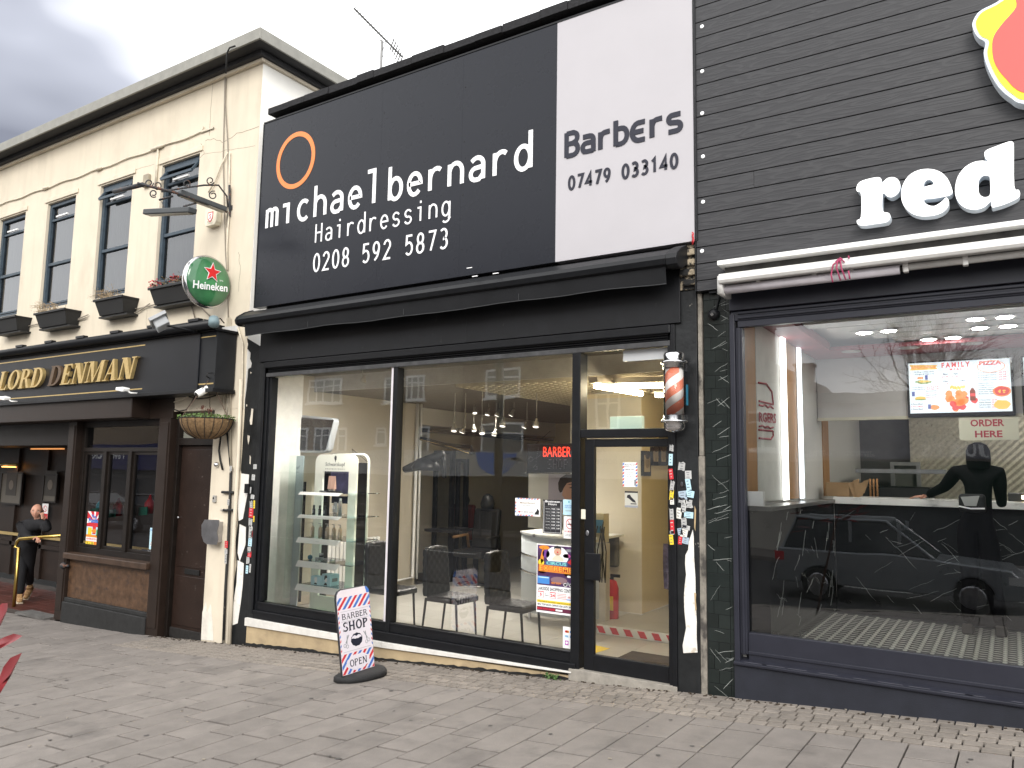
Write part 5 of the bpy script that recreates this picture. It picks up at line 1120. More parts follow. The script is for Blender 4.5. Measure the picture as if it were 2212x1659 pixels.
MB().lathe([(sc1*1.0, z_a-zb_), (sc1*1.0, H_*.845), (sc1*1.2, H_*.85), (sc1*1.2, H_*.875), (sc1*.95, H_*.885), (sc1*.95, H_*.96), (sc1*.85, H_*.985), (sc1*.5, H_*.998), (0, H_)], (*cxy, zb_), 32).build('upper_cap', chrome, t, smooth=True)
sm = bpy.data.materials.new('spiral_stripes'); sm.use_nodes = True; tt = sm.node_tree; b_ = tt.nodes['Principled BSDF']; b_.inputs['Roughness'].default_value = .35; b_.inputs['Coat Weight'].default_value = .4
hB = z_a-z_b; white2 = flat('pole_white', (.72, .66, .64)); redp = flat('pole_red', (.66, .20, .12))
MB().lathe([(sc1*.80, z_b-zb_), (sc1*.80, z_a-zb_)], (*cxy, zb_), 32).build('inner_cylinder', white2, t, smooth=True)
for k in range(2):
    V = []; n = 40; 
    for i in range(n+1):
        a = 2*math.pi*(i/n)*1.25+k*math.pi+.9; zc = z_b+hB*(i/n); hw = hB*.105
        for dz in (-hw, hw): V.append((cxy[0]+sc1*.815*math.cos(a), cxy[1]+sc1*.815*math.sin(a), min(z_a, max(z_b, zc+dz))))
    MB().add(V, [(2*i, 2*i+2, 2*i+3, 2*i+1) for i in range(n)]).build('red_stripe', redp, t, smooth=True)
MB().lathe([(sc1*.96, z_b-zb_), (sc1*.96, z_a-zb_)], (*cxy, zb_), 32).build('clear_tube', glassy('clear_tube', 1.45), t, smooth=True)
MB().box(cxy[0]-.03, cxy[0]+.06, -.17, -.03, zb_+.10, zb_+.16).box(cxy[0]-.03, cxy[0]+.06, -.17, -.03, zt_-.16, zt_-.10).build('wall_bracket', steel, t)
MB().box(cxy[0]+.085, cxy[0]+.095, -.115, -.09, z_b+.09, z_a-.14).build('blue_tape', flat('tape_blue', (.02, .14, .22)), t)

# ------------------------------------------------------------------ barber interior
RX0, RX1, RY1, RZ = -7.98, -2.40, 8.2, 3.04; RZ2 = 2.84
ins = bs
MB().box(RX0-.04, RX0, .12, 3.15, -.02, RZ).build('party_wall', wallw, ins); MB().box(RX0, RX0+.03, .12, .62, 0, RZ-.01).build('lit_pier_strip', mat('lit_strip_white', (.80, .79, .74), .7), ins)  # whiter strip by the window: daylight there is put into its colour
MB().box(RX0-.9, RX0-.85, 3.15, RY1, -.02, RZ).box(RX0-.9, RX0, 3.10, 3.15, -.02, RZ).build('rear_side_wall', walls2, ins)
MB().box(RX0-.9, RX1, RY1, RY1+.05, -.02, RZ).box(RX1, RX1+.04, .12, RY1, -.02, RZ).build('back_wall', mat('yellow_wall', (.74, .64, .43), .8, var=.05, vscale=2), ins)
MB().box(RX0-.9, RX1, .06, RY1, -.10, -.012).build('floor_screed', tg, ins)
ft = mat('salon_floor_tile', (.42, .41, .38), .32, var=.08, vscale=4, rand=.04)
fo = MB().box(RX0, RX1, .12, .13, -.011, -.009).build('floor_edge', tg, ins)
for i in range(12):
    for j in range(9):
        xx, yy = RX1-(i+1)*.46, .13+j*.46
        MB().box(xx+.002, xx+.458, yy+.002, yy+.458, -.012, .0).build('tile', ft, fo)
MB().box(RX0-.9, RX1, 4.28, RY1, -.012, -.001).build('rear_floor', ft, ins)
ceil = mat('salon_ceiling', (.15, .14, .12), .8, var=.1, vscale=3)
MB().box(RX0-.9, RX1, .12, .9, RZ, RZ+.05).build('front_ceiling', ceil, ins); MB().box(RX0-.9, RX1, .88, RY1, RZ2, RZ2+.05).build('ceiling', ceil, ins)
# open grid ceiling tiles over the door side
cg = MB()
for i in range(34): cg.box(-5.6, RX1, .9+i*.12, .912+i*.12, RZ2-.045, RZ2-.003)
for i in range(27): cg.box(-5.6+i*.12, -5.588+i*.12, .9, 5.0, RZ2-.043, RZ2-.002)
cg.build('ceiling_grid', mat('grid_cream', (.45, .40, .30), .7), ins, kind='stuff')
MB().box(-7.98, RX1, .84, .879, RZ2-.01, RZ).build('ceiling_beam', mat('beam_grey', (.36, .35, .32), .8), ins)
# partition with reception recess
px0, px1 = -4.62, -3.82
MB().box(px0, px1, 2.38, RY1, -.0, RZ2-.001).build('partition', mat('yellow_wall', (0, 0, 0)), ins)
MB().box(px0+.002, px1-.002, 2.372, 2.379, .0, RZ2-.1).build('partition_face', walls2, ins)
MB().box(px0-.02, px1+.012, 2.36, 2.371, .0, .11).box(px1, px1+.012, 2.371, RY1, .0, .11).build('skirting', white, ins)
MB().box(-5.55, -4.64, 2.9, 3.02, .0, 2.15).box(-5.1, -4.64, 2.88, 3.02, 2.151, RZ2-.01).build('recess_wall', wallw, ins)
# raised step with hazard tape
s0, s1 = atz(z5(1005, 1415), .0), atz(z5(1345, 1460), .0)
SY = s0.y
MB().box(s0.x, RX1, SY, RY1, .0, .10).build('raised_step', ft, ins, bevel=.004)
MB().box(s0.x+.01, RX1, SY-.006, SY-.001, .005, .105).build('step_trim', white, ins)
n = 9
for i in range(n):
    a = s0.x+.04+i*.165; mat_ = cR
    for k in (0, 1):
        MB().prism([(a+k*.082, .018), (a+.082+k*.082, .018), (a+.082+k*.082-.04, .088), (a+k*.082-.04, .088)], SY-.009-k*.0003, SY-.0065).build('hazard_tape', (cR, cW)[k], ins)
m0, m1 = atz(z5(1140, 1495), .002), atz(z5(1345, 1530), .002)
tm = MB().box(-3.30, -2.42, .16, m0.y, .0005, .012).build('doormat', mat('coir_mat', (.05, .035, .022), .95, var=.4, bump=.6), None, bevel=.004); tag(tm, 'dark brown doormat just inside the barber shop door', 'doormat')
t = MB().prism([(atz(z5(*p), .001).x, atz(z5(*p), .001).y) for p in ((935, 1488), (990, 1468), (1068, 1485), (995, 1508))], .0005, .003, 'z').build('floor_notice', cY, None); tag(t, 'yellow notice stuck flat on the barber shop floor', 'floor notice')
# radiator, pipes on the party wall
t = thing('radiator', 'white ribbed radiator low on the salon wall behind the product stand', 'radiator', (RX0+.05, 1.6, .2))
for i in range(14): MB().box(RX0+.03, RX0+.08, 1.15+i*.075, 1.15+i*.075+.06, .14, .80).build('rib', white, t, bevel=.012)
MB().box(RX0+.035, RX0+.06, 1.15, 2.2, .16, .20).box(RX0+.035, RX0+.06, 1.15, 2.2, .72, .78).build('rail', white, t)
t = thing('wall_pipe', 'white pipe running down the salon wall corner to the floor', 'pipe', (RX0+.05, 3.0, 0)); MB().tube([(RX0+.04, 3.0, 2.9), (RX0+.04, 3.0, .12), (RX0+.04, 2.4, .10)], .025, 8).tube([(RX0+.09, 3.04, 2.9), (RX0+.09, 3.04, .10)], .018, 8).build('pipe_run', white, t, smooth=True)
# fluorescent tubes, ceiling
tube_e = emit('fluorescent', (1, .86, .58), 60)
for k, (pa, pb, zz) in enumerate((((1000, 262), (1215, 298), 2.66), ((1105, 263), (1335, 258), 2.68), ((1280, 303), (1335, 304), 2.68))):
    a, b = atz(z5(*pa), zz), atz(z5(*pb), zz)
    t = thing('fluorescent_light', ['slanting fluorescent tube under the salon ceiling', 'long fluorescent tube in a batten behind the slanting one in the salon', 'short visible end of a fluorescent tube near the barber pole'][k], 'ceiling light', tuple(a))
    MB().tube([a, b], .022, 8).build('tube', tube_e, t, smooth=True)
    d = (b-a).normalized(); MB().obox((a+b)/2+Vector((0, 0, .06)), (b-a)/2+d*.04, d.cross(Vector((0, 0, 1)))*.05, (0, 0, .03)).build('batten', mat('batten', (.3, .26, .2), .6), t)
# a few pendant spotlights
PS = [(342, 300, 470, 0), (391, 315, 478, 0), (435, 330, 388, 1), (470, 345, 482, 0), (502, 340, 395, 1), (553, 330, 400, 1), (571, 285, 447, 0), (620, 350, 400, 1), (680, 350, 455, 1), (725, 262, 450, 0), (535, 440, 490, 1), (432, 420, 470, 1)]
spm = mat('spot_white', (.32, .31, .28), .4)
names = ['first', 'third', 'fourth', 'fifth', 'sixth', 'eighth', 'ninth', 'tenth', 'eleventh', 'twelfth', 'seventh', 'second']
order = sorted(range(12), key=lambda i: PS[i][0]); rank = {i: r for r, i in enumerate(order)}
nth = ['first', 'second', 'third', 'fourth', 'fifth', 'sixth', 'seventh', 'eighth', 'ninth', 'tenth', 'eleventh', 'twelfth']
for i, (x, ya, yb, far) in enumerate(PS):
    Y = (3.4 if far else 1.9); a, b = at(z5(x, ya), Y), at(z5(x, yb), Y)
    t = thing('pendant_spotlight', f'{nth[rank[i]]} from the left of the small spotlights hanging from the salon ceiling', 'spotlight', (b.x, b.y, b.z), 'spotlights hanging in the salon')
    MB().tube([(b.x, b.y, RZ2), (b.x, b.y, b.z+.12)], .006, 6).build('rod', spm, t)
    tl = Vector((random.uniform(-.4, .4), -.3, -1)).normalized()
    MB().lathe([(.016, 0), (.022, .05), (.042, .08), (.045, .11)], (b.x, b.y, b.z+.10), 12, tl).build('lamp_head', spm, t, smooth=True)
    MB().lathe([(.036, .111), (.036, .112)], (b.x, b.y, b.z+.10), 12, tl).build('bulb', emit('spot_bulb', (1, .93, .80), 1.5), t)
    ld = bpy.data.lights.new('spot_bulb', 'SPOT'); ld.energy = 9 if far else 44; ld.spot_size = R_(150); ld.spot_blend = .9; ld.color = (1, .93, .82); ld.shadow_soft_size = .05  # spot light added at every pendant to brighten the salon
    lo_ = bpy.data.objects.new('bulb_light', ld); C.objects.link(lo_); lo_.parent = t; lo_.location = tl*.13+Vector((0, 0, .10)); lo_.rotation_euler = (tl+Vector((0, 0, 0))).to_track_quat('-Z', 'Y').to_euler()
# small lit spotlight hanging in the window bay over the product stand
p = at(zs(1180, 280), .30)
t = thing('window_spotlight', 'single small lit spotlight hanging in the window bay above the product stand', 'spotlight', tuple(p))
MB().tube([(p.x, p.y, RZ), tuple(p)], .006, 6).build('rod', spm, t)
wd_ = Vector((-.55, .12, -1)).normalized(); MB().lathe([(.016, -.09), (.022, -.05), (.042, -.02), (.045, 0)], p, 12, wd_).build('lamp_head', spm, t, smooth=True); MB().lathe([(.036, .001), (.036, .002)], p, 12, wd_).build('bulb', emit('spot_bulb', (1, 1, 1), 1), t)
ld = bpy.data.lights.new('spot_bulb', 'SPOT'); ld.energy = 95; ld.color = (1, .96, .90); ld.shadow_soft_size = .06; ld.spot_size = R_(140); ld.spot_blend = .9
lo_ = bpy.data.objects.new('bulb_light', ld); C.objects.link(lo_); lo_.parent = t; lo_.location = wd_*.02; lo_.rotation_euler = wd_.to_track_quat('-Z', 'Y').to_euler()
# reception desk (curved front)
t = thing('reception_desk', 'curved pale grey reception desk with chrome bands on steel legs', 'desk', (-4.95, 1.75, 0))
deskm = mat('desk_laminate', (.50, .54, .57), .35, var=.04)
d0, d1 = at(z5(595, 915), 1.55), at(z5(905, 930), 1.55)
cv_ = []
for i in range(15):
    u = i/14; cv_.append((d0.x+(-4.02-d0.x)*u, 1.95-.50*math.sin(math.pi*(.06+u*.8))))
dtop = 1.02; dbot = .12
V = [(x, y, dbot) for x, y in cv_]+[(x, y, dtop) for x, y in cv_]+[(x, y+.04, dtop) for x, y in cv_]+[(x, y+.04, dbot) for x, y in cv_]; n = 15
MB().add(V, [(i+r*n, i+1+r*n, i+1+((r+1) % 4)*n, i+((r+1) % 4)*n) for i in range(n-1) for r in range(4)]).build('curved_front', deskm, t, smooth=True)
MB().prism([(x, y-.03) for x, y in cv_]+[(cv_[-1][0], 2.3), (cv_[0][0], 2.3)], dtop+.001, dtop+.03, 'z').build('top', mat('desk_top', (.62, .64, .64), .3), t, bevel=.004)
for zz in (.78, .58): MB().tube([(x, y-.012, zz) for x, y in cv_], .013, 8).build('chrome_band', chrome, t, smooth=True)
MB().tube([(cv_[0][0]+.2, 1.75, 0), (cv_[0][0]+.2, 1.75, .13)], .02).build('leg', steel, t); MB().tube([(-4.4, 1.7, 0), (-4.4, 1.7, .13)], .02).build('leg', steel, t)
lk = at(z5(715, 958), 1.47); MB().lathe([(.022, 0), (.02, .01)], (lk.x, lk.y, lk.z), 12, (0, -1, 0)).build('lock', steel, t)
# quilted chairs ------------------------------------------
def make_chair(loc, label):
    t = thing('quilted_chair', label, 'chair', loc, 'quilted black waiting chairs in the window')
    X, Y, Z = loc; mb = MB(); nx, nz = 20, 26; Wd = .40
    def pillow(u, v): # diamond quilting
        a = abs(math.sin(math.pi*(u*4+v*5))); b = abs(math.sin(math.pi*(u*4-v*5))); return .012*min(a, b)**.5
    V = []; F = []
    for j in range(nz+1):
        v = j/nz; zz = Z+.42+.51*v; xo = X-.03*v-.02; inset = .0 if v < .3 else .0
        for i in range(nx+1):
            u = i/nx; w2 = Wd*(1-.10*v*v); V.append((xo+.028+pillow(u, v), Y+(Wd-w2)/2+w2*u, zz+.02*math.sin(math.pi*u)*(v > .98)))
    m = nx+1; N0 = len(V)
    for j in range(nz+1):
        for i in range(nx+1): p = V[j*m+i]; v = j/nz; V.append((X-.03*v-.02-.02-pillow(i/nx, v), p[1], p[2]))
    for j in range(nz):
        for i in range(nx):
            F.append((j*m+i, j*m+i+1, (j+1)*m+i+1, (j+1)*m+i)); F.append((N0+j*m+i, N0+(j+1)*m+i, N0+(j+1)*m+i+1, N0+j*m+i+1))
        F.append((j*m, (j+1)*m, N0+(j+1)*m, N0+j*m)); F.append((j*m+nx, N0+j*m+nx, N0+(j+1)*m+nx, (j+1)*m+nx))
    for i in range(nx): F.append((nz*m+i, nz*m+i+1, N0+nz*m+i+1, N0+nz*m+i)); F.append((i, N0+i, N0+i+1, i+1))
    mb.add(V, F).build('backrest', leather, t, smooth=True)
    V = []; F = []; ns = 18
    for j in range(ns+1):
        for i in range(ns+1):
            u, v = i/ns, j/ns; V.append((X+.0+.42*v, Y+.01+(Wd-.02)*u, Z+.425+pillow(u, v)-.02*(v > .97)))
    m = ns+1
    for j in range(ns):
        for i in range(ns): F.append((j*m+i, j*m+i+1, (j+1)*m+i+1, (j+1)*m+i))
    mb = MB().add(V, F); mb.box(X, X+.42, Y+.01, Y+Wd-.01, Z+.37, Z+.42); mb.build('seat', leather, t, smooth=True)
    for dx, dy, sl in ((-.02, .02, -.05), (-.02, Wd-.02, -.05), (.38, .03, .03), (.38, Wd-.03, .03)):
        MB().tube([(X+dx, Y+dy, Z+.40), (X+dx+sl, Y+dy, Z)], [.015, .011], 8).build('leg', blk2, t, smooth=True)
    return t
c3 = at(z5(485, 1180), .24); c2_ = at(z5(197, 1180), .24); c1_ = at(zt(905, 700), .24)
ch = make_chair((c3.x+.05, .24, 0), 'quilted black chair nearest the reception desk in the shop window')
dup(ch, (c2_.x+.05, .24, 0), 'quilted black chair in the middle, just right of the pale window mullion')
dup(ch, (c1_.x+.05, .24, 0), 'quilted black chair between the product stand and the window mullion')
# display stand --------------------------------------------
YD = .50
t = thing('product_stand', 'tall white product display stand with five glass shelves and Schwarzkopf lettering', 'display stand', (-7.2, YD, 0))
cwh = mat('stand_white', (.90, .90, .80), .3, var=.02)
sx0, sx1 = at(zs(665, 1300), YD).x, at(zs(1115, 1300), YD).x; sztop = at(zs(880, 1077), YD).z
ix0, ix1 = at(zs(745, 1400), YD).x, at(zs(1028, 1400), YD).x; iz1 = at(zs(880, 1262), YD).z; iz0 = at(zt(650, 940), YD).z
R = .10
outer = [(sx0, .02), (sx1, .02)]+[(sx1-R+R*math.cos(R_(a)), sztop-R+R*math.sin(R_(a))) for a in range(0, 91, 15)]+[(sx0+R+R*math.cos(R_(a)), sztop-R+R*math.sin(R_(a))) for a in range(90, 181, 15)]
def stand_body(y0, y1, name, m_):
    r = .05; b = MB()
    b.box(sx0, ix0, y0, y1, .02, sztop-R).box(ix1, sx1, y0, y1, .02, sztop-R).box(ix0, ix1, y0, y1, .02, iz0)
    b.prism([(ix0, iz1), (ix1, iz1), (ix1, sztop-R), (sx1, sztop-R)]+[(sx1-R+R*math.cos(R_(a)), sztop-R+R*math.sin(R_(a))) for a in range(15, 91, 15)]+[(sx0+R+R*math.cos(R_(a)), sztop-R+R*math.sin(R_(a))) for a in range(90, 181, 15)]+[(ix0, sztop-R)], y0, y1)
    return b.build(name, m_, t)
stand_body(YD, YD+.03, 'front_panel', cwh); 
MB().box(sx1-.055, sx1-.001, YD+.031, YD+.20, .02, sztop-R).box(ix0-.05, ix0-.001, YD+.031, YD+.14, .1, iz1).build('black_side', mat('gloss_black', (.008, .008, .009), .15), t)
MB().tube([(sx1+.004, YD+.21, .02), (sx1+.004, YD+.21, sztop-R)]+[(sx1-R+(R+.004)*math.cos(R_(a)), YD+.21, sztop-R+(R+.004)*math.sin(R_(a))) for a in range(0, 91, 15)]+[(sx0+R, YD+.21, sztop)], .018, 6).build('back_rim', cwh, t, smooth=True)
MB().box(ix0+.0, ix1+.0, YD+.14, YD+.15, at(zt(700, 90), YD).z, iz1).build('inset_picture', mat('inset_blue', (.045, .04, .09), .3, var=.6, vscale=6), t)
MB().box(ix0+.04, ix1, YD+.132, YD+.139, at(zs(800, 1610), YD).z, at(zs(800, 1530), YD).z).build('inset_dark', flat('inset_navy', (.012, .015, .04)), t)
logo = flat('logo_black', (.015, .015, .015))
def profile(cx, cz, h, Y, par):
    pts = [(-.1, .98), (.12, 1), (.3, .9), (.36, .72), (.30, .55), (.34, .42), (.24, .34), (.14, .22), (.10, .02), (-.05, -.05), (.0, .15), (-.12, .3), (-.28, .42), (-.34, .62), (-.30, .85)]
    MB().prism([(cx+u*h*.7, cz+v*h) for u, v in pts], Y-.0015, Y-.0002).build('head_emblem', logo, par)
pa, pb = at(zs(780, 1205), YD), at(zs(992, 1205), YD); pt = at(zs(885, 1090), YD)
profile((pa.x+pb.x)/2, at(zs(885, 1160), YD).z, pt.z-at(zs(885, 1160), YD).z, YD, t)
text('Schwarzkopf', pa.x, pb.x, at(zs(880, 1216), YD).z, at(zs(880, 1163), YD).z, YD-.0002, 'lettering', logo, t, bold=.0)
text('P R O F E S S I O N A L', pa.x, pb.x, at(zs(880, 1243), YD).z, at(zs(880, 1228), YD).z, YD-.0002, 'small_lettering', logo, t)
shg = glassy('shelf_glass', 1.5, (.88, .95, .92))
YL = .22; shz = []
for i, (xa, xb, yt, yb) in enumerate(((380, 722, 75, 108), (372, 715, 265, 300), (360, 705, 455, 505), (357, 700, 648, 705), (350, 695, 842, 900))):
    a, b = at(zt(xa, (yt+yb)/2), YL), at(zt(xb, (yt+yb)/2), YL); zt0, zt1 = at(zt((xa+xb)/2, yt+6), YL).z, at(zt((xa+xb)/2, yb-3), YL).z; shz.append((a.x, b.x, zt0))
    MB().add([(a.x, YL, zt0), (b.x, YL, zt0), (b.x-.035, YL-.035, zt1), (a.x-.005, YL-.035, zt1), (a.x, YL+.012, zt0), (b.x, YL+.012, zt0), (b.x-.035, YL-.023, zt1), (a.x-.005, YL-.023, zt1)], [(0, 3, 2, 1), (4, 5, 6, 7), (0, 1, 5, 4), (3, 7, 6, 2), (0, 4, 7, 3), (1, 2, 6, 5)]).build('shelf_lip', white, t)
    MB().box(a.x+.01, b.x+.16, YL+.013, YD+.2, zt0-.008, zt0-.001).build('shelf', shg, t)
    cx = (a.x+b.x)/2; MB().box(cx-.03, cx+.03, YL-.021, YL-.019, (zt0+zt1)/2-.004, (zt0+zt1)/2-.001).build('lip_print', flat('lip_print', (.4, .4, .4)), t)
    if i == 0: lipx = (a.x, b.x)
MB().box(lipx[0]+.0, lipx[0]+.025, YL+.04, YL+.065, .15, 1.62).build('glass_upright', shg, t); MB().box(lipx[0]+.02, lipx[0]+.028, YL+.3, YL+.308, .15, 1.62).build('glass_upright', shg, t)
a, b = at(zt(345, 1020), .24), at(zt(680, 1060), .24); MB().box(a.x, sx1-.02, .15, YD, .0, .04).build('base', cwh, t, bevel=.004)
# products
def item(kind, label, x, z, Y=.36, h=.12, col=None, grp=None):
    t = thing(kind, label, kind.replace('_', ' ').split()[-1], (x, Y, z), grp); return t
def bottle_on(px, shelf, label, kind, col, rw, hh, Y=.36, grp=None, shape='bottle', zz=zt):
    p = at(zz(*px), Y); z = shz[shelf][2]; t = item(kind, label, p.x, z, Y, grp=grp)
    if shape == 'pump':
        MB().lathe([(rw, 0), (rw, hh*.62), (rw*.9, hh*.70), (rw*.4, hh*.75), (rw*.4, hh*.8)], (p.x, Y, z), 14).build('body', col, t, smooth=True); MB().lathe([(rw*.5, hh*.8), (rw*.45, hh*.86), (.004, hh*.87), (.004, hh*.95), (.012, hh*.95), (.012, hh)], (p.x, Y, z), 10).build('pump', steel, t); MB().box(p.x-.035, p.x, Y-.005, Y+.005, z+hh*.96, z+hh).build('nozzle', steel, t)
        MB().box(p.x-rw*.5, p.x+rw*.5, Y-rw-.0015, Y-rw*.9, z+hh*.15, z+hh*.5).build('label', flat('bottle_label', (.5, .42, .36)), t)
    elif shape == 'dark': MB().lathe([(rw, 0), (rw, hh*.6), (rw*.55, hh*.66), (rw*.55, hh*.7)], (p.x, Y, z), 12).build('body', col, t, smooth=True); MB().lathe([(rw*.75, hh*.7), (rw*.7, hh)], (p.x, Y, z), 12).build('cap', col, t); MB().box(p.x-rw*.4, p.x+rw*.4, Y-rw-.001, Y-rw*.9, z+hh*.15, z+hh*.5).build('label', cGr, t)
    elif shape == 'tube': MB().add([(p.x-rw, Y, z+hh), (p.x+rw, Y, z+hh), (p.x+rw*.9, Y-.02, z+.04), (p.x-rw*.9, Y-.02, z+.04), (p.x+rw*.9, Y+.02, z+.04), (p.x-rw*.9, Y+.02, z+.04)], [(0, 3, 2, 1), (0, 1, 4, 5), (3, 5, 4, 2), (0, 5, 3), (1, 2, 4)]).build('body', col, t); MB().lathe([(rw*.8, 0), (rw*.8, .038)], (p.x, Y, z), 12).build('cap', chrome, t)
    elif shape == 'can': MB().lathe([(rw, 0), (rw, hh*.8), (rw*.7, hh*.86), (rw*.7, hh*.88)], (p.x, Y, z), 14).build('body', col, t, smooth=True); MB().lathe([(rw*.75, hh*.88), (rw*.75, hh)], (p.x, Y, z), 12).build('cap', white, t)
    elif shape == 'tin': MB().lathe([(rw, 0), (rw, hh*.55)], (p.x, Y, z), 18).build('body', col, t, smooth=True); MB().lathe([(rw*1.05, hh*.56), (rw*1.05, hh)], (p.x, Y, z), 18).build('lid', steel, t, smooth=True)
    return t
sp_ = .0037
dkb = flat('dark_bottle', (.02, .02, .025)); champ = mat('champagne_bottle', (.50, .38, .28), .3, metal=.4); pinkt = flat('pink_tube', (.60, .38, .30)); greyt = flat('grey_tube', (.33, .33, .33))
bottle_on((622, 50), 0, 'left of two pink tubes on the top shelf of the product stand', 'hair_tube', pinkt, .030, .20, shape='tube', grp='pink tubes on the stand'); bottle_on((650, 50), 0, 'right of two pink tubes on the top shelf of the product stand', 'hair_tube', pinkt, .030, .20, shape='tube', grp='pink tubes on the stand')
p = at(zt(655, 68), .34); t = thing('product_tray', 'flat black tray under the pink tubes on the top shelf', 'tray', (p.x, .3, shz[0][2])); MB().box(p.x-.17, p.x+.14, .26, .33, shz[0][2], shz[0][2]+.02).build('tray_body', dkb, t); text('Repair expertise', p.x-.16, p.x-.05, shz[0][2]+.004, shz[0][2]+.015, .26, 'lettering', lettw, t)
for px, lab in (((489, 230), 'first'), ((537, 230), 'second'), ((580, 230), 'third')): bottle_on(px, 1, f'{lab} from the left of three small black bottles on the second shelf', 'styling_bottle', dkb, .019, .115, shape='dark', grp='black bottles on the second shelf')
tb = bottle_on((664, 210), 1, 'grey tube marked B on the second shelf of the stand', 'styling_tube', greyt, .028, .165, shape='tube'); text('B', at(zt(652, 0), .33).x, at(zt(672, 0), .33).x, shz[1][2]+.08, shz[1][2]+.125, .325, 'lettering', lettw, tb, bold=.03)
bottle_on((704, 200), 1, 'tall silver spray can at the right end of the second shelf', 'spray_can', steel, .022, .21, shape='can')
for i, px in enumerate(((478, 400), (542, 400), (598, 400), (654, 400), (704, 400))): bottle_on(px, 2, f'{nth[i]} from the left of five champagne coloured pump bottles on the third shelf', 'pump_bottle', champ, .024, .175, shape='pump', grp='pump bottles on the third shelf')
p = at(zt(458, 620), .36); t = thing('blue_ball', 'shiny blue ball shaped tub on the fourth shelf of the stand', 'tub', (p.x, .36, shz[3][2])); MB().lathe([(.031*math.sin(math.pi*(i+.05)/10.1), .031-.031*math.cos(math.pi*(i+.05)/10.1)) for i in range(11)], (p.x, .36, shz[3][2]), 18).build('ball', mat('blue_gloss', (.02, .16, .24), .15, coat=.6), t, smooth=True)
bottle_on((520, 630), 3, 'dark tin at the left of the stacked tins on the fourth shelf', 'wax_tin', greyt, .030, .042, shape='tin'); bottle_on((548, 630), 3, 'dark tin carrying another tin on the fourth shelf', 'wax_tin', greyt, .028, .042, Y=.40, shape='tin')
p = at(zt(548, 630), .40); t = thing('wax_tin', 'topmost dark tin of the stack on the fourth shelf', 'tin', (p.x, .40, shz[3][2]+.042)); MB().lathe([(.027, 0), (.027, .02)], (p.x, .4, shz[3][2]+.042), 16).build('body', dkb, t); MB().lathe([(.028, .021), (.028, .045)], (p.x, .4, shz[3][2]+.042), 16).build('lid', steel, t)
bottle_on((583, 628), 3, 'small tin between the stack and the pale tin on the fourth shelf', 'wax_tin', greyt, .022, .035, shape='tin'); bottle_on((640, 640), 3, 'low pale cream tin at the right of the fourth shelf', 'wax_tin', flat('cream_tin', (.5, .46, .38)), .032, .03, shape='tin')
for k, (x0, x1, yt, lab, Y) in enumerate(((465, 545, 760, 'small pale blue box with a drawn white haired head on the fifth shelf', .34), (552, 700, 745, 'larger pale blue box with a drawn dark haired head on the fifth shelf', .36))):
    a, b = at(zt(x0, 800), Y-.05), at(zt(x1 if k == 0 else 622, 800), Y-.05); z = shz[4][2]; h_ = at(zt(x0, yt), Y-.05).z-z
    t = thing('product_box', lab, 'box', (a.x, Y, z)); MB().box(a.x, b.x, Y-.05, Y+(.04 if k == 0 else .10), z, z+h_).build('carton', cLb, t, bevel=.002)
    cx = (a.x+b.x)/2; w_ = b.x-a.x; MB().lathe([(.018*1.3, 0), (.018*1.3, .001)], (cx, Y-.0505, z+h_*.52), 14, (0, -1, 0), sy=1.3).build('drawn_face', cW, t); MB().prism([(cx-.035, z+.006), (cx+.03, z+.006), (cx+.01, z+h_*.25), (cx-.012, z+h_*.25)], Y-.052, Y-.0505).build('drawn_shoulders', dkb, t)
    MB().prism([(cx-.028, z+h_*.55), (cx-.02, z+h_*.88), (cx+.015, z+h_*.92), (cx+.026, z+h_*.7), (cx, z+h_*.66), (cx-.018, z+h_*.5)], Y-.053, Y-.0521).build('drawn_hair', cW if k == 0 else dkb, t)
    if k: 
        MB().box(b.x+.001, b.x+.002, Y-.02, Y+.07, z+h_*.35, z+h_*.65).build('side_print', cGr, t)
# tall side display panel with printed head emblem
YP = .56
a, b, c_, d = at(zs(300, 1090), YP), at(zs(540, 1092), YP), at(zt(345, 1000), YP), at(zt(160, 975), YP)
t = thing('display_panel', 'pale blue grey curved advertising panel at the left end of the shop window', 'panel', (a.x, YP, 0))
Lx = [at(zs(300, 1090), YP), at(zt(207, 130), YP), at(zt(195, 300), YP), at(zt(200, 450), YP), at(zt(185, 600), YP), at(zt(170, 800), YP), at(zt(160, 975), YP)]
Rx = [b.x+(c_.x-b.x)*i/6 for i in range(7)]
MB().prism([(q.x, q.z) for q in Lx]+[(Rx[6], .02), (Rx[0], a.z)], YP, YP+.02).build('panel_board', mat('panel_grey_blue', (.46, .52, .56), .35, var=.05, vscale=2), t, bevel=.003)
pa, pb = at(zs(318, 1240), YP), at(zs(497, 1240), YP); profile((pa.x+pb.x)/2, at(zs(405, 1205), YP).z, .12, YP, t)
text('Schwarzkopf', pa.x, pb.x, at(zs(405, 1240), YP).z, at(zs(405, 1198), YP).z, YP-.0002, 'lettering', logo, t); text('P R O F E S S I O N A L', pa.x, pb.x, at(zs(405, 1275), YP).z, at(zs(405, 1260), YP).z, YP-.0002, 'small_lettering', logo, t)
MB().quad((b.x+.03, .3, .15), (b.x+.03, .8, .15), (b.x+.03, .8, a.z), (b.x+.03, .3, a.z)).build('glass_side', shg, t)
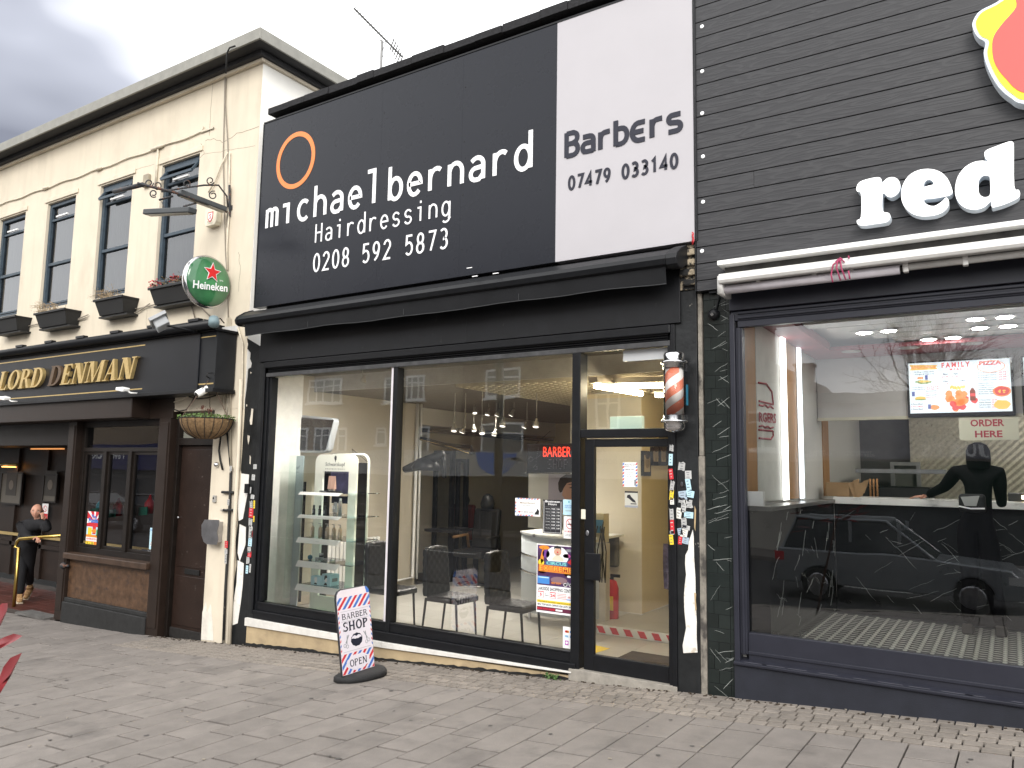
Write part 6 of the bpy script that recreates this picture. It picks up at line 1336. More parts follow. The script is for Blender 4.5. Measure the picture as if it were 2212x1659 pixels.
# hanging poster board behind the stand
YB = 1.0; r = rect([zs(1175, 1180), zs(1265, 1180), zs(1250, 1605), zs(1168, 1605)], YB)
t = thing('hanging_board', 'narrow grey board hanging on strings behind the product stand', 'board', (r[0], YB, r[2])); MB().box(r[0]-.1, r[1], YB, YB+.01, r[2], r[3]).build('sheet', flat('board_grey', (.30, .30, .33)), t)
q_ = at(zs(1068, 1018), YB); MB().tube([(r[0]-.1, YB, r[3]), tuple(q_), (r[1], YB, r[3])], .004, 5).build('string', wire, t)
MB().lathe([(.035, 0), (.035, .002)], at(zs(1210, 1548), YB-.001), 6, (0, -1, 0)).build('badge', cW, t)
# television
YT = .62
q = [at(zs(*p), YT) for p in ((330, 632), (880, 680), (790, 1062), (262, 1052))]
t = thing('wall_television', 'tilted silver framed television hanging at the left of the barber window', 'television', tuple(q[3]))
ctr = (q[0]+q[1]+q[2]+q[3])/4
def inset(k, dy=0, qq=q): return [ctr+(p-ctr)*k+Vector((0, dy, 0)) for p in qq]
def rounded(qq, r=.12, n=4):
    out = []
    for i in range(4):
        p, a, b = qq[i], qq[i-1], qq[(i+1) % 4]; pa = p+(a-p)*r; pb = p+(b-p)*r
        for k in range(n+1): s_ = k/n; out.append(pa*(1-s_)**2+p*2*s_*(1-s_)+pb*s_**2)
    return out
tvf = mat('tv_silver', (.34, .36, .37), .35, var=.06)
def slabpoly(pts, th, name, m_, par): n = len(pts); MB().add(list(pts)+[p+Vector((0, th, 0)) for p in pts], [tuple(range(n-1, -1, -1)), tuple(range(n, 2*n))]+[(i, (i+1) % n, (i+1) % n+n, i+n) for i in range(n)]).build(name, m_, par, bevel=.008 if th > .02 else 0)
slabpoly(rounded(q), .10, 'casing', tvf, t)
slabpoly(rounded(inset(.88, -.008)), .006, 'bezel', flat('tv_bezel', (.05, .05, .055)), t)
qs_ = [at(zs(*p), YT-.011) for p in ((405, 685), (868, 700), (778, 1030), (332, 1008))]
slabpoly(qs_, .002, 'screen', mat('tv_screen', (.012, .012, .014), .12), t)
MB().tube([ctr+Vector((0, .1, 0)), (RX0, YT+.3, ctr.z+.1)], .03, 8).build('wall_arm', blk2, t)
t = thing('tv_cable', 'looping black cables on the salon wall above the television', 'cable', tuple(at(zs(290, 225), .6)))
MB().tube([at(zs(*p), .6) for p in ((285, 225), (262, 350), (258, 470), (285, 560), (325, 570), (350, 500), (370, 400), (380, 330), (350, 225))], .006, 6).tube([at(zs(*p), .62) for p in ((265, 470), (310, 495), (345, 470))], .006, 6).build('cable_loop', wire, t, smooth=True)
t = thing('floor_cable', 'coil of pale cable on the window floor at the left end', 'cable', tuple(atz(zt(90, 950), .01))); MB().tube([atz(zt(*p), .02+.05*(i % 2)) for i, p in enumerate(((35, 960), (80, 925), (140, 915), (155, 950), (90, 975), (40, 945), (70, 930), (150, 935)))], .005, 6).build('coil', wirec, t, smooth=True)
# LED sign
YG = .10; r = rect([z5(682, 527), z5(898, 530), z5(893, 665), z5(682, 662)], YG)
t = thing('led_sign', 'black LED sign in the window with glowing red BARBER over unlit SHOP', 'LED sign', (r[0], YG, r[2]))
MB().box(r[0], r[1], YG, YG+.02, r[2], r[3]).build('panel', flat('led_panel', (.012, .012, .014)), t, bevel=.003)
led_on = emit('led_red', (1, .045, .02), 2.2); led_off = flat('led_unlit', (.38, .38, .40))
DOT = {'B': '1110 1001 1110 1001 1110', 'A': '0110 1001 1111 1001 1001', 'R': '1110 1001 1110 1010 1001', 'E': '1111 1000 1110 1000 1111', 'S': '0111 1000 0110 0001 1110', 'H': '1001 1001 1111 1001 1001', 'O': '0110 1001 1001 1001 0110', 'P': '1110 1001 1110 1000 1000'}
def dots(s, pa, pb, h, mt, nm, rr):
    a, b = at(z5(*pa), YG-.004), at(z5(*pb), YG-.004); pitch = (b.x-a.x)/(len(s)*5-1); mb = MB()
    for i, chh in enumerate(s):
        for j, row in enumerate(DOT[chh].split()):
            for k in range(4):
                if row[k] == '1':
                    x = a.x+(i*5+k)*pitch; z = a.z+h*(1-j/4)
                    for ox in (0, .5) if k < 3 and row[k+1] == '1' else (0,):
                        mb.lathe([(rr, 0), (rr*.6, .004)], (x+ox*pitch, YG-.001, z), 6, (0, -1, 0))
                    if j < 4 and DOT[chh].split()[j+1][k] == '1': mb.lathe([(rr, 0), (rr*.6, .004)], (x, YG-.001, z-h/8), 6, (0, -1, 0))
    mb.build(nm, mt, t)
a_, b_e = at(z5(757, 590), YG-.004), at(z5(886, 590), YG-.004); zt_l = at(z5(800, 545), YG).z
text('BARBER', a_.x, b_e.x, a_.z, zt_l, YG-.003, 'lit_letters', led_on, t, bold=-.012)
dots('SHOP', (778, 645), (874, 645), .085, led_off, 'unlit_letters', .0028)
mb = MB()
for pts in ([(735, 550), (730, 575), (725, 600), (722, 640)], [(705, 610), (715, 600), (735, 590), (752, 578)], [(690, 600), (697, 590), (707, 595), (705, 610), (693, 612)], [(712, 640), (718, 632), (728, 636), (728, 648), (716, 652)]):
    P3 = [at(z5(*p), YG-.001) for p in pts]
    for a, b in zip(P3[:-1], P3[1:]):
        for k in range(3): c_ = a.lerp(b, k/3); mb.lathe([(.0026, 0), (.0018, .003)], (c_.x, YG-.001, c_.z), 6, (0, -1, 0))
mb.build('scissor_dots', led_off, t)
MB().tube([(r[0]+.1, YG+.01, r[3]), at(z5(790, 470), YG+.01)], .0025, 4).build('hanging_cord', wire, t)
MB().box(r[0]-.01, r[1], YG-.004, YG+.02, r[2]-.012, r[2]-.002).build('bottom_bar', blk2, t)
for x in (r[0]-.01, r[1]-.01): MB().lathe([(.008, 0), (.008, .006)], (x, YG-.005, r[2]-.007), 8, (0, -1, 0)).build('clip', white, t)
# portrait poster
YQ = .30; r = rect([z5(690, 670), z5(905, 672), z5(905, 930), z5(686, 925)], YQ)
t, r = poster('portrait_poster', 'large hair poster of a short haired model\'s face behind the LED sign', 'poster', [z5(690, 670), z5(915, 672), z5(915, 930), z5(686, 925)], YQ, flat('poster_ivory', (.60, .59, .52)),
 [(0, 'r', .42, 1, .3, 1, flat('poster_violet', (.42, .38, .42))), (1, 'p', [(.66, .78), (.72, .70), (.70, .62), (.74, .58), (.80, .48), (.78, .42), (.70, .34), (.62, .30), (1, .30), (1, .92), (.75, .95)], cS),
  (2, 'p', [(.62, .84), (.66, .93), (.78, 1), (1, 1), (1, .90), (.88, .86), (.80, .84), (.74, .76), (.70, .68), (.66, .66), (.63, .72)], flat('hair_brown', (.05, .035, .03))),
  (3, 'p', [(.83, .755), (.90, .775), (.99, .765), (.99, .745), (.90, .748)], flat('eye_dark', (.03, .02, .02))), (3, 'p', [(.80, .81), (.90, .835), (1, .82), (1, .808), (.9, .815)], flat('hair_brown', (0, 0, 0))), (3, 'p', [(.90, .50), (.95, .515), (1, .51), (1, .47), (.94, .478)], flat('lip_pink', (.45, .16, .15))), (3, 'p', [(.97, .62), (1, .64), (1, .60)], flat('nose_shade', (.38, .2, .14)))])
# window notices on the glass
YG2 = .050
poster('business_card_poster', 'red and blue striped barber notice card on the left of the business hours', 'notice', [z5(627, 783), z5(744, 785), z5(742, 869), z5(627, 865)], YG2, cW,
 [(0, 'p', [(i/9, 1), (i/9+.06, 1), (i/9+.03, .93), (i/9-.03, .93)], (cR, cB)[i % 2]) for i in range(1, 9)]+[(0, 'p', [(i/9, .07), (i/9+.06, .07), (i/9+.03, 0), (i/9-.03, 0)], (cR, cB)[i % 2]) for i in range(1, 7)]+
 [(0, 'p', [(0, j/6), (.05, j/6+.05), (.05, j/6+.13), (0, j/6+.08)], (cR, cB)[j % 2]) for j in range(1, 5)]+[(0, 't', 'Michael Bernard', .2, .8, .68, .80, flat('card_brown', (.25, .18, .10)), .01), (0, 't', 'B A R B E R S', .33, .65, .55, .62, wire), (0, 't', 'Walk in or phone - book in for your haircut', .12, .82, .40, .45, wire), (0, 't', '071 8035 3339', .22, .72, .18, .27, wire), (0, 'o', .17, .22, .04, .05, cR), (0, 'p', [(.78, .1), (.95, .1), (.97, .3), (.9, .45), (.86, .3), (.8, .2)], wire)])
poster('business_hours_board', 'black Business Hours board with white table on the window', 'sign board', [z5(756, 790), z5(846, 793), z5(844, 952), z5(757, 946)], YG2, flat('hours_black', (.02, .02, .022)),
 [(0, 'l', [(.05, .96), (.05, .03), (.95, .03), (.95, .96)], .004, cW), (0, 't', 'Business', .12, .88, .92, .985, cW, .02), (0, 't', 'Hours', .28, .72, .84, .905, cW, .02)]+[(0, 'l', [(.12, .79-i*.095), (.9, .79-i*.095)], .0015, cGr) for i in range(9)]+[(0, 'l', [(.42, .79), (.42, .03)], .0015, cGr), (0, 'l', [(.68, .79), (.68, .03)], .0015, cGr)]+
 [(0, 't', s_, .15, .38, .715-i*.095, .745-i*.095, cW) for i, s_ in enumerate(('Monday', 'Tuesday', 'Wednesday', 'Thursday', 'Friday', 'Saturday', 'Sunday'))]+[(0, 't', s_, .46, .64, .71-i*.095, .75-i*.095, cW, .02) for i, s_ in enumerate(('9.00', '9.00', '9.00', '9.00', '9.00', '8.00', '10.00'))]+[(0, 't', s_, .72, .88, .71-i*.095, .75-i*.095, cW, .02) for i, s_ in enumerate(('7.00', '7.00', '7.00', '7.00', '7.00', '6.00', '5.00'))])
poster('blue_certificate', 'small pale blue notice at the right edge of the barber window', 'notice', [z5(850, 790), z5(905, 791), z5(905, 864), z5(850, 862)], YG2, cLb, [(0, 't', 'CERTIFIED STRONG\nBONDS COLOUR EXPERT', .15, .95, .45, .65, cB, .01), (0, 'r', .2, .8, .25, .27, cGr), (0, 'r', .2, .8, .3, .32, cGr), (0, 'o', .5, .85, .06, .06, cT)])
poster('no_smoking_sign', 'white no smoking sign with red ring at the right edge of the barber window', 'sign', [z5(853, 868), z5(905, 869), z5(904, 974), z5(853, 971)], YG2, cW, [(0, 'l', [(.55+.33*math.cos(k*.4), .66+.22*math.sin(k*.4)) for k in range(17)], .006, cR), (0, 'r', .35, .75, .62, .67, wire), (1, 'l', [(.35, .82), (.78, .5)], .005, cR), (0, 't', 'NO SMOKING', .08, .98, .28, .36, cR, .01), (0, 't', 'It is against the law to\nsmoke in these premises', .12, .95, .1, .22, wire)])
# circus poster
circ = [(0, 'r', .02, .98, .40, .985, mat('poster_purple', (.075, .035, .10), .4, var=.8, vscale=14)), (1, 'o', .55, .84, .30, .14, cW), (2, 'o', .56, .90, .10, .055, cS), (3, 'p', [(.46, .93), (.47, .98), (.56, .99), (.65, .975), (.66, .92), (.62, .95), (.5, .95)], cK), (2, 'p', [(.42, .80), (.50, .85), (.62, .85), (.72, .80), (.72, .77), (.42, .77)], flat('circus_coat', (.62, .58, .45))), (3, 'o', .56, .895, .022, .012, cR), (3, 'l', [(.53, .87), (.56, .865), (.59, .87)], .004, cK),
 (1, 'o', .2, .95, .14, .03, cO), (1, 'o', .15, .62, .12, .05, flat('circus_dark', (.06, .02, .07))), (1, 'o', .85, .60, .12, .05, cR), (1, 'o', .12, .73, .08, .05, cY), (1, 'p', [(.1, .80), (.14, .9), (.17, .95), (.2, .9), (.18, .75), (.12, .70)], cO), (1, 'o', .86, .93, .10, .02, cGr), (1, 'p', [(.82, .76), (.9, .80), (.95, .86), (.97, .78), (.92, .72)], cR), (1, 'o', .25, .86, .10, .06, cP), (1, 'o', .8, .85, .10, .03, flat('circus_pink', (.5, .08, .3))), (1, 'r', .03, .97, .55, .60, flat('circus_dark', (.06, .02, .07))),
 (2, 'r', .24, .82, .697, .76, flat('circus_blue', (.05, .10, .22))), (3, 't', 'CIRCUS', .265, .795, .705, .752, flat('circus_teal', (.22, .58, .55)), .03),
 (2, 'p', [(.05, .60), (.97, .59), (.99, .69), (.06, .70)], cO), (3, 't', 'EXTREME', .08, .96, .61, .69, cR, .05), (4, 't', 'EXTREME', .09, .95, .617, .684, cY, -.01),
 (2, 'r', .03, .35, .42, .53, flat('circus_tent', (.06, .22, .55))), (3, 'r', .05, .33, .505, .52, cLb), (2, 'o', .60, .49, .22, .05, flat('circus_smoke', (.22, .14, .16))), (3, 'o', .77, .435, .05, .025, cW), (3, 'o', .92, .435, .05, .025, cW), (4, 'o', .77, .435, .035, .017, cK), (4, 'o', .92, .435, .035, .017, cK), (4, 'p', [(.77, .44), (.83, .48), (.90, .45), (.84, .43)], cGr), (3, 't', 'NEW SHOW', .40, .66, .43, .46, cO, .03), (2, 'o', .86, .555, .05, .016, cW), (2, 'o', .97, .555, .04, .016, cO),
 (0, 'r', .02, .98, .19, .395, cW), (1, 't', 'LAKESIDE SHOPPING CENTRE', .04, .99, .325, .375, cK, .02), (1, 'r', .04, .20, .22, .31, cR), (2, 'r', .05, .19, .225, .298, cW), (3, 't', '5', .09, .15, .24, .285, cR, .04), (1, 't', '17\nDAYS', .23, .33, .245, .29, cK, .02), (1, 'r', .36, .52, .22, .31, cR), (2, 'r', .37, .51, .225, .298, cW), (3, 't', '24', .38, .50, .24, .285, cR, .04)]
circ += [(1, 'r', .56, .80, .225+i*.022, .233+i*.022, flat('print_rose', (.6, .2, .2))) for i in range(4)]+[(1, 't', 'ONLY £9', .83, .97, .245, .275, cR, .03), (1, 'r', .8, .98, .215, .235, flat('circus_tag', (.3, .42, .7))), (1, 'r', .02, .98, .145, .185, cY), (2, 't', 'Ticket Sales & Information: www.circusshow.co.uk', .04, .96, .155, .175, cK, .01), (1, 'r', .02, .98, .09, .144, cW), (2, 't', 'BIG TOP BOX OFFICE 020 3375 3970', .04, .97, .105, .135, cK, .03), (1, 'r', .02, .98, .03, .088, flat('circus_maroon', (.12, .02, .05))), (2, 't', 'BOOK NOW! ONLINE', .03, .5, .045, .075, cR, .04), (2, 'r', .52, .7, .045, .07, cW)]
poster('circus_poster', 'large colourful circus poster low on the barber shop window beside the door', 'poster', [zo(362, 975), zo(692, 995), zo(688, 1606), zo(362, 1570)], YG2-.001, cW, circ)
poster('payment_stickers', 'white sheet of payment card stickers at the bottom right of the barber window', 'stickers', [z5(850, 1385), z5(903, 1385), z5(903, 1490), z5(848, 1480)], YG2, cW, [(0, 'o', .3, .78, .12, .06, cR), (0, 'o', .42, .78, .12, .06, cO), (0, 'o', .72, .78, .12, .06, cB), (0, 'o', .84, .78, .12, .06, cR), (0, 'r', .15, .5, .5, .62, cLb), (1, 't', 'VISA', .18, .48, .53, .6, cB, .03), (0, 'r', .62, .95, .5, .62, cB), (1, 't', 'VISA', .66, .92, .53, .6, cW, .03), (0, 'r', .2, .5, .15, .36, flat('sticker_magenta', (.4, .05, .4))), (1, 'o', .35, .26, .1, .06, cW), (0, 'r', .66, .92, .2, .32, cB)])
poster('price_list', 'striped edged barber price list on the door glass', 'price list', [z5(1128, 617), z5(1197, 617), z5(1197, 732), z5(1128, 730)], .022, cW, [(0, 'p', [(0, j/8), (.12, j/8+.05), (.12, j/8+.12), (0, j/8+.07)], (cR, cB)[j % 2]) for j in range(8)]+[(0, 'p', [(.88, j/8), (1, j/8+.05), (1, j/8+.12), (.88, j/8+.07)], (cB, cR)[j % 2]) for j in range(8)]+
 [(0, 't', 'Michael Bernard\nBarbers', .15, .85, .80, .93, wire, .01), (0, 't', 'PRICE LIST', .2, .8, .68, .74, wire, .02)]+[(0, 't', s_, .28, .72, .58-i*.09, .62-i*.09, wire) for i, s_ in enumerate(('Gents', 'From £12', 'Kids under 12', 'From £10', 'Senior citizens', 'From £10'))]+[(0, 'r', .78, .92, .05, .3, cGr)])
poster('shoe_notice', 'small grey notice with a black trainer below the price list on the door', 'notice', [z5(1138, 750), z5(1200, 752), z5(1198, 828), z5(1138, 827)], .022, flat('notice_grey', (.45, .44, .38)), [(0, 'r', 0, 1, .90, 1, cK), (0, 'p', [(.2, .75), (.4, .8), (.5, .65), (.8, .42), (.85, .3), (.6, .35), (.3, .55), (.15, .6)], cK), (0, 'r', .45, .9, .2, .26, cK), (0, 'r', 0, 1, 0, .13, cGr)])
poster('white_window_sign', 'blank white sticker at the top of the fanlight over the barber door', 'sign', [z5(1130, 95), z5(1338, 80), z5(1338, 132), z5(1130, 148)], .045, flat('translucent_white', (.42, .43, .44)), [])
p = rect([z5(1066, 402), z5(1218, 400), z5(1218, 460), z5(1066, 460)], .12); t = thing('exit_light_box', 'pale green translucent box light resting on the bar above the barber door', 'light box', (p[0], .12, p[2])); MB().box(p[0], p[1], .125, .18, p[2]-.01, p[3]).build('box', emit('pale_box', (.55, .70, .62), .35), t, bevel=.006)
# framed photos on the partition side wall
for k, (px0_, px1_, y0_, y1_) in enumerate(((357, 392, 582, 690), (397, 428, 565, 645), (432, 460, 562, 645), (464, 480, 562, 645))):
    a, b = atx(zd(px0_, (y0_+y1_)/2), px1), atx(zd(px1_, (y0_+y1_)/2), px1); z0_, z1_ = atx(zd((px0_+px1_)/2, y1_), px1).z, atx(zd((px0_+px1_)/2, y0_), px1).z
    t = thing('framed_portrait', f'{nth[k]} from the left of the black framed portrait photos on the yellow salon wall', 'picture', (px1, a.y, z0_), 'black framed portraits in the salon')
    X = px1+.001; m_ = MB().box(X, X+.03, a.y, b.y, z0_, z1_); m_.build('frame', blk2, t); MB().box(X+.031, X+.033, a.y+.04, b.y-.04, z0_+.05, z1_-.05).build('photo', flat('sepia_photo', (.42, .34, .20)), t)
    cy, cz = (a.y+b.y)/2, (z0_+z1_)/2; MB().lathe([(.07, 0), (.07, .002)], (X+.033, cy, cz+.03), 14, (1, 0, 0), sy=1.3).build('portrait', flat('sepia_face', (.25, .19, .11)), t); MB().lathe([(.075, 0), (.075, .002)], (X+.0352, cy, cz+.10), 12, (1, 0, 0), sy=.6).build('hair', flat('sepia_dark', (.04, .03, .02)), t)
# fire extinguisher, water cooler, clutter
e0 = at(z5(1078, 1340), 1.95); e0.z = 0; e1 = at(z5(1068, 1150), 1.95)
t = thing('fire_extinguisher', 'red fire extinguisher standing by the white partition inside the door', 'fire extinguisher', tuple(e0))
MB().lathe([(.075, 0), (.078, .02), (.078, e1.z*.78), (.05, e1.z*.92), (.02, e1.z*.95)], e0, 18).build('cylinder', mat('extinguisher_red', (.42, .02, .02), .3), t, smooth=True)
MB().lathe([(.02, e1.z*.95), (.02, e1.z*1.02)], e0, 8).box(e0.x-.02, e0.x+.10, e0.y-.01, e0.y+.01, e1.z*1.0, e1.z*1.06).build('valve', wire, t); MB().tube([e0+Vector((.0, 0, e1.z)), e0+Vector((-.10, -.03, e1.z*.85)), e0+Vector((-.09, -.03, e1.z*.3))], .010).build('hose', wire, t, smooth=True); MB().box(e0.x-.03, e0.x+.05, e0.y-.081, e0.y-.076, .2, .36).build('label', cY, t)
c0 = atz(z5(1010, 1360), .0)
cxr = -4.35
t = thing('till_cabinet', 'beige till counter end with leaflets and cables behind the door frame', 'cabinet', (cxr, 1.9, 0)); MB().box(-4.45, -3.98, 1.7, 1.82, .0, .98).build('carcass', mat('beige_laminate', (.45, .42, .36), .4), t, bevel=.006)
MB().box(-4.2, -3.985, 1.66, 1.80, .99, 1.32).build('card_rack', flat('rack_cream', (.42, .38, .26)), t); MB().box(-4.12, -3.985, 1.64, 1.655, 1.1, 1.25).build('leaflets', flat('leaflet_blue', (.06, .16, .26)), t)
mb = MB()
for i in range(7): a = -4.05+random.uniform(-.05, .1); mb.tube([(a, 1.62, 1.25-random.random()*.1), (a+random.uniform(-.08, .08), 1.56, .9), (a+random.uniform(-.1, .1), 1.6, .55)], .007, 5)
mb.build('cables', wire, t, smooth=True)
a, b = at(z5(1040, 955), 2.33), at(z5(1112, 1105), 2.33)
t = thing('padded_case', 'dark grey padded case on the partition above the fire extinguisher', 'case', (a.x, 2.33, b.z)); MB().box(a.x, b.x, 2.26, 2.358, b.z, a.z).build('case_body', mat('case_grey', (.12, .12, .11), .6, bump=.2), t, bevel=.03)
t = thing('checked_scarf', 'blue checked cloth hanging at the right edge of the barber door', 'cloth', tuple(at(zd(470, 1000), .5))); a = at(zd(470, 985), .5); MB().add([(a.x+u*.10, .5+.02*math.sin(u*9+v*3), a.z-v*.42) for v in [i/8 for i in range(9)] for u in [j/6-.3 for j in range(7)]], [(r*7+c_, r*7+c_+1, (r+1)*7+c_+1, (r+1)*7+c_) for r in range(8) for c_ in range(6)]).build('cloth', mat('check_cloth', (.16, .13, .20), .9, var=.7, vscale=26), t, smooth=True)
# mirrors and stations, climazone, salon chair
for k, (xa, xb, yt, yb) in enumerate(((240, 330, 560, 1050), (345, 395, 600, 1000))):
    a, b = at(z5(xa, 800), 3.6+.5*k), at(z5(xb, 800), 3.6+.5*k); zt_ = at(z5(xa, yt), 3.6+.5*k).z
    t = thing('mirror_station', ['tall black framed styling mirror behind the middle chair', 'second black framed styling mirror deeper in the salon'][k], 'mirror', (a.x, a.y, 0)); m_ = MB(); frame_rect(m_, a.x, b.x, .0, zt_, .06, a.y, a.y+.08); m_.build('frame', blk2, t)
    MB().box(a.x+.06, b.x-.06, a.y+.03, a.y+.04, .06, zt_-.06).build('mirror', mat('mirror_glass', (.35, .35, .34), .04, metal=1), t); MB().box(a.x+.02, b.x+.1, a.y-.22, a.y-.001, .80, .84).build('shelf', blk2, t)
YC = 2.2
t = thing('salon_dryer', 'black hood dryer on a swinging arm hanging in the salon', 'dryer', tuple(at(z5(190, 620), YC)))
MB().tube([at(z5(*p), YC) for p in ((110, 650), (170, 630), (240, 600), (290, 575))], [.05, .08, .08, .05], 8).tube([at(z5(*p), YC) for p in ((185, 505), (250, 530), (340, 555), (425, 575))], .02, 6).tube([at(z5(*p), YC) for p in ((185, 505), (300, 535), (420, 545), (428, 580))], .03, 6).tube([at(z5(290, 590), YC), at(z5(296, 690), YC)], .03).build('arm', blk2, t, smooth=True)
MB().tube([at(z5(185, 510), YC-.02), at(z5(330, 545), YC-.02), at(z5(410, 575), YC-.02)], .006, 5).build('brass_trim', gold, t)
MB().lathe([(.20, 0), (.22, .05), (.14, .16), (.02, .20)], at(z5(210, 655), YC), 14).build('hood', blk2, t, smooth=True)
sc_ = atz(z5(440, 1190), .0)
for k, (px, sc__, lab) in enumerate((((440, 1190), 1.0, 'black barber chair with chrome pedestal deep in the salon'), ((330, 1130), .9, 'second barber chair with reddish back beside the mirror'))):
    b = atz(z5(*px), .0); t = thing('barber_chair', lab, 'chair', tuple(b))
    MB().lathe([(.30, 0), (.29, .03), (.05, .06), (.045, .42)], b, 20).build('pedestal', chrome, t, smooth=True)
    MB().box(b.x-.28, b.x+.28, b.y-.26, b.y+.26, .44, .56).build('seat', leather, t, bevel=.04); MB().obox(b+Vector((.0, .28, .86)), (.25, 0, 0), (0, .05, 0), (0, .04, .32)).build('backrest', leather if k == 0 else mat('red_vinyl', (.14, .02, .015), .4), t, bevel=.04)
    MB().lathe([(.10, 0), (.12, .08), (.08, .2), (.02, .24)], b+Vector((0, .3, 1.18)), 12).build('headrest', leather, t, smooth=True)
    for s_ in (-1, 1): MB().tube([b+Vector((s_*.30, .22, .55)), b+Vector((s_*.31, .18, .76)), b+Vector((s_*.31, -.18, .74))], .025, 8).build('armrest', mat('tan_arm', (.22, .12, .05), .5) if s_ < 0 else leather, t, smooth=True)
# A-board outside -----------------------------------------
ab = thing('pavement_sign', 'leaning red white and blue striped BARBER SHOP OPEN pavement sign on a black base', 'pavement sign', (-5.5, -.62, gz(-5.5)))
gb = gz(-5.52)+.006
rub = mat('black_rubber', (.02, .02, .021), .75, var=.3, vscale=14, bump=.4)
c0 = Vector((-5.475, -.64, gb)); ax1 = Vector((.30, .28, 0)).normalized()
# base outline from the photograph laid on the pavement
bo = [atz(zt(*p), gz(-5.5)+.03) for p in ((650, 1600), (680, 1620), (780, 1628), (880, 1622), (980, 1602), (1060, 1580), (1085, 1555), (1070, 1525), (1030, 1508), (970, 1505), (860, 1530), (740, 1565), (680, 1580))]
cen = sum(bo, Vector((0, 0, 0)))/len(bo)
n = len(bo)
V = []
for k, hh in ((1.0, -.03), (1.0, .012), (.93, .028), (.80, .034)): V += [(cen.x+(p.x-cen.x)*k, cen.y+(p.y-cen.y)*k, gz(p.x)+.004+(hh+.03)) for p in bo]
MB().add(V, [tuple(range(n-1, -1, -1)), tuple(range(3*n, 4*n))]+[(r*n+i, r*n+(i+1) % n, (r+1)*n+(i+1) % n, (r+1)*n+i) for r in range(3) for i in range(n)]).build('base', rub, ab, smooth=True)
BL_, BR_ = atz(zt(722, 1588), gb+.065), atz(zt(988, 1503), gb+.065)
# upper corners: same distance along the view as a board leaning back a little
wv = BR_-BL_; wl = wv.length; wn = wv.normalized(); nn = Vector((wn.y, -wn.x, 0)).normalized()
def onboard(px):  # intersect the view ray with the board plane (through BL,BR, tilted)
    upv = (Vector((0, 0, 1))-nn*TILT).normalized(); nrm = wn.cross(upv); v = ray(*px); return CAM+v*((BL_-CAM).dot(nrm)/v.dot(nrm))
TILT = .06
A_, B_ = onboard(zt(668, 930)), onboard(zt(940, 880)); T1, T2 = onboard(zt(700, 888)), onboard(zt(905, 843))
UP_ = ((A_-BL_)+(B_-BR_)).normalized()
def bp2(u, v, o=0): # board coordinates 0..1
    upv = (Vector((0, 0, 1))-nn*TILT).normalized(); nrm = wn.cross(upv)
    if nrm.dot(CAM-BL_) < 0: nrm = -nrm
    lo = BL_.lerp(BR_, u); hi = TLc.lerp(TRc, u); return lo.lerp(hi, v)+nrm*o
TLc, TRc = onboard(zt(662, 885)), onboard(zt(938, 832))
pts = [(0, 0), (1, 0), (1, .90), (.985, .955), (.93, .99), (.86, 1), (.14, 1), (.07, .985), (.02, .95), (0, .89)]
def slab_on(poly, o0, o1, name, m_, bev=0): n = len(poly); MB().add([bp2(u, v, o1) for u, v in poly]+[bp2(u, v, o0) for u, v in poly], [tuple(range(n)), tuple(range(2*n-1, n-1, -1))]+[(i, i+n, (i+1) % n+n, (i+1) % n) for i in range(n)]).build(name, m_, ab, bevel=bev)
slab_on(pts, -.022, .0, 'frame', mat('aboard_frame', (.03, .03, .035), .4), .003)
slab_on([(.015+.97*u, .008+.985*v) for u, v in pts], .0003, .0018, 'face', flat('aboard_pink', (.72, .66, .70)))
# diagonal stripes clipped to the top and bottom bands
def clip_band(v0, v1):
    k = 0; asp = .5
    for i in range(-3, 5):
        a = i*.30
        for col, off in ((cR, 0), (cB, .15)):
            # stripe between lines u = a+off + (v-v0)*s
            s_ = 1/.62*(v1-v0)
            x0, x1 = a+off, a+off+.082
            poly = []
            def cl(poly):
                out = []
                for (side, lim) in ((0, .02), (1, .98)):
                    res = []
                    for j in range(len(poly)):
                        p, q = poly[j], poly[(j+1) % len(poly)]; ip = (p[0] >= lim) if side == 0 else (p[0] <= lim); iq = (q[0] >= lim) if side == 0 else (q[0] <= lim)
                        if ip: res.append(p)
                        if ip != iq: tt = (lim-p[0])/(q[0]-p[0]); res.append((lim, p[1]+(q[1]-p[1])*tt))
                    poly = res
                    if not poly: return []
                return poly
            sl = (v1-v0)*1.75
            poly = cl([(x0, v0), (x1, v0), (x1+sl, v1), (x0+sl, v1)])
            if len(poly) >= 3: slab_on(poly, .0019, .0024, 'stripe', col)
clip_band(.765, .905); clip_band(.012, .245)
slab_on([(.90, .91), (.98, .91), (.975, .945), (.91, .985), (.86, .992)], .0019, .0024, 'stripe', cB)
for j in range(9):
    v = .27+j*.055
    slab_on([(.02, v), (.05, v+.02), (.05, v+.045), (.02, v+.025)], .0019, .0024, 'stripe', (cR, cB)[j % 2]); slab_on([(.95, v+.02), (.98, v), (.98, v+.025), (.95, v+.045)], .0019, .0024, 'stripe', (cB, cR)[j % 2])
slab_on([(.06, .255), (.94, .255), (.94, .755), (.06, .755)], .0026, .0030, 'lettering_field', flat('aboard_field', (.70, .66, .72)))
def btext(s, u0, u1, v0, v1, nm='letters', T=.15, t_=.12, m_=None):
    G = [(c, serif(c, T=T, t=t_, s=.05, sh=.08)) for c in s]; tot = sum(g[1][1]+.06 for g in G)-.06; k = (u1-u0)/tot; x = u0
    for c, (pl, adv) in G:
        mb = MB()
        for qn, p in enumerate(pl):
            n = len(p); A = sum(p[i][0]*p[(i+1) % n][1]-p[(i+1) % n][0]*p[i][1] for i in range(n)); p = p if A > 0 else p[::-1]
            mb.add([bp2(x+a*k, v0+b*(v1-v0), .0033+qn*.00006) for a, b in p], [tuple(range(n))])
        mb.build('letter', m_ or logo, ab); x += (adv+.06)*k
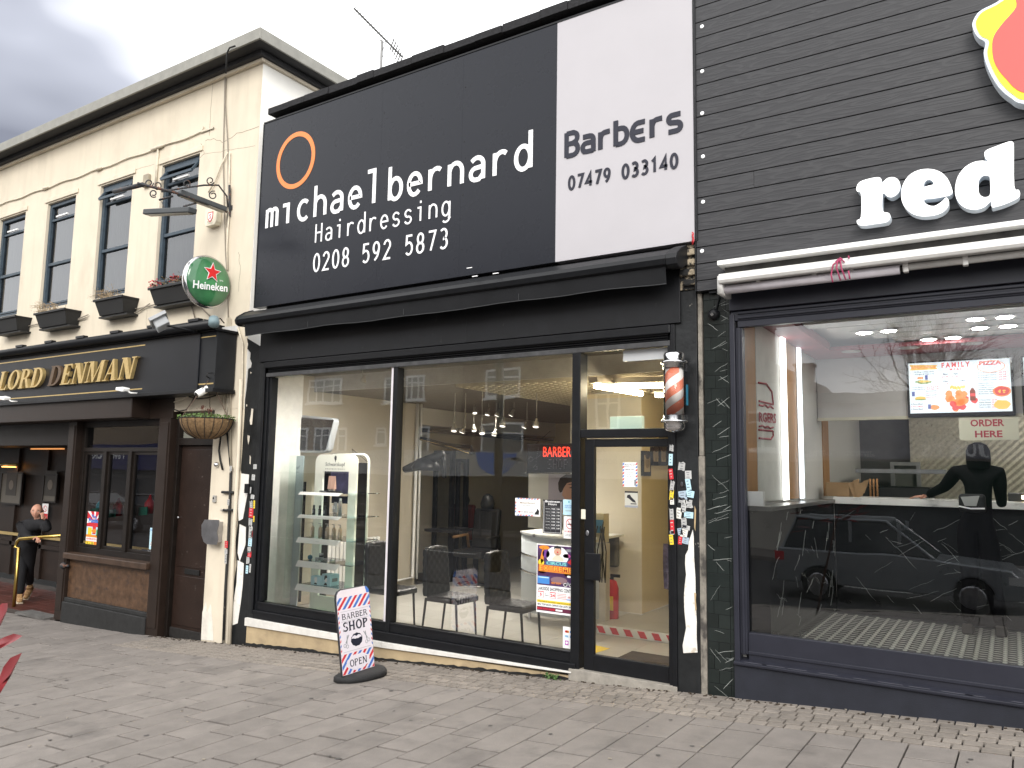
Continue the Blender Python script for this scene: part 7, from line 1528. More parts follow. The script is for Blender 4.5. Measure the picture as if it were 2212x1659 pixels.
navy = flat('navy_ink', (.012, .014, .03))
btext('BARBER', .12, .88, .645, .715, m_=navy); btext('SHOP', .12, .88, .505, .615, T=.2, t_=.16, m_=navy)
beard = [(.5+.17*math.cos(a*.3)*(1+.05*(a % 2)), .385+.075*math.sin(a*.3)*(1+.08*(a % 2))) for a in range(21)]
slab_on(beard, .0032, .0036, 'beard_emblem', navy)
slab_on([(.5, .425), (.56, .44), (.62, .43), (.66, .405), (.60, .405), (.54, .395), (.5, .40), (.46, .395), (.40, .405), (.34, .405), (.38, .43), (.44, .44)], .0037, .004, 'moustache', flat('aboard_field', (0, 0, 0)))
def strip(a, b, w_, nm, m_, o=.0034): d = Vector((b[0]-a[0], b[1]-a[1])); n_ = Vector((-d.y, d.x)).normalized()*w_; slab_on([(a[0]-n_.x, a[1]-n_.y*.5), (b[0]-n_.x, b[1]-n_.y*.5), (b[0]+n_.x, b[1]+n_.y*.5), (a[0]+n_.x, a[1]+n_.y*.5)], o, o+.0003, nm, m_)
for sgn, cx in ((1, .2), (-1, .8)):
    strip((cx+.08*sgn, .46), (cx-.03*sgn, .37), .012, 'scissor_blade', cGr); strip((cx+.03*sgn, .46), (cx+.0*sgn, .36), .012, 'scissor_blade', cGr, .0038)
    for ox, oz in ((-.06*sgn, .345), (.01*sgn, .33)):
        for k in range(8): a0_, a1_ = k*math.pi/4, (k+1)*math.pi/4; strip((cx+ox+.035*math.cos(a0_), oz+.02*math.sin(a0_)), (cx+ox+.035*math.cos(a1_), oz+.02*math.sin(a1_)), .006, 'scissor_ring', cGr, .0042)
for v in (.27, .625, .74): strip((.09, v), (.91, v), .003, 'rule', cGr)
slab_on([(.5+.36*math.cos(a*.2618)*(1 if a % 3 else .93), .125+.095*math.sin(a*.2618)*(1 if a % 3 else .9)) for a in range(24)], .0027, .0031, 'open_plaque', flat('aboard_field', (0, 0, 0)))
btext('OPEN', .24, .76, .085, .165, T=.16, t_=.13, m_=navy)
# small weed by the sill
t = thing('pavement_weed', 'small green weed growing at the right end of the barber shop sill', 'weed', (-3.62, -.09, gz(-3.62))); lf = MB()
for i in range(46): p = Vector((-3.66+random.gauss(0, .05), -.085+random.gauss(0, .012), gz(-3.66)+random.uniform(0, .05))); a_ = Vector((random.uniform(-1, 1), random.uniform(-1, 1), random.uniform(-.2, .8))).normalized()*.016; b_2 = a_.orthogonal().normalized()*.010; lf.add([p-a_, p+b_2, p+a_, p-b_2], [(0, 1, 2, 3)])
lf.build('leaves', mat('weed_green', (.06, .12, .03), .7, var=.4), t)
# TV aerial on the roof behind
t = thing('tv_aerial', 'thin television aerial on a mast above the barber shop roof', 'aerial', tuple(at((825, 190), 4)))
al = mat('aerial_metal', (.16, .16, .16), .5, metal=.6)
m0, m1 = at((825, 200), 4), at((825, 88), 4); MB().tube([(m0.x, 4, 3.3), m1], .028, 6).build('mast', al, t)
a, b = at((765, 18), 3.4), at((868, 122), 4.6); MB().tube([a, b], .020, 5).build('boom', al, t)
mb = MB(); d = (b-a)
for i in range(13): c_ = a+d*(i/18); w_ = Vector((.2, -.25, .12)).normalized(); w2 = d.cross(Vector((0, 0, 1))).normalized(); mb.tube([c_-w2*.15, c_+w2*.15], .009, 4)
mb.build('director_elements', al, t)
mb = MB()
for i in range(6): c_ = at((845+i*4, 108+i*3), 4.2+.1*i); mb.tube([c_+Vector((-.12, .1, .10-.04*i)), c_+Vector((.16, -.1, .14-.04*i))], .013, 4)
mb.build('reflector_grid', al, t)
MB().tube([m1+Vector((0, 0, -.25)), m1+Vector((.12, 0, -.05))], .008).tube([m1+Vector((0, 0, -.35)), m1+Vector((.25, .1, -.15))], .006).build('brace', al, t)

# ================================================================== TAKEAWAY (right)
tk = thing('takeaway_shop', 'takeaway shop clad in dark grey woodgrain boards with a wide dark framed window', 'shop', (1.5, 0, gz(1.5)))
clad = bpy.data.materials.new('woodgrain_cladding'); clad.use_nodes = True; T_ = clad.node_tree; b_ = T_.nodes['Principled BSDF']; b_.inputs['Roughness'].default_value = .55
tcn = T_.nodes.new('ShaderNodeTexCoord'); oi = T_.nodes.new('ShaderNodeObjectInfo')
ad = T_.nodes.new('ShaderNodeVectorMath'); ad.operation = 'ADD'; cmb = T_.nodes.new('ShaderNodeCombineXYZ'); ml = T_.nodes.new('ShaderNodeMath'); ml.operation = 'MULTIPLY'; ml.inputs[1].default_value = 37
T_.links.new(oi.outputs['Random'], ml.inputs[0]); T_.links.new(ml.outputs[0], cmb.inputs[0]); T_.links.new(tcn.outputs['Object'], ad.inputs[0]); T_.links.new(cmb.outputs[0], ad.inputs[1])
mp1 = T_.nodes.new('ShaderNodeMapping'); mp1.inputs['Scale'].default_value = (1.1, 1, 9); T_.links.new(ad.outputs[0], mp1.inputs[0])
wv_ = T_.nodes.new('ShaderNodeTexNoise'); wv_.inputs['Scale'].default_value = 1.6; wv_.inputs['Detail'].default_value = 2; T_.links.new(mp1.outputs[0], wv_.inputs[0])
ms = T_.nodes.new('ShaderNodeMath'); ms.operation = 'MULTIPLY'; ms.inputs[1].default_value = 42; T_.links.new(wv_.outputs[0], ms.inputs[0])
sn = T_.nodes.new('ShaderNodeMath'); sn.operation = 'SINE'; T_.links.new(ms.outputs[0], sn.inputs[0])
rg_ = T_.nodes.new('ShaderNodeMapRange'); rg_.inputs[1].default_value = .35; rg_.inputs[2].default_value = 1; T_.links.new(sn.outputs[0], rg_.inputs[0])
mxc = T_.nodes.new('ShaderNodeMix'); mxc.data_type = 'RGBA'; T_.links.new(rg_.outputs[0], mxc.inputs[0]); mxc.inputs[6].default_value = (.021, .021, .024, 1); mxc.inputs[7].default_value = (.031, .031, .034, 1); T_.links.new(mxc.outputs[2], b_.inputs['Base Color'])
bpn = T_.nodes.new('ShaderNodeBump'); bpn.inputs['Strength'].default_value = .12; bpn.inputs['Distance'].default_value = .004; T_.links.new(sn.outputs[0], bpn.inputs['Height']); T_.links.new(bpn.outputs[0], b_.inputs['Normal'])
YC_ = -.10
CX0, CX1 = -2.232, 5.0
MB().box(CX0, CX1, YC_+.021, .3, 3.38, 7.6).build('cladding_backing', blk2, tk)
edges_ = [3.380, 3.475]+[3.475+.1495*(k+1) for k in range(26)]
for k, (a, b) in enumerate(zip(edges_[:-1], edges_[1:])):
    if a > 7.4: break
    cuts = [CX0, CX1]
    if k == 6: cuts = [CX0, -1.722, CX1]
    if k in (1, 2): cuts = [CX0, CX1]
    for c0_, c1_ in zip(cuts[:-1], cuts[1:]): MB().box(c0_+.001, c1_-.001, YC_, YC_+.02, a+.0035, b-.0035).build('plank', clad, tk, bevel=.003)
MB().box(CX0-.012, CX0-.001, YC_-.006, .1, 3.38, 7.6).build('corner_trim', blk2, tk)
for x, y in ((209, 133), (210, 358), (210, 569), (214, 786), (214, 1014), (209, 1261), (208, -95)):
    p = at(z6(x, y), YC_-.005); MB().lathe([(.016, 0), (.018, .004), (.014, .01)], (p.x, YC_-.0005, p.z), 14, (0, -1, 0)).build('white_fixing_cap', emit('cap_white', (1, 1, 1), .25), tk, smooth=True)  # caps are no lamps; a faint glow in the material keeps them bright
t = thing('red_tie', 'scrap of red cord tied between the barber sign and the grey cladding', 'cord', (-2.27, -.12, 3.86)); mb = MB()
for i in range(4): mb.tube([(-2.262+random.uniform(-.01, .01), -.125, 3.80+i*.02), (-2.25+random.uniform(-.01, .01), -.13, 3.84+i*.02), (-2.262, -.12, 3.87+i*.015)], .005, 5)
mb.build('cord', cR, t, smooth=True)
# tiled column
tilem = mat('black_gloss_tile', (.014, .018, .017), .16, var=.2, vscale=5, rand=.15)
groutm = mat('dark_grout', (.006, .006, .006), .8)
TX0, TXm, TX1 = -2.203, -2.006, -1.972
MB().box(TX0, TX1, -.008, .2, -.14, 3.379).build('column_core', groutm, tk)
zz = -.145; k = 0; tile_rects = []
while zz < 3.37:
    z2_ = min(zz+.1115, 3.378)
    sp_x = TX0+(TXm-TX0)*(.5 if k % 2 == 0 else 1.0)
    cuts = [TX0, sp_x, TXm] if k % 2 == 0 else [TX0, TXm]
    if k % 2: cuts = [TX0, TX0+.06, TXm] if k % 4 == 3 else [TX0, TXm]
    for a, b in zip(cuts[:-1], cuts[1:]): MB().box(a+.0015, b-.0015, -.020, -.0081, zz+.0015, z2_-.0015).build('tile', tilem, tk, bevel=.0015); tile_rects.append((a, b, zz, z2_))
    MB().box(TXm+.0015, TX1, -.020, -.0081, zz+.0015, z2_-.0015).build('tile', tilem, tk, bevel=.0015)
    zz = z2_; k += 1
veinm = mat('white_vein', (.40, .42, .40), .4)
def veins(x0, x1, z0, z1, n, Y, par, seed, lmax=.22, sc=1.0, horiz=True):
    rnd = random.Random(seed); mb = MB()
    for i in range(n):
        x, z = rnd.uniform(x0, x1), rnd.uniform(z0, z1); a = rnd.choice([rnd.uniform(-.9, -.45), rnd.uniform(.15, .6), rnd.uniform(.15, .6), rnd.uniform(-1.2, 1.2)]); L_ = rnd.uniform(.09, lmax); pts = []
        m = 7
        for j in range(m):
            pts.append((x, z)); a2 = a+rnd.gauss(0, .10); x += math.cos(a2)*L_/m; z += math.sin(a2)*L_/m
            if not (x0 < x < x1 and z0 < z < z1): break
        if len(pts) > 2: mb.ribbon(pts, rnd.uniform(.0012, .0032)*sc, Y-.0006-i*.000002, Y-.0002, taper=[.4]+[1]*(len(pts)-2)+[.3])
    return mb.build('veins', veinm, par, kind='stuff')
veins(TX0+.005, TX1-.004, -.08, 3.36, 62, -.020, tk, 3, lmax=.24, sc=.8)
# black conduit and dome camera at the top of the column
p = at(zr(12, 140), -.06)
t = thing('dome_camera', 'small black dome camera with a round lens at the top of the tiled column', 'camera', tuple(p)); MB().lathe([(.045, 0), (.05, .02), (.042, .05), (.02, .062)], (p.x, -.021, p.z), 18, (0, -1, -.2)).build('housing', blk2, t, smooth=True); MB().lathe([(.018, 0), (.014, .008)], (p.x, -.082, p.z-.012), 12, (0, -1, -.2)).build('lens', chrome, t)
MB().tube([(p.x+.02, -.03, p.z+.04), (p.x+.05, -.04, p.z+.14), (p.x+.02, -.05, p.z+.22)], .008).box(p.x-.03, p.x+.06, -.07, -.021, p.z+.18, p.z+.28).build('cable_box', blk2, t)
# white awning trim and cassette bar with transparent tube cover
t = thing('takeaway_awning', 'closed white awning with long tube cover tied up over the takeaway window', 'awning', (1.5, -.3, 3.45))
MB().box(-1.985, CX1, -.30, -.101, 3.535, 3.575).build('top_trim', white, t, bevel=.004)
MB().box(-1.95, CX1, -.20, -.06, 3.36, 3.534).build('housing', mat('grimy_dark', (.05, .048, .045), .7, var=.5, vscale=8), t)
MB().prism([(-.205, 3.375), (-.37, 3.36), (-.385, 3.385), (-.37, 3.44), (-.205, 3.47)], -1.955, CX1, 'x').build('front_bar', whitem, t, bevel=.008)
clr = mat('cloudy_plastic', (.50, .47, .50), .3, var=.15, vscale=6)
MB().tube([(-1.94, -.27, 3.325), (-.62, -.27, 3.33)], .038, 10).build('tube_cover', clr, t, smooth=True)
MB().tube([(-.60, -.27, 3.34), (5, -.27, 3.34)], .026, 10).box(-1.97, -1.93, -.35, -.1, 3.28, 3.43).build('arm', whitem, t, smooth=True)
for x in (-1.65, -1.22, -.95, -.58, -.20): MB().box(x-.018, x+.018, -.295, -.245, 3.30, 3.37).build('bracket', whitem, t, bevel=.006)
t = thing('pink_string', 'pink string knotted round the white awning bar of the takeaway', 'string', tuple(at(z6(900, 1300), -.39))); mb = MB()
for pts in ([(905, 1300), (868, 1330), (858, 1380), (866, 1418)], [(893, 1300), (885, 1345), (905, 1408)], [(903, 1300), (910, 1350), (932, 1405)], [(945, 1285), (948, 1300)], [(945, 1360), (952, 1402)], [(880, 1315), (905, 1295), (925, 1318)], [(915, 1300), (895, 1318)]): mb.tube([at(z6(*p), -.392) for p in pts], .006, 6)
mb.build('string', mat('pink_cord', (.32, .05, .11), .8), t, smooth=True)
# dark fascia, shutter box, window frame
MB().box(-1.962, CX1, -.06, .05, 3.19, 3.40).build('lower_fascia', slate, tk, bevel=.004)
MB().box(-1.962, CX1, -.03, .05, 3.10, 3.188).build('shutter_box', slate, tk, bevel=.01)
for i in range(2): MB().box(-1.90, CX1, -.045, -.0305, 3.115+i*.04, 3.14+i*.04).build('shutter_slat', slate, tk, bevel=.006)
MB().box(-1.90, CX1, -.035, .03, 3.045, 3.098).build('shutter_bottom_bar', slate, tk, bevel=.004)
MB().box(-1.968, -1.925, -.045, .06, .29, 3.16).build('outer_frame', slate, tk, bevel=.005)
MB().box(-1.924, -1.868, -.02, .06, .345, 3.044).box(-1.905, -1.885, -.032, -.0205, .345, 3.044).build('shutter_guide', slate, tk, bevel=.003)
MB().box(-1.867, CX1, .0, .06, .29, .515).box(-1.867, CX1, -.012, .0, .345, .372).build('bottom_rail', slate, tk, bevel=.004)
MB().prism([(-.075, .262), (-.078, .287), (-.02, .297), (.06, .31), (.06, .262)], -1.968, CX1, 'x').build('window_sill', slate, tk, bevel=.006)
MB().box(-1.968, CX1, -.05, .1, -.2, .261).build('rendered_plinth', slate2, tk)
mb = MB()
for i in range(26): x = -1.9+i*.2+random.uniform(-.05, .05); mb.box(x, x+random.uniform(.06, .2), -.066-.0, -.058, .2925, .2945)
mb.build('sill_scratches', mat('scratched', (.10, .10, .12), .5), tk, kind='stuff')
MB().quad((-1.868, .05, .515), (CX1, .05, .515), (CX1, .05, 3.05), (-1.868, .05, 3.05)).build('window_pane', glass2, tk)
# red shop lettering
def smooth_poly(pts, n=4):
    out = []; m = len(pts)
    for i in range(m):
        p0, p1, p2, p3 = (Vector(pts[(i+k-1) % m]) for k in range(4))
        for j in range(n):
            s_ = j/n; out.append(tuple(.5*((2*p1)+(p2-p0)*s_+(2*p0-5*p1+4*p2-p3)*s_*s_+(3*p1-p0-3*p2+p3)*s_**3)))
    return out
t = thing('shop_lettering', 'thick rounded white letters spelling red on the dark cladding', 'lettering', (-.4, -.2, 3.9))
lwm = emit('lit_white_acrylic', (1, 1, 1), .45); lws = mat('letter_side', (.68, .74, .80), .4)
GL = [[(985, 945), (1000, 915), (1050, 897), (1095, 890), (1110, 900), (1114, 918), (1140, 895), (1172, 890), (1197, 905), (1205, 938), (1195, 970), (1165, 990), (1140, 986), (1122, 970), (1116, 985), (1116, 1058), (1148, 1070), (1155, 1092), (1138, 1115), (1080, 1125), (1020, 1133), (992, 1126), (988, 1106), (1008, 1088), (1008, 975), (990, 962)],
      [(1210, 990), (1216, 935), (1245, 885), (1290, 857), (1345, 848), (1400, 860), (1440, 893), (1464, 945), (1466, 972), (1440, 985), (1385, 995), (1326, 1003), (1338, 1026), (1375, 1035), (1412, 1014), (1436, 992), (1450, 1012), (1443, 1042), (1415, 1068), (1370, 1083), (1310, 1086), (1260, 1070), (1225, 1035)],
      [(1480, 960), (1493, 890), (1530, 840), (1575, 814), (1620, 807), (1648, 812), (1634, 795), (1628, 775), (1637, 755), (1690, 733), (1755, 710), (1772, 716), (1776, 740), (1778, 935), (1800, 953), (1807, 975), (1795, 996), (1740, 1022), (1690, 1038), (1666, 1040), (1660, 1012), (1628, 1040), (1580, 1053), (1530, 1043), (1495, 1010)]]
HO = [None, [(1322, 938), (1330, 912), (1350, 902), (1368, 912), (1371, 926), (1348, 932)], [(1597, 940), (1602, 902), (1625, 882), (1652, 886), (1656, 905), (1658, 962), (1650, 985), (1625, 990), (1603, 975)]]
YL0 = -.20
for k, (g, h) in enumerate(zip(GL, HO)):
    to = lambda P: [(at(z6(*p), YL0).x, at(z6(*p), YL0).z) for p in P]
    o = smooth_poly(to(g), 3)
    if h:
        hh = smooth_poly(to(h), 3)
        A = lambda P: sum(P[i][0]*P[(i+1) % len(P)][1]-P[(i+1) % len(P)][0]*P[i][1] for i in range(len(P)))
        if A(o) < 0: o = o[::-1]
        if A(hh) > 0: hh = hh[::-1]
        bi = min(((i, j) for i in range(len(o)) for j in range(len(hh))), key=lambda ij: (o[ij[0]][0]-hh[ij[1]][0])**2+(o[ij[0]][1]-hh[ij[1]][1])**2)
        i, j = bi; face = o[:i+1]+hh[j:]+hh[:j+1]+o[i:]
        eps = .0004; face = [(x+(eps if n_ > i and n_ <= i+len(hh)+1 else 0), z) for n_, (x, z) in enumerate(face)]
        mb = MB().m(lwm); mb.add([(x, YL0, z) for x, z in face], [tuple(range(len(face)))]); mb.m(lws)
        for P in (o, hh): n = len(P); mb.add([(x, YL0, z) for x, z in P]+[(x, YC_-.002, z) for x, z in P], [(q, q+n, (q+1) % n+n, (q+1) % n) for q in range(n)])
        mb.build('letter', parent=t)
    else:
        mb = MB().m(lwm); mb.add([(x, YL0, z) for x, z in (o if sum(o[i][0]*o[(i+1) % len(o)][1]-o[(i+1) % len(o)][0]*o[i][1] for i in range(len(o))) > 0 else o[::-1])], [tuple(range(len(o)))]); mb.m(lws); n = len(o)
        mb.add([(x, YL0, z) for x, z in o]+[(x, YC_-.002, z) for x, z in o], [(q, q+n, (q+1) % n+n, (q+1) % n) for q in range(n)]); mb.build('letter', parent=t)
# rounded logo sign
t = thing('logo_sign', 'big rounded yellow and red logo sign with white edge at the top right', 'sign', (.4, -.2, 5))
o1 = [(.113, 5.262), (-.02, 5.215), (-.062, 5.175), (-.083, 5.12), (-.07, 5.05), (-.045, 5.0), (-.008, 4.955), (-.022, 4.88), (-.010, 4.79), (.022, 4.68), (.065, 4.58), (.126, 4.497), (.202, 4.433), (.45, 4.38), (.75, 4.45), (.95, 4.7), (.95, 5.1), (.75, 5.4), (.4, 5.45)]
o2 = [(.115, 5.238), (-.005, 5.197), (-.042, 5.165), (-.06, 5.12), (-.05, 5.06), (-.028, 5.01), (.016, 4.962), (.002, 4.88), (.012, 4.80), (.044, 4.69), (.085, 4.60), (.140, 4.52), (.21, 4.460), (.45, 4.41), (.73, 4.48), (.92, 4.72), (.92, 5.08), (.73, 5.37), (.4, 5.42)]
o3 = [(.205, 5.26), (.19, 5.16), (.10, 5.06), (.045, 4.98), (.032, 4.88), (.045, 4.77), (.10, 4.65), (.205, 4.51), (.45, 4.45), (.70, 4.52), (.88, 4.75), (.88, 5.05), (.70, 5.3), (.4, 5.35)]
MB().prism(smooth_poly(o1), -.21, YC_-.002).build('white_edge', lws, t, bevel=.004); MB().prism(smooth_poly(o2), -.216, -.2105).build('yellow_face', emit('logo_yellow', (.92, .78, .02), .22), t); MB().prism(smooth_poly(o3), -.222, -.2165).build('red_face', emit('logo_red', (.80, .07, .06), .25), t)

# takeaway interior ----------------------------------------
FZ = .30; wt = mat('takeaway_white', (.66, .65, .62), .5, var=.03)
IX0 = -1.90; YCt = 2.88
MB().box(IX0-.05, IX0, .06, 6.2, FZ-.05, 3.4).build('inner_side_wall', wt, tk)
MB().box(IX0, 5, 6.15, 6.2, FZ-.05, 3.4).box(5, 5.05, .06, 6.2, FZ-.05, 3.4).build('inner_back_wall', mat('kitchen_dark', (.12, .12, .12), .6), tk)
MB().box(IX0, 5, .06, 6.15, 3.30, 3.34).build('inner_ceiling', wt, tk)
MB().box(IX0-.05, 5, .061, 6.15, FZ-.08, FZ-.004).build('inner_floor_slab', groutm, tk)
woodm = mat('oak_strip', (.42, .22, .09), .5, var=.25, vscale=4, stretch=(1, 1, .25))
def side(ya, yb, za_, zb_, m_, nm, off=.0): return MB().box(IX0+.001, IX0+.012+off, ya, yb, za_, zb_).build(nm, m_, tk)
side(.07, .45, 1.56, 3.2, woodm, 'wood_panel'); side(1.50, 2.02, 1.56, 3.3, woodm, 'wood_panel'); 
side(.455, 1.30, 1.56, 3.3, mat('light_panel', (.62, .62, .58), .4), 'white_panel', .004)
side(3.35, 3.7, 1.56, 2.5, woodm, 'wood_panel')
for k, (ya, yb, s_) in enumerate(((1.32, 1.46, 6.0), (2.05, 2.14, 4.5))):
    t = thing('led_strip', ['wide glowing white vertical light strip on the takeaway wall', 'narrow glowing bluish vertical light strip on the takeaway wall'][k], 'light strip', (IX0, ya, 1.56)); MB().box(IX0+.013, IX0+.045, ya, yb, 1.56, 3.29).build('diffuser', emit('led_white%d' % k, ((1, .99, .92), (.85, .93, 1))[k], s_*.5), t); MB().box(IX0+.012, IX0+.02, ya-.02, yb+.02, 1.55, 3.295).build('channel', white, t)
MB().box(IX0+.001, IX0+.20, .07, YCt, FZ, 1.50).build('low_wall', mat('black_marble', (.010, .011, .011), .14, var=.3), tk)
MB().box(IX0+.0, IX0+.22, .07, YCt-.01, 1.501, 1.535).build('ledge', mat('grey_ledge', (.10, .10, .095), .3), tk)
MB().box(IX0+.02, IX0+.16, .065, .12, 1.54, 1.66).build('white_block', white, tk)
# veins on the low wall (it faces into the shop)
def veinsx(X, y0, y1, z0, z1, n, seed):
    rnd = random.Random(seed); mb = MB()
    for i in range(n):
        y, z = rnd.uniform(y0, y1), rnd.uniform(z0, z1); a = rnd.uniform(.2, 1.2)*rnd.choice([-1, 1]); L_ = rnd.uniform(.1, .4); pts = []
        for j in range(6): pts.append((X, y, z)); y += math.cos(a+rnd.gauss(0, .25))*L_/6; z += math.sin(a+rnd.gauss(0, .25))*L_/6; y = min(max(y, y0), y1); z = min(max(z, z0), z1)
        mb.tube(pts, .0011, 3)
    mb.build('veins', veinm, tk, kind='stuff')
veinsx(IX0+.2015, .1, YCt-.05, FZ+.03, 1.47, 42, 5)
veins(-.9+IX0*0, 0, 0, 0, 0, 0, 0, tk, 1) if False else None
# counter
t = thing('counter', 'high takeaway counter with white marble top and black veined front', 'counter', (-.5, YCt, FZ))
MB().box(IX0+.202, 5, YCt, YCt+.6, FZ, 1.49).build('front', mat('black_marble', (0, 0, 0)), t)
v_ = veins(IX0+.21, 1.2, FZ+.05, 1.46, 60, YCt, t, 11, lmax=.40, sc=.8)
mw = mat('white_marble', (.72, .71, .68), .2, var=.04); patches('white_marble', (.38, .38, .38), .60, 2.0, (1, 1, 2), soft=.05)
MB().box(IX0+.202, 5, YCt-.04, YCt+.62, 1.491, 1.565).build('marble_top', mw, t, bevel=.004)
# patterned floor: leaf shaped tiles
pf = mat('floor_black', (.012, .012, .015), .35); pw = mat('floor_white', (.55, .56, .50), .4)
fl0 = MB().box(IX0+.202, 5, .065, YCt, FZ-.0035, FZ).build('tiled_floor', pf, tk)
c_ = .105; cells = [(i, j) for i in range(24) for j in range(28)]
oneV = []; 
def leafp(x0, y0, x1, y1, w_): 
    d = Vector((x1-x0, y1-y0)); n_ = Vector((-d.y, d.x))*w_; m_ = 6; up_ = []; dn = []
    for k in range(m_+1): s_ = k/m_; b_ = math.sin(math.pi*s_)**.8; up_.append((x0+d.x*s_+n_.x*b_, y0+d.y*s_+n_.y*b_)); dn.append((x0+d.x*s_-n_.x*b_, y0+d.y*s_-n_.y*b_))
    return up_+dn[1:-1][::-1]
mb = MB()
for i, j in cells:
    x, y = IX0+.21+i*c_, .07+j*c_*.92
    for (a, b, c2, d2) in ((0, 0, c_, 0), (0, 0, 0, c_*.92)):
        mb.add([(u, v, FZ+.0015) for u, v in leafp(x+a+.004, y+b, x+c2-.004 if c2 else x+.0, y+d2, .20)], [tuple(range(12))])
mb.build('white_leaf_pattern', pw, tk, kind='stuff')
# ceiling dressing
for i in range(5): MB().box(-1.60+i*.16, 5, 1.05+i*.28, 1.05+i*.28+.24, 3.22-.0, 3.262).build('ceiling_slat', wt, tk, bevel=.003)
MB().box(IX0+.01, 5, 2.45, 3.1, 3.17, 3.215).build('red_ceiling_band', mat('red_band', (.22, .05, .06), .6), tk)
MB().box(IX0+.01, -1.61, .3, 2.45, 3.17, 3.26).build('red_ceiling_side', mat('red_band', (0, 0, 0)), tk)
dl = emit('downlight', (1, .99, .93), 60)
k = 0
for (x, y) in ((1000, 268), (1160, 255), (1420, 312), (1580, 300), (1725, 180), (1920, 165), (1755, 237), (1940, 224)):
    p = atz(zr(x, y), 3.215); t = thing('downlight', f'{nth[k]} of the bright recessed downlights in the takeaway ceiling, counted from the left', 'downlight', tuple(p), 'downlights in the takeaway')
    p = atz(zr(x, y), 3.20); MB().lathe([(.062, -.003), (.062, .0)], p, 18, (0, 0, 1), sx=1).build('lamp', dl, t); MB().lathe([(.085, .001), (.085, .008)], p, 20).build('trim_ring', wt, t); k += 1
for k, (x, y) in enumerate(((915, 390), (1295, 366), (1705, 338))):
    p = atz(zr(x, y), 3.165); t = thing('ceiling_speaker', f'{nth[k]} from the left of the unlit pale discs in the red ceiling band', 'speaker', tuple(p), 'pale discs in the red ceiling band'); MB().lathe([(.10, 0), (.10, .004)], p, 22).build('disc', mat('speaker_grey', (.40, .38, .36), .5), t)
# soffit above the counter, kitchen behind
MB().box(IX0+.01, 5, 3.1, 3.3, 2.47, 3.29).build('menu_soffit', mat('soffit_grey', (.44, .42, .40), .5, var=.04), tk); MB().box(IX0+.01, 5, 3.06, 3.099, 2.44, 2.475).build('soffit_trim', mat('trim_cream', (.5, .47, .36), .4), tk)
qs = mat('quilted_steel', (.55, .52, .42), .3, metal=.35, var=.25, vscale=30)
mb = MB(); X0_, X1_, z0_, z1_ = -1.2, 2.5, 1.5, 2.8; nx, nz = 74, 26
V = []; 
for j in range(nz+1):
    for i in range(nx+1): V.append((X0_+(X1_-X0_)*i/nx, 5.9-.014*((i+j) % 2), z0_+(z1_-z0_)*j/nz))
mb.add(V, [(j*(nx+1)+i, j*(nx+1)+i+1, (j+1)*(nx+1)+i+1, (j+1)*(nx+1)+i) for j in range(nz) for i in range(nx)]).build('quilted_splashback', qs, tk)
tv0 = rect([zm(480, 498), zm(1590, 450), zm(1625, 1015), zm(520, 1050)], 3.02)
t = thing('menu_screen', 'wall screen showing SPECIALS, FAMILY MEAL and PIZZA menus in the takeaway', 'screen', (tv0[0], 3.02, tv0[2]))
MB().box(tv0[0]-.025, tv0[1]+.025, 3.02, 3.09, tv0[2]-.045, tv0[3]+.02).build('casing', mat('gloss_black', (0, 0, 0)), t, bevel=.006)
MB().box(tv0[0], tv0[1], 3.012, 3.0195, tv0[2], tv0[3]).build('lit_screen', emit('screen_white', (.70, .78, .86), .43), t)
TW, TH = tv0[1]-tv0[0], tv0[3]-tv0[2]
sx = lambda a: tv0[0]+a*TW
szz = lambda b: tv0[2]+b*TH
sr_, sk_, so_, syl, sbr, sgn_ = [emit('screen_'+n, c, .42) for n, c in dict(red=(.62, .10, .10), ink=(.10, .11, .14), orange=(.75, .30, .12), yellow=(.82, .52, .14), brown=(.45, .20, .08), green=(.22, .30, .12)).items()]
lay = 3.0105
def stext(s_, a0, a1, b0, b1, m_, bold=.02): text(s_, sx(a0), sx(a1), szz(b0), szz(b1), lay, 'screen_text', m_, t, depth=.001, bold=bold)
MB().prism([(sx(.01), szz(.97)), (sx(.30), szz(.94)), (sx(.28), szz(.90)), (sx(.30), szz(.86)), (sx(.01), szz(.86)), (sx(.03), szz(.91))], lay-.0004, lay).build('banner', syl, t); stext('SPECIALS', .03, .28, .885, .94, so_)
stext('F A M I L Y', .34, .62, .88, .98, sr_, .04); stext('M E A L', .42, .54, .82, .86, sr_); stext('PIZZA', .71, .92, .89, .97, sr_, .04)
MB().ribbon(ell(0, 0, 1, 1, 36), .006, lay-.0014, lay-.001, close=True, org=(sx(.82), szz(.86)), sc=(TW*.13, TH*.11)).build('pizza_outline', so_, t)
for i, s_ in enumerate(('10 Wings & Chips £4.50', '10 Nuggets & Chips £4.40')): stext(s_, .06, .26, .80-i*.045, .83-i*.045, sk_)
for a, b, s_ in ((.33, .70, '8pc'), (.43, .70, '12pc'), (.33, .56, '10pc'), (.50, .56, '14pc')): stext(s_, a+.02, a+.07, b+.03, b+.07, sk_, .03); stext('£12.99', a+.01, a+.07, b-.015, b+.015, sr_)
for i in range(4): stext('10" (8 slices) 2 Toppings', .69, .87, .73-i*.045, .755-i*.045, sk_); stext('£5.99', .89, .96, .73-i*.045, .755-i*.045, sr_)
for i in range(6): stext(('Pepperoni, Beef, Ham', 'Chicken, Tandoori', 'Chicken, Sweet', 'Green Pepper', 'Sweet Corn, Olives', 'Mushrooms, Chilli')[i], .69, .84, .53-i*.04, .555-i*.04, sk_)
for i in range(4): stext(('4 Cheese Strips', 'Garlic Bread', 'Garlic Bread Cheese', 'Potato wedges')[i], .69, .80, .21-i*.045, .235-i*.045, sk_); stext('£2.50', .81, .86, .21-i*.045, .235-i*.045, sr_)
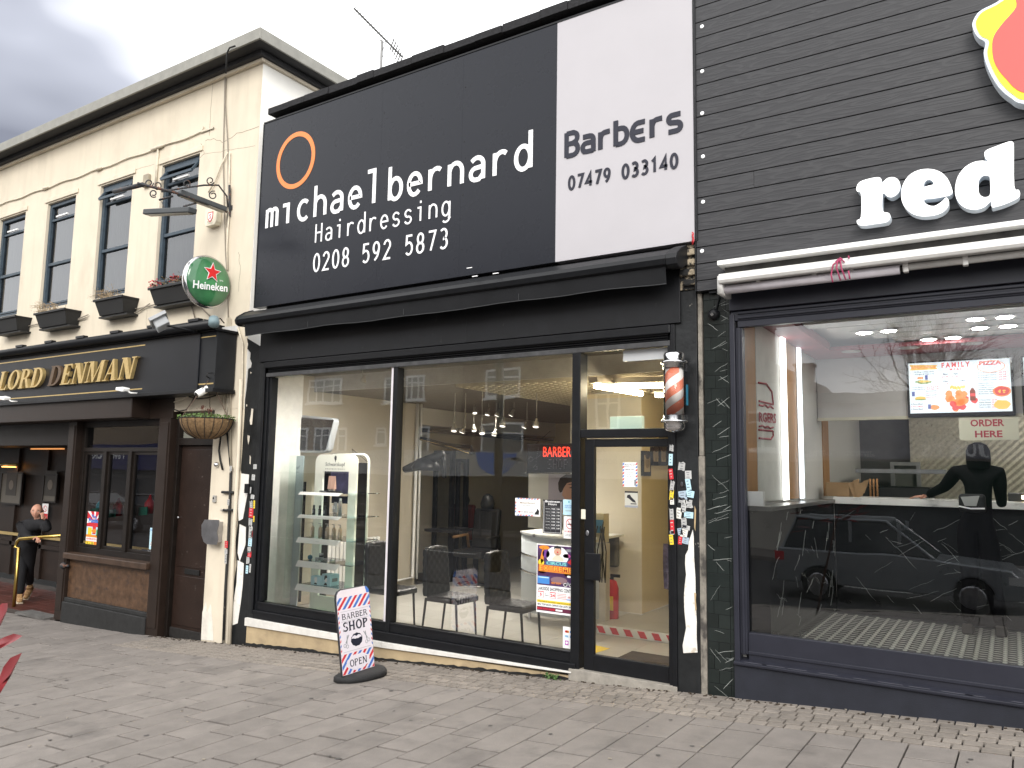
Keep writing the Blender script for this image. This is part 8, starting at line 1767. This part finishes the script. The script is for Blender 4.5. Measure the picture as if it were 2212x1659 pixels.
for i in range(2): stext('Chicken Fillet Wrap', .03, .16, .50-i*.04, .525-i*.04, sk_); stext('£2.99 Meal £3.99', .18, .30, .50-i*.04, .525-i*.04, sr_)
for i in range(4): stext('Quarter pounder', .17, .28, .42-i*.04, .445-i*.04, (sk_, sr_)[i % 2])
for i in range(3): stext('2 Piece Meal', .01, .13, .17-i*.05, .195-i*.05, (sk_, sr_)[i % 2])
def blob(cx, cy, rx, ry, m_, n=12, jag=.12, lv=0, nm='food_picture'): MB().prism([(sx(cx)+TW*rx*math.cos(k*2*math.pi/n)*(1+random.uniform(-jag, jag)), szz(cy)+TH*ry*math.sin(k*2*math.pi/n)*(1+random.uniform(-jag, jag))) for k in range(n)], lay-.0012-.0005*lv, lay-.0008-.0005*lv).build(nm, m_, t)
for i in range(26): blob(.47+random.gauss(0, .055), .25+random.gauss(0, .10)-.02, .035, .06, (so_, sr_, emit('screen_chicken', (.72, .22, .09), .8), sbr if i % 6 == 0 else so_)[i % 4], 9, .2, i % 5)
for i in range(10): blob(.42+i*.015, .48+random.uniform(-.02, .02), .012, .035, syl, 6, .2, 6)
MB().prism([(sx(.605), szz(.22)), (sx(.66), szz(.22)), (sx(.66), szz(.40)), (sx(.64), szz(.47)), (sx(.625), szz(.47)), (sx(.605), szz(.40))], lay-.005, lay-.0045).build('cola_picture', emit('screen_cola', (.16, .05, .04), .8), t); MB().box(sx(.607), sx(.658), lay-.0056, lay-.0051, szz(.30), szz(.36)).build('cola_label', sr_, t)
blob(.95, .38, .11, .11, so_, 20, .03, 1) if False else blob(.91, .38, .085, .10, so_, 20, .03, 1); blob(.91, .385, .072, .085, sr_, 16, .06, 2)
for i in range(8): blob(.91+random.uniform(-.05, .05), .385+random.uniform(-.05, .05), .010, .014, syl, 6, .2, 3)
blob(.91, .13, .08, .09, syl, 12, .15, 1); blob(.15, .62, .08, .04, sgn_, 12, .2, 1); blob(.15, .63, .06, .02, syl, 10, .3, 2); blob(.12, .70, .03, .03, so_, 8, .3, 1); blob(.11, .30, .06, .03, syl, 12, .1, 1); blob(.11, .27, .06, .012, sgn_, 10, .1, 2); blob(.25, .11, .05, .05, so_, 12, .15, 1)
for a, b in ((.18, .70), (.04, .38), (.20, .12)): MB().box(sx(a-.015), sx(a+.015), lay-.0022, lay-.0018, szz(b-.04), szz(b+.05)).build('can_picture', emit('screen_navy', (.08, .10, .24), .8), t)
r = rect([zm(1720, 430), zm(1747, 430), zm(1747, 1040), zm(1745, 1040)], 3.02); t = thing('menu_screen', 'second menu screen cut off by the right edge of the photo', 'screen', (r[0], 3.02, r[2])); MB().box(tv0[1]+.09, tv0[1]+1.1, 3.02, 3.09, tv0[2]-.045, tv0[3]+.02).build('casing', mat('gloss_black', (0, 0, 0)), t, bevel=.006); MB().box(tv0[1]+.115, tv0[1]+1.075, 3.012, 3.0195, tv0[2], tv0[3]).build('lit_screen', emit('screen_white', (0, 0, 0), 0), t)
poster('order_here_sign', 'white sign with red ORDER HERE lettering hanging over the takeaway counter', 'sign', [zm(1040, 1100), zm(1690, 1075), zm(1690, 1335), zm(1040, 1335)], 3.0, flat('order_cream', (.55, .54, .42)), [(0, 't', 'ORDER', .20, .77, .60, .92, flat('order_red', (.36, .03, .05)), .03), (0, 't', 'HERE', .27, .73, .12, .42, flat('order_red', (0, 0, 0)), .03)])
# burger decal on the white side panel (facing into the shop)
t = thing('burger_decal', 'red outline burger drawing with BURGERS lettering on the takeaway side wall', 'decal', (IX0+.02, .6, 2)); redl = flat('decal_red', (.36, .04, .06))
Xd = IX0+.019; D_ = lambda x, y: atx(zr(x, y), Xd)
for pts, w_ in (([(308, 592), (360, 600), (395, 650), (404, 735), (312, 712)], .011), ([(312, 738), (335, 745), (350, 735), (370, 755), (385, 745), (404, 760)], .011), ([(312, 878), (335, 872), (350, 885), (370, 878), (385, 890), (404, 884)], .011), ([(310, 900), (402, 908), (404, 940), (390, 962), (312, 955)], .011)):
    MB().tube([D_(*p) for p in pts], .010, 5).build('outline', redl, t)
o_, e_, u_ = D_(311, 850), D_(424, 858), D_(311, 782); text('RGERS', 0, 1, 0, 1, 0, 'lettering', redl, t, bold=.03, M=basis(o_+Vector((.003, 0, 0)), e_-o_, Vector((0, 0, (u_-o_).z))))
# cardboard box on the counter, kitchen things
p = at(zr(750, 1330), 3.0); q = at(zr(900, 1245), 3.0)
t = thing('cardboard_box', 'open torn brown cardboard box on the left end of the counter', 'box', (p.x, 3.0, 1.566)); cb = mat('cardboard', (.30, .19, .10), .85, var=.15)
MB().box(p.x, q.x, 3.0, 3.3, 1.567, q.z).build('carton', cb, t, bevel=.003); 
for k in range(4): MB().obox((q.x+.05+k*.035, 3.0, 1.65+.03*(k % 2)), (.03, .01, .01), (0, .004, 0), (.02*(k-1.5), 0, .08)).build('flap', cb, t)
k_st = mat('kitchen_steel', (.30, .30, .30), .35, metal=.8, var=.3)
t = thing('kitchen_fryer', 'stainless kitchen range with warm copper strips behind the counter', 'range', (-1.0, 4.9, FZ)); a, b = at(zr(960, 1180), 4.6), at(zr(1430, 1330), 4.6)
MB().box(a.x, b.x, 4.6, 5.4, FZ, b.z+.1).build('body', mat('dark_steel', (.05, .05, .05), .4, metal=.5), t, bevel=.01); MB().box(a.x, b.x+.2, 4.4, 5.6, a.z, a.z+.05).build('canopy', k_st, t)
for x in (1040, 1062, 1085): c_ = at(zr(x, 1220), 4.55); d = at(zr(x, 1335), 4.55); MB().box(c_.x-.012, c_.x+.012, 4.53, 4.56, d.z, c_.z).build('upright', mat('copper', (.6, .32, .15), .25, metal=1), t)
t = thing('kitchen_doorway', 'pale framed doorway in the kitchen behind the counter', 'doorway', (-.7, 5.8, FZ)); m_ = MB(); a, b = at(zr(1170, 1110), 5.8), at(zr(1375, 1340), 5.8); frame_rect(m_, a.x, b.x, FZ, a.z, .05, 5.78, 5.86); m_.build('frame', mat('door_grey', (.32, .33, .33), .5), t); MB().box(a.x+.05, b.x-.05, 5.84, 5.86, FZ, a.z-.05).build('door_leaf', mat('door_pale', (.16, .17, .15), .5), t)
t = thing('heated_display', 'steel heated food display with warm light at the right of the counter', 'food display', (.15, 3.3, 1.57)); a = at(zr(1935, 1250), 3.3); MB().box(a.x, a.x+1.2, 3.2, 3.6, 1.566, a.z-.1).build('case', mat('dark_steel', (0, 0, 0)), t, bevel=.006); MB().box(a.x+.12, a.x+.8, 3.19, 3.199, a.z-.16, a.z-.12).build('glow', emit('warm_glow', (1, .75, .4), 5), t)
t = thing('added_kitchen_light', 'ceiling light panel over the kitchen behind the takeaway counter', 'ceiling light', (.3, 4.6, 3.2)); MB().box(-.3, .9, 4.4, 4.7, 3.24, 3.29).build('panel', emit('added_panel_glow', (1, .95, .85), 14), t)  # unseen panel added to brighten the kitchen
# customer at the counter, seen from behind
cloth2 = mat('customer_black', (.004, .004, .005), .9, spec=.1)
cu = thing('person', 'customer in black clothes seen from behind, leaning a hand on the takeaway counter', 'person', (0, 0, 0))
PY = 2.40; g = lambda x, y, Y=PY, zz=zr: at(zz(x, y), Y)
hdp2 = g(1745, 1075); shl, shr = g(1600, 1175), g(1880, 1175); chest = g(1745, 1160); waist = g(1745, 1440); hip = g(1735, 1490)
f1 = Vector((g(1640, 780, zz=zb).x, PY-.02, FZ)); f2 = Vector((g(1850, 790, zz=zb).x, PY+.05, FZ))
ell1, han1 = g(1530, 1270, PY+.1), Vector((g(1400, 1330, YCt-.0).x, YCt+.02, 1.60)); ell2, han2 = g(1888, 1300, PY+.05), g(1900, 1400, PY+.2)
kn = lambda f: Vector(((f.x+hip.x)/2*1.0+(f.x-hip.x)*.15, PY-.02, (FZ+hip.z)/2))
J = [(*hip, .165, .12), (*waist, .17, .125), (*chest.lerp(waist, .35), .19, .13), (*chest, .13, .10), (*chest.lerp(hdp2, .5), .06), (*shl, .085), (*ell1, .06), (*ell1.lerp(han1, .85), .042), (*shr, .085), (*ell2, .06), (*han2, .045),
     (*(hip+Vector((-.09, 0, -.06))), .115), (*kn(f1), .085), (*(f1+Vector((0, 0, .10))), .062), (*(hip+Vector((.09, 0, -.06))), .115), (*kn(f2), .085), (*(f2+Vector((0, 0, .10))), .062)]
skinned('body', J, [(0, 1), (1, 2), (2, 3), (3, 4), (3, 5), (5, 6), (6, 7), (3, 8), (8, 9), (9, 10), (0, 11), (11, 12), (12, 13), (0, 14), (14, 15), (15, 16)], cloth2, cu)
head(cu, hdp2, (-.2, 1, -.1), .24)
MB().lathe([(.118, -.12), (.124, -.02), (.12, .06), (.09, .115), (.03, .14)], hdp2+Vector((0, -.015, 0)), 18, sx=.86).build('hood', cloth2, cu, smooth=True)
hand(cu, han1, (-1, .2, -.1), (0, 0, -1), .19, .25)
for f in (f1, f2): MB().add([f+Vector(v) for v in ((-.05, -.10, 0), (.05, -.10, 0), (.055, .18, 0), (-.055, .18, 0), (-.045, -.10, .11), (.045, -.10, .11), (.05, .16, .06), (-.05, .16, .06))], [(0, 3, 2, 1), (4, 5, 6, 7), (0, 1, 5, 4), (1, 2, 6, 5), (2, 3, 7, 6), (3, 0, 4, 7)]).build('shoe', mat('grey_shoe', (.06, .055, .05), .7), cu, bevel=.02)
t = thing('belt_bag', 'black bag with pale printed swoosh and neon zip worn at the customer\'s waist', 'bag', tuple(g(1690, 1400))); a, b = g(1615, 1330, PY-.16), g(1775, 1430, PY-.16)
MB().box(a.x, b.x+.03, PY-.19, PY-.11, b.z-.02, a.z+.02).build('bag_body', mat('bag_black', (.015, .015, .017), .7), t, bevel=.03)
MB().ribbon([(a.x, (a.z+b.z)/2-.03), ((a.x+b.x)/2, b.z+.02), (b.x+.02, b.z+.025)], .014, PY-.1935, PY-.1905).build('pale_stripe', lettw, t); MB().prism([(a.x+.02, a.z-.01), (b.x-.02, a.z+.005), (b.x-.05, b.z+.045), (a.x+.05, b.z+.045)], PY-.1925, PY-.1903).build('pale_print', flat('bag_print', (.35, .36, .35)), t)
# foreground red leaved shrub at the left edge
zw = crop(0, 2300, 1.4747)
t = thing('red_leaved_shrub', 'dark red pointed leaves of a shrub poking in at the left edge', 'shrub', (-2.35, -5.6, gz(-2.3, -5.6)))
rl = mat('red_leaf', (.20, .022, .026), .5, var=.25, vscale=9)
def leaf(pts, Y, mt=rl):
    P3 = [at(zw(*p), Y+.02*math.sin(i)) for i, p in enumerate(pts)]; c_ = sum(P3, Vector((0, 0, 0)))/len(P3)+Vector((0, .012, 0))
    MB().add(P3+[c_]+[p+Vector((0, .003, 0)) for p in P3], [(i, (i+1) % len(P3), len(P3)) for i in range(len(P3))]).build('leaf', mt, t, smooth=True)
leaf([(-60, 260), (-30, 150), (10, 112), (45, 110), (42, 150), (5, 215), (-20, 290)], -5.6); leaf([(-120, 400), (-40, 340), (30, 305), (80, 288), (132, 300), (95, 325), (45, 352), (-30, 390)], -5.62); leaf([(-40, 700), (-10, 560), (20, 480), (60, 428), (128, 398), (100, 450), (60, 520), (10, 578), (-20, 660)], -5.64)
for i in range(26):
    a, b = random.uniform(-560, -150), random.uniform(100, 1000); w_, h_ = random.uniform(60, 110), random.uniform(15, 35); r_ = random.uniform(-.9, .9)
    leaf([(a+w_*u*math.cos(r_)-h_*v*math.sin(r_), b-w_*u*math.sin(r_)-h_*v*math.cos(r_)) for u, v in ((-1, 0), (-.4, .8), (.3, .8), (1, 0), (.3, -.8), (-.4, -.8))], -5.6+random.uniform(-.15, .15))
b0 = Vector((-2.5, -5.6, gz(-2.5, -5.6))); MB().tube([b0, at(zw(-300, 900), -5.6), at(zw(-200, 500), -5.6), at(zw(-60, 260), -5.6)], [.02, .014, .008, .003], 6).tube([at(zw(-260, 700), -5.6), at(zw(-120, 400), -5.62)], .004).tube([at(zw(-300, 900), -5.6), at(zw(-40, 700), -5.64)], .005).build('stem', mat('shrub_stem', (.08, .03, .02), .8), t, smooth=True)

# ================================================================== ACROSS THE ROAD (seen in the glass)
def opp(p, Yo):
    g = at(p, .05); k = (6.6+Yo)/6.55; return Vector((g.x*k, -Yo, 1.8+(g.z-1.8)*k))
def brickm(name, c1, c2, mo):
    m = bpy.data.materials.new(name); m.use_nodes = True; tt = m.node_tree; b = tt.nodes['Principled BSDF']; b.inputs['Roughness'].default_value = .9
    tcn = tt.nodes.new('ShaderNodeTexCoord'); mpn = tt.nodes.new('ShaderNodeMapping'); mpn.inputs['Rotation'].default_value = (R_(90), 0, 0); bt = tt.nodes.new('ShaderNodeTexBrick')
    bt.inputs['Scale'].default_value = 1; bt.inputs['Brick Width'].default_value = .225; bt.inputs['Row Height'].default_value = .075; bt.inputs['Mortar Size'].default_value = .010; bt.inputs['Color1'].default_value = (*c1, 1); bt.inputs['Color2'].default_value = (*c2, 1); bt.inputs['Mortar'].default_value = (*mo, 1)
    tt.links.new(tcn.outputs['Object'], mpn.inputs[0]); tt.links.new(mpn.outputs[0], bt.inputs[0]); tt.links.new(bt.outputs[0], b.inputs['Base Color']); return m
bk1 = brickm('brown_brick', (.26, .18, .12), (.34, .25, .17), (.36, .32, .26)); bk2 = brickm('dark_brick', (.11, .06, .045), (.16, .09, .06), (.20, .17, .14))
upvc = mat('upvc_white', (.78, .78, .76), .4); fglass = mat('far_glass', (.05, .055, .06), .08, spec=.8); rooft = mat('roof_tiles', (.10, .065, .05), .8, var=.3, vscale=4)
def far_window(b, x0, x1, z0, z1, Y, panes=3, bars=False):
    m_ = MB(); frame_rect(m_, x0, x1, z0, z1, .09, Y-.02, Y+.05); w_ = (x1-x0)/panes
    for i in range(1, panes): m_.box(x0+i*w_-.04, x0+i*w_+.04, Y-.0, Y+.045, z0+.09, z1-.09)
    m_.box(x0+.09, x1-.09, Y+.0, Y+.04, z0+(z1-z0)*.68, z0+(z1-z0)*.68+.06); m_.box(x0-.08, x1+.08, Y-.02, Y+.12, z0-.08, z0-.001)
    f = m_.build('window', upvc, b); MB().quad((x0+.09, Y+.01, z0+.09), (x1-.09, Y+.01, z0+.09), (x1-.09, Y+.01, z1-.09), (x0+.09, Y+.01, z1-.09)).build('pane', fglass, f)
YO = 20.0
def owin(b, za_, zb_, panes=3, Y=YO): p, q = opp(za_, Y), opp(zb_, Y); far_window(b, min(p.x, q.x), max(p.x, q.x), min(p.z, q.z), max(p.z, q.z), -Y, panes)
b1 = thing('brick_terrace', 'brown brick terrace with white windows reflected in the barber shop glass', 'building', (-40, -YO-4, -.66)); MB().box(-75, -19.5, -YO-9, -YO, 2.6, 9.6).build('wall', bk1, b1)
MB().prism([(-YO+.4, 9.5), (-YO-4.5, 12.6), (-YO-9.4, 9.5)], -75, -19.5, 'x').build('roof', rooft, b1); MB().box(-75, -19.5, -YO-8.9, -YO-.3, -.7, 2.6).build('ground_floor', mat('shop_dark', (.04, .045, .05), .3), b1)
owin(b1, zs(600, 265), zs(945, 515), 4); owin(b1, zs(1430, 250), zs(1650, 505), 3); owin(b1, z4(718, 198), z4(795, 305), 3); owin(b1, zs(905, 790), zs(1010, 1065), 1); owin(b1, zs(1330, 790), zs(1435, 980), 1); owin(b1, z5(175, 450), z5(225, 580), 1); owin(b1, z4(250, 425), z4(290, 540), 1); owin(b1, z4(320, 425), z4(385, 540), 2)
for i in range(6): far_window(b1, -48-i*4.3, -46-i*4.3, 5.0, 6.4, -YO, 3)
b2 = thing('dark_brick_building', 'dark brick building with large white windows reflected beside the barber door', 'building', (-15, -YO-4, -.66)); MB().box(-19.5, -9.6, -YO-9, -YO+.3, 2.6, 9.2).build('wall', bk2, b2); MB().prism([(-YO+.7, 9.1), (-YO-4.5, 12), (-YO-9.4, 9.1)], -19.5, -9.6, 'x').build('roof', rooft, b2); MB().box(-19.5, -9.6, -YO-8.9, -YO-.1, -.7, 2.6).build('ground_floor', mat('shop_dark', (0, 0, 0)), b2)
owin(b2, z5(490, 185), z5(650, 310), 2, YO-.33); owin(b2, z5(470, 435), z5(665, 590), 2, YO-.33); owin(b2, z5(1005, 295), z5(1115, 460), 2, YO-.33)
fasc = mat('opposite_fascia_white', (.42, .42, .41), .5)
p0, p1 = opp(z4(430, 640), YO-.4), opp(z5(900, 770), YO-.4); zf0, zf1 = 1.25, 2.55
t = thing('bank_fascia', 'long white shop fascia with blue wave logo reflected in the barber window', 'sign', (-25, -YO+.4, 1.9)); MB().box(-34, -9.7, -YO+.31, -YO+.5, 1.55, 2.6).build('board', fasc, t)
for xx, s_, c in ((-24.5, 'Nationwide', cGr), (-13.2, 'Incredible houses', cGr)): text(s_, xx, xx+2.6, 2.05, 2.4, -YO+.5, 'lettering', c, t, face='+y', depth=.01, bold=.02)
text('Building Society', -24.5, -21.9, 1.68, 1.95, -YO+.5, 'lettering', cGr, t, face='+y', depth=.01, bold=.02)
t2b = t; MB().prism([(-17.6+math.cos(R_(a))*1.0, 2.55-abs(math.sin(R_(a)))*.95) for a in range(180, 361, 12)], -YO+.501, -YO+.52).build('blue_dome_logo', cB, t2b)
for i in range(5): MB().ribbon([(-17.0+.14*i+math.cos(R_(a))*.5, 1.65+math.sin(R_(a))*.7) for a in range(60, 170, 15)], .06, -YO+.521, -YO+.53).build('wave_stripe', fasc, t2b)
t = thing('blue_fascia', 'dark blue pawnbrokers fascia reflected in the pub window', 'sign', (-52, -YO+.4, 2)); MB().box(-70, -35, -YO+.01, -YO+.4, 1.5, 3.0).build('board', mat('pawn_blue', (.03, .03, .12), .4), t); text('Pawnbrokers', -49, -44.5, 2.1, 2.7, -YO+.4, 'lettering', lettw, t, face='+y', depth=.02, bold=.02); text('Pawnbrokers', -40, -36, 2.1, 2.7, -YO+.4, 'lettering', lettw, t, face='+y', depth=.02, bold=.02)
b3 = thing('gabled_house', 'pale gabled house with chimneys reflected at the left of the takeaway window', 'house', (-7.6, -YO-4, -.66)); MB().box(-9.5, -6.0, -YO-9, -YO, -.7, 4.9).build('wall', mat('pale_render', (.40, .38, .34), .8, var=.1), b3); MB().prism([(-9.6, 4.9), (-5.9, 4.9), (-6.6, 5.6), (-9.0, 5.9)], -YO-9, -YO+.2).build('roof', rooft, b3)
for x, h_ in ((-7.2, 7.0), (-5.9, 5.6)): MB().box(x-.3, x+.3, -YO-1.5, -YO-1, 4.5, h_).box(x-.35, x+.35, -YO-1.55, -YO-.95, h_, h_+.1).build('chimney', bk2, b3)
MB().tube([(-7.35, -YO-1.2, 7), (-7.35, -YO-1.2, 8.1)], .09).build('chimney_pot', wire, b3)
for i in range(2): far_window(b3, -9.2+i*1.6, -8.1+i*1.6, 2.6, 4.0, -YO, 2)
b4 = thing('low_shop_row', 'low flat roofed shop row with JUSTS sign reflected in the takeaway window', 'building', (0, -YO-4, -.66)); MB().box(-5.9, 14, -YO-9, -YO, -.7, 4.4).build('wall', mat('pale_render', (0, 0, 0)), b4); MB().box(-5.95, 14, -YO-.2, -YO+.15, 4.15, 4.45).build('roof_edge', mat('roof_edge_grey', (.25, .25, .24), .7), b4)
for r_ in range(4):
    for i in range(12): MB().box(-5.9+i*1.65+.01, -5.9+(i+1)*1.65-.01, -YO+.01, -YO+.06, 2.32+r_*.42, 2.32+(r_+1)*.42-.015).build('cladding_panel', mat('pale_panel', (.33, .33, .36), .45, rand=.06), b4)
t = thing('justs_sign', 'dark green fascia reading JUSTS with telephone numbers across the road', 'sign', (-1, -YO+.1, 1.4)); MB().box(-8.0, 14, -YO+.07, -YO+.2, .95, 2.25).build('board', mat('fascia_green', (.015, .035, .025), .4), t)
for k, ch_ in enumerate('JUSTS'): p = opp(zr(1840-k*95, 1090), YO-.2); text(ch_, p.x-.35, p.x-.35+.28, p.z, p.z+.42, -YO+.2, 'letter', lettw, t, face='+y', depth=.02, bold=.03)
for s_, pa, pb in (('TELEPHONE', (1060, 1058), (885, 1042)), ('0208 984 8141', (1075, 1082), (870, 1062)), ('MOBILE', (745, 1055), (640, 1038)), ('07459 382587', (790, 1078), (600, 1058))):
    a, b = opp(zr(*pa), YO-.2), opp(zr(*pb), YO-.2); text(s_, min(a.x, b.x), max(a.x, b.x), min(a.z, b.z), max(a.z, b.z), -YO+.2, 'small_lettering', lettw, t, face='+y', depth=.02, bold=.02)
MB().box(-5.8, 14, -YO-.1, -YO+.04, -.66, .94).build('shop_front', fglass, b4)
# guard rail
t = thing('guard_rail', 'grey pedestrian guard rail along the far kerb', 'railing', (-15, -17.2, -.66)); gr_ = mat('rail_grey', (.12, .12, .13), .5, metal=.3); rail = MB().box(-30, -7, -17.23, -17.18, .32, .37).box(-30, -7, -17.23, -17.18, -.5, -.46); rail.build('rail', gr_, t)
for i in range(13): MB().box(-30+i*1.9, -29.94+i*1.9, -17.23, -17.17, -.66, .37).build('post', gr_, t)
mb = MB()
for i in range(190): mb.box(-30+i*.12, -29.985+i*.12, -17.21, -17.195, -.46, .32)
mb.build('bars', gr_, t)
# lamp post
p = opp(z5(575, 600), 10.5); t = thing('lamp_post', 'dark lamp post by the far kerb reflected in the barber window', 'lamp post', (p.x, -10.5, -.78)); MB().tube([(p.x, -10.2, -.78), (p.x, -10.2, 1.0), (p.x, -10.2, 7.5)], [.16, .13, .08], 10).build('post', mat('post_black', (.03, .03, .03), .5), t, smooth=True); MB().tube([(p.x, -10.2, 7.4), (p.x, -11, 7.8), (p.x, -12, 7.8)], .05).box(p.x-.15, p.x+.15, -12.6, -11.9, 7.72, 7.86).build('lamp_head', gr_, t)
# cars
def car(name, lab, x0, y0, body, suv=True, L_=4.5):
    t = thing(name, lab, 'car', (x0+L_/2, y0, -.78)); h = 1.68 if suv else 1.42; W = .9; z = -.78
    sd = [(0, .45), (.0, .95), (.06, 1.05), (L_*.97, .85), (L_, .60), (L_-.02, .35)]
    def wa(cx): return [(cx+.36*math.cos(R_(a)), .33+.36*math.sin(R_(a))) for a in range(0, 181, 20)]
    low = [(0, .32), (0, .98), (.08, 1.06)]+[(L_*.62, 1.02), (L_*.95, .86), (L_, .62), (L_-.02, .32)]+wa(L_-.85)+wa(.85)
    MB().prism([(x0+a, z+b) for a, b in low], y0-W, y0+W).build('body', body, t, bevel=.03)
    cb_ = [(.10, 1.05), (.30, h-.12), (.55, h), (L_*.45, h), (L_*.66, 1.02)]
    V = []
    for y_, k in ((y0-W+.04, 0), (y0-W+.20, 1), (y0+W-.20, 1), (y0+W-.04, 0)): pass
    lo = [(x0+a, b+z) for a, b in ((.08, 1.03), (L_*.68, 1.0))]; hi = [(x0+a, b+z) for a, b in ((.42, h), (L_*.48, h))]
    MB().add([(lo[0][0], y0-W+.04, lo[0][1]), (lo[1][0], y0-W+.04, lo[1][1]), (lo[1][0], y0+W-.04, lo[1][1]), (lo[0][0], y0+W-.04, lo[0][1]), (hi[0][0], y0-W+.22, hi[0][1]), (hi[1][0], y0-W+.22, hi[1][1]), (hi[1][0], y0+W-.22, hi[1][1]), (hi[0][0], y0+W-.22, hi[0][1])], [(0, 3, 2, 1), (4, 5, 6, 7), (0, 1, 5, 4), (1, 2, 6, 5), (2, 3, 7, 6), (3, 0, 4, 7)]).build('cabin', fglass, t, bevel=.05)
    MB().box(hi[0][0]-.05, hi[1][0]+.05, y0-W+.20, y0+W-.20, z+h-.03, z+h+.02).build('roof', body, t, bevel=.02)
    for s_ in (-1, 1):
        MB().tube([(lo[0][0]+.05, y0+s_*(W-.03), lo[0][1]), (hi[0][0], y0+s_*(W-.20), hi[0][1]), (hi[1][0], y0+s_*(W-.20), hi[1][1]), (lo[1][0]-.05, y0+s_*(W-.03), lo[1][1])], .03).build('pillar_trim', body, t)
        for fx in (.35, .62): xm = x0+L_*fx*.75+.3; MB().box(xm-.03, xm+.03, y0+s_*(W-.13)-.03, y0+s_*(W-.13)+.03, z+1.0, z+h-.02).build('door_pillar', body, t)
        for xx in (x0+.85, x0+L_-.85):
            wh = MB().lathe([(.33, -.09), (.33, .09)], (xx, y0+s_*(W-.08), z+.33), 22, (0, 1, 0)).build('wheel', wire, t, bevel=.03)
            MB().lathe([(.22, 0), (.20, .02), (.05, .03)], (xx, y0+s_*(W+.01), z+.33), 16, (0, s_, 0)).build('rim', steel, wh); 
            for k in range(5): a = k*2*math.pi/5; MB().obox((xx+.12*math.cos(a), y0+s_*(W+.035), z+.33+.12*math.sin(a)), (.09*math.cos(a), 0, .09*math.sin(a)), (0, .01, 0), (-.03*math.sin(a), 0, .03*math.cos(a))).build('spoke', steel, wh)
        MB().box(x0-.01, x0+.18, y0+s_*(W-.12), y0+s_*(W+.004), z+.80, z+.98).build('tail_light', cR, t); MB().box(x0+L_-.28, x0+L_-.02, y0+s_*(W-.2), y0+s_*(W+.003), z+.62, z+.76).build('headlight', mat('headlight', (.6, .6, .6), .1), t)
silv = mat('dark_silver_paint', (.27, .29, .31), .3, metal=.3, var=.05, coat=.6); blkc = mat('black_car_paint', (.012, .012, .014), .2, var=.05, coat=.8)
car('parked_car', 'dark silver estate car parked at the kerb, reflected in the takeaway window', -4.35, -11.6, silv)
car('parked_car', 'black saloon car parked at the kerb, reflected in the pub window', -34.5, -11.4, blkc, False); car('parked_car', 'second black saloon car parked further along the kerb', -29.0, -11.4, blkc, False); car('parked_car', 'dark blue hatchback parked beyond the silver estate car', 1.4, -11.6, mat('navy_paint', (.02, .03, .08), .2, coat=.6), False, 4.0)
# bare tree behind the low shops
t = thing('bare_tree', 'bare winter tree behind the low shops across the road', 'tree', (-2.6, -31, -.7)); wood = mat('bark', (.07, .055, .045), .9); tr_ = MB(); rnd = random.Random(4)
def grow(p, d, L_, r, lv):
    q = p+d*L_; (tr_ if lv < 2 else tw).tube([p, p+d*L_*.5+Vector((rnd.gauss(0, .03), 0, rnd.gauss(0, .03)))*L_, q], [r, r*.85, r*.7], 5 if lv < 3 else 3)
    if lv > 5: return
    for k in range(3 if lv else 4): nd = (d+Vector((rnd.gauss(0, .5), rnd.gauss(0, .4), rnd.gauss(.12, .3)))).normalized(); grow(p+d*L_*rnd.uniform(.55, 1), nd, L_*.72, r*.6, lv+1)
tw = MB(); grow(Vector((-2.6, -31, -.7)), Vector((0, 0, 1)), 3.7, .14, 0); tr_.build('trunk', wood, t, smooth=True); tw.build('crown', wood, t, kind='stuff')
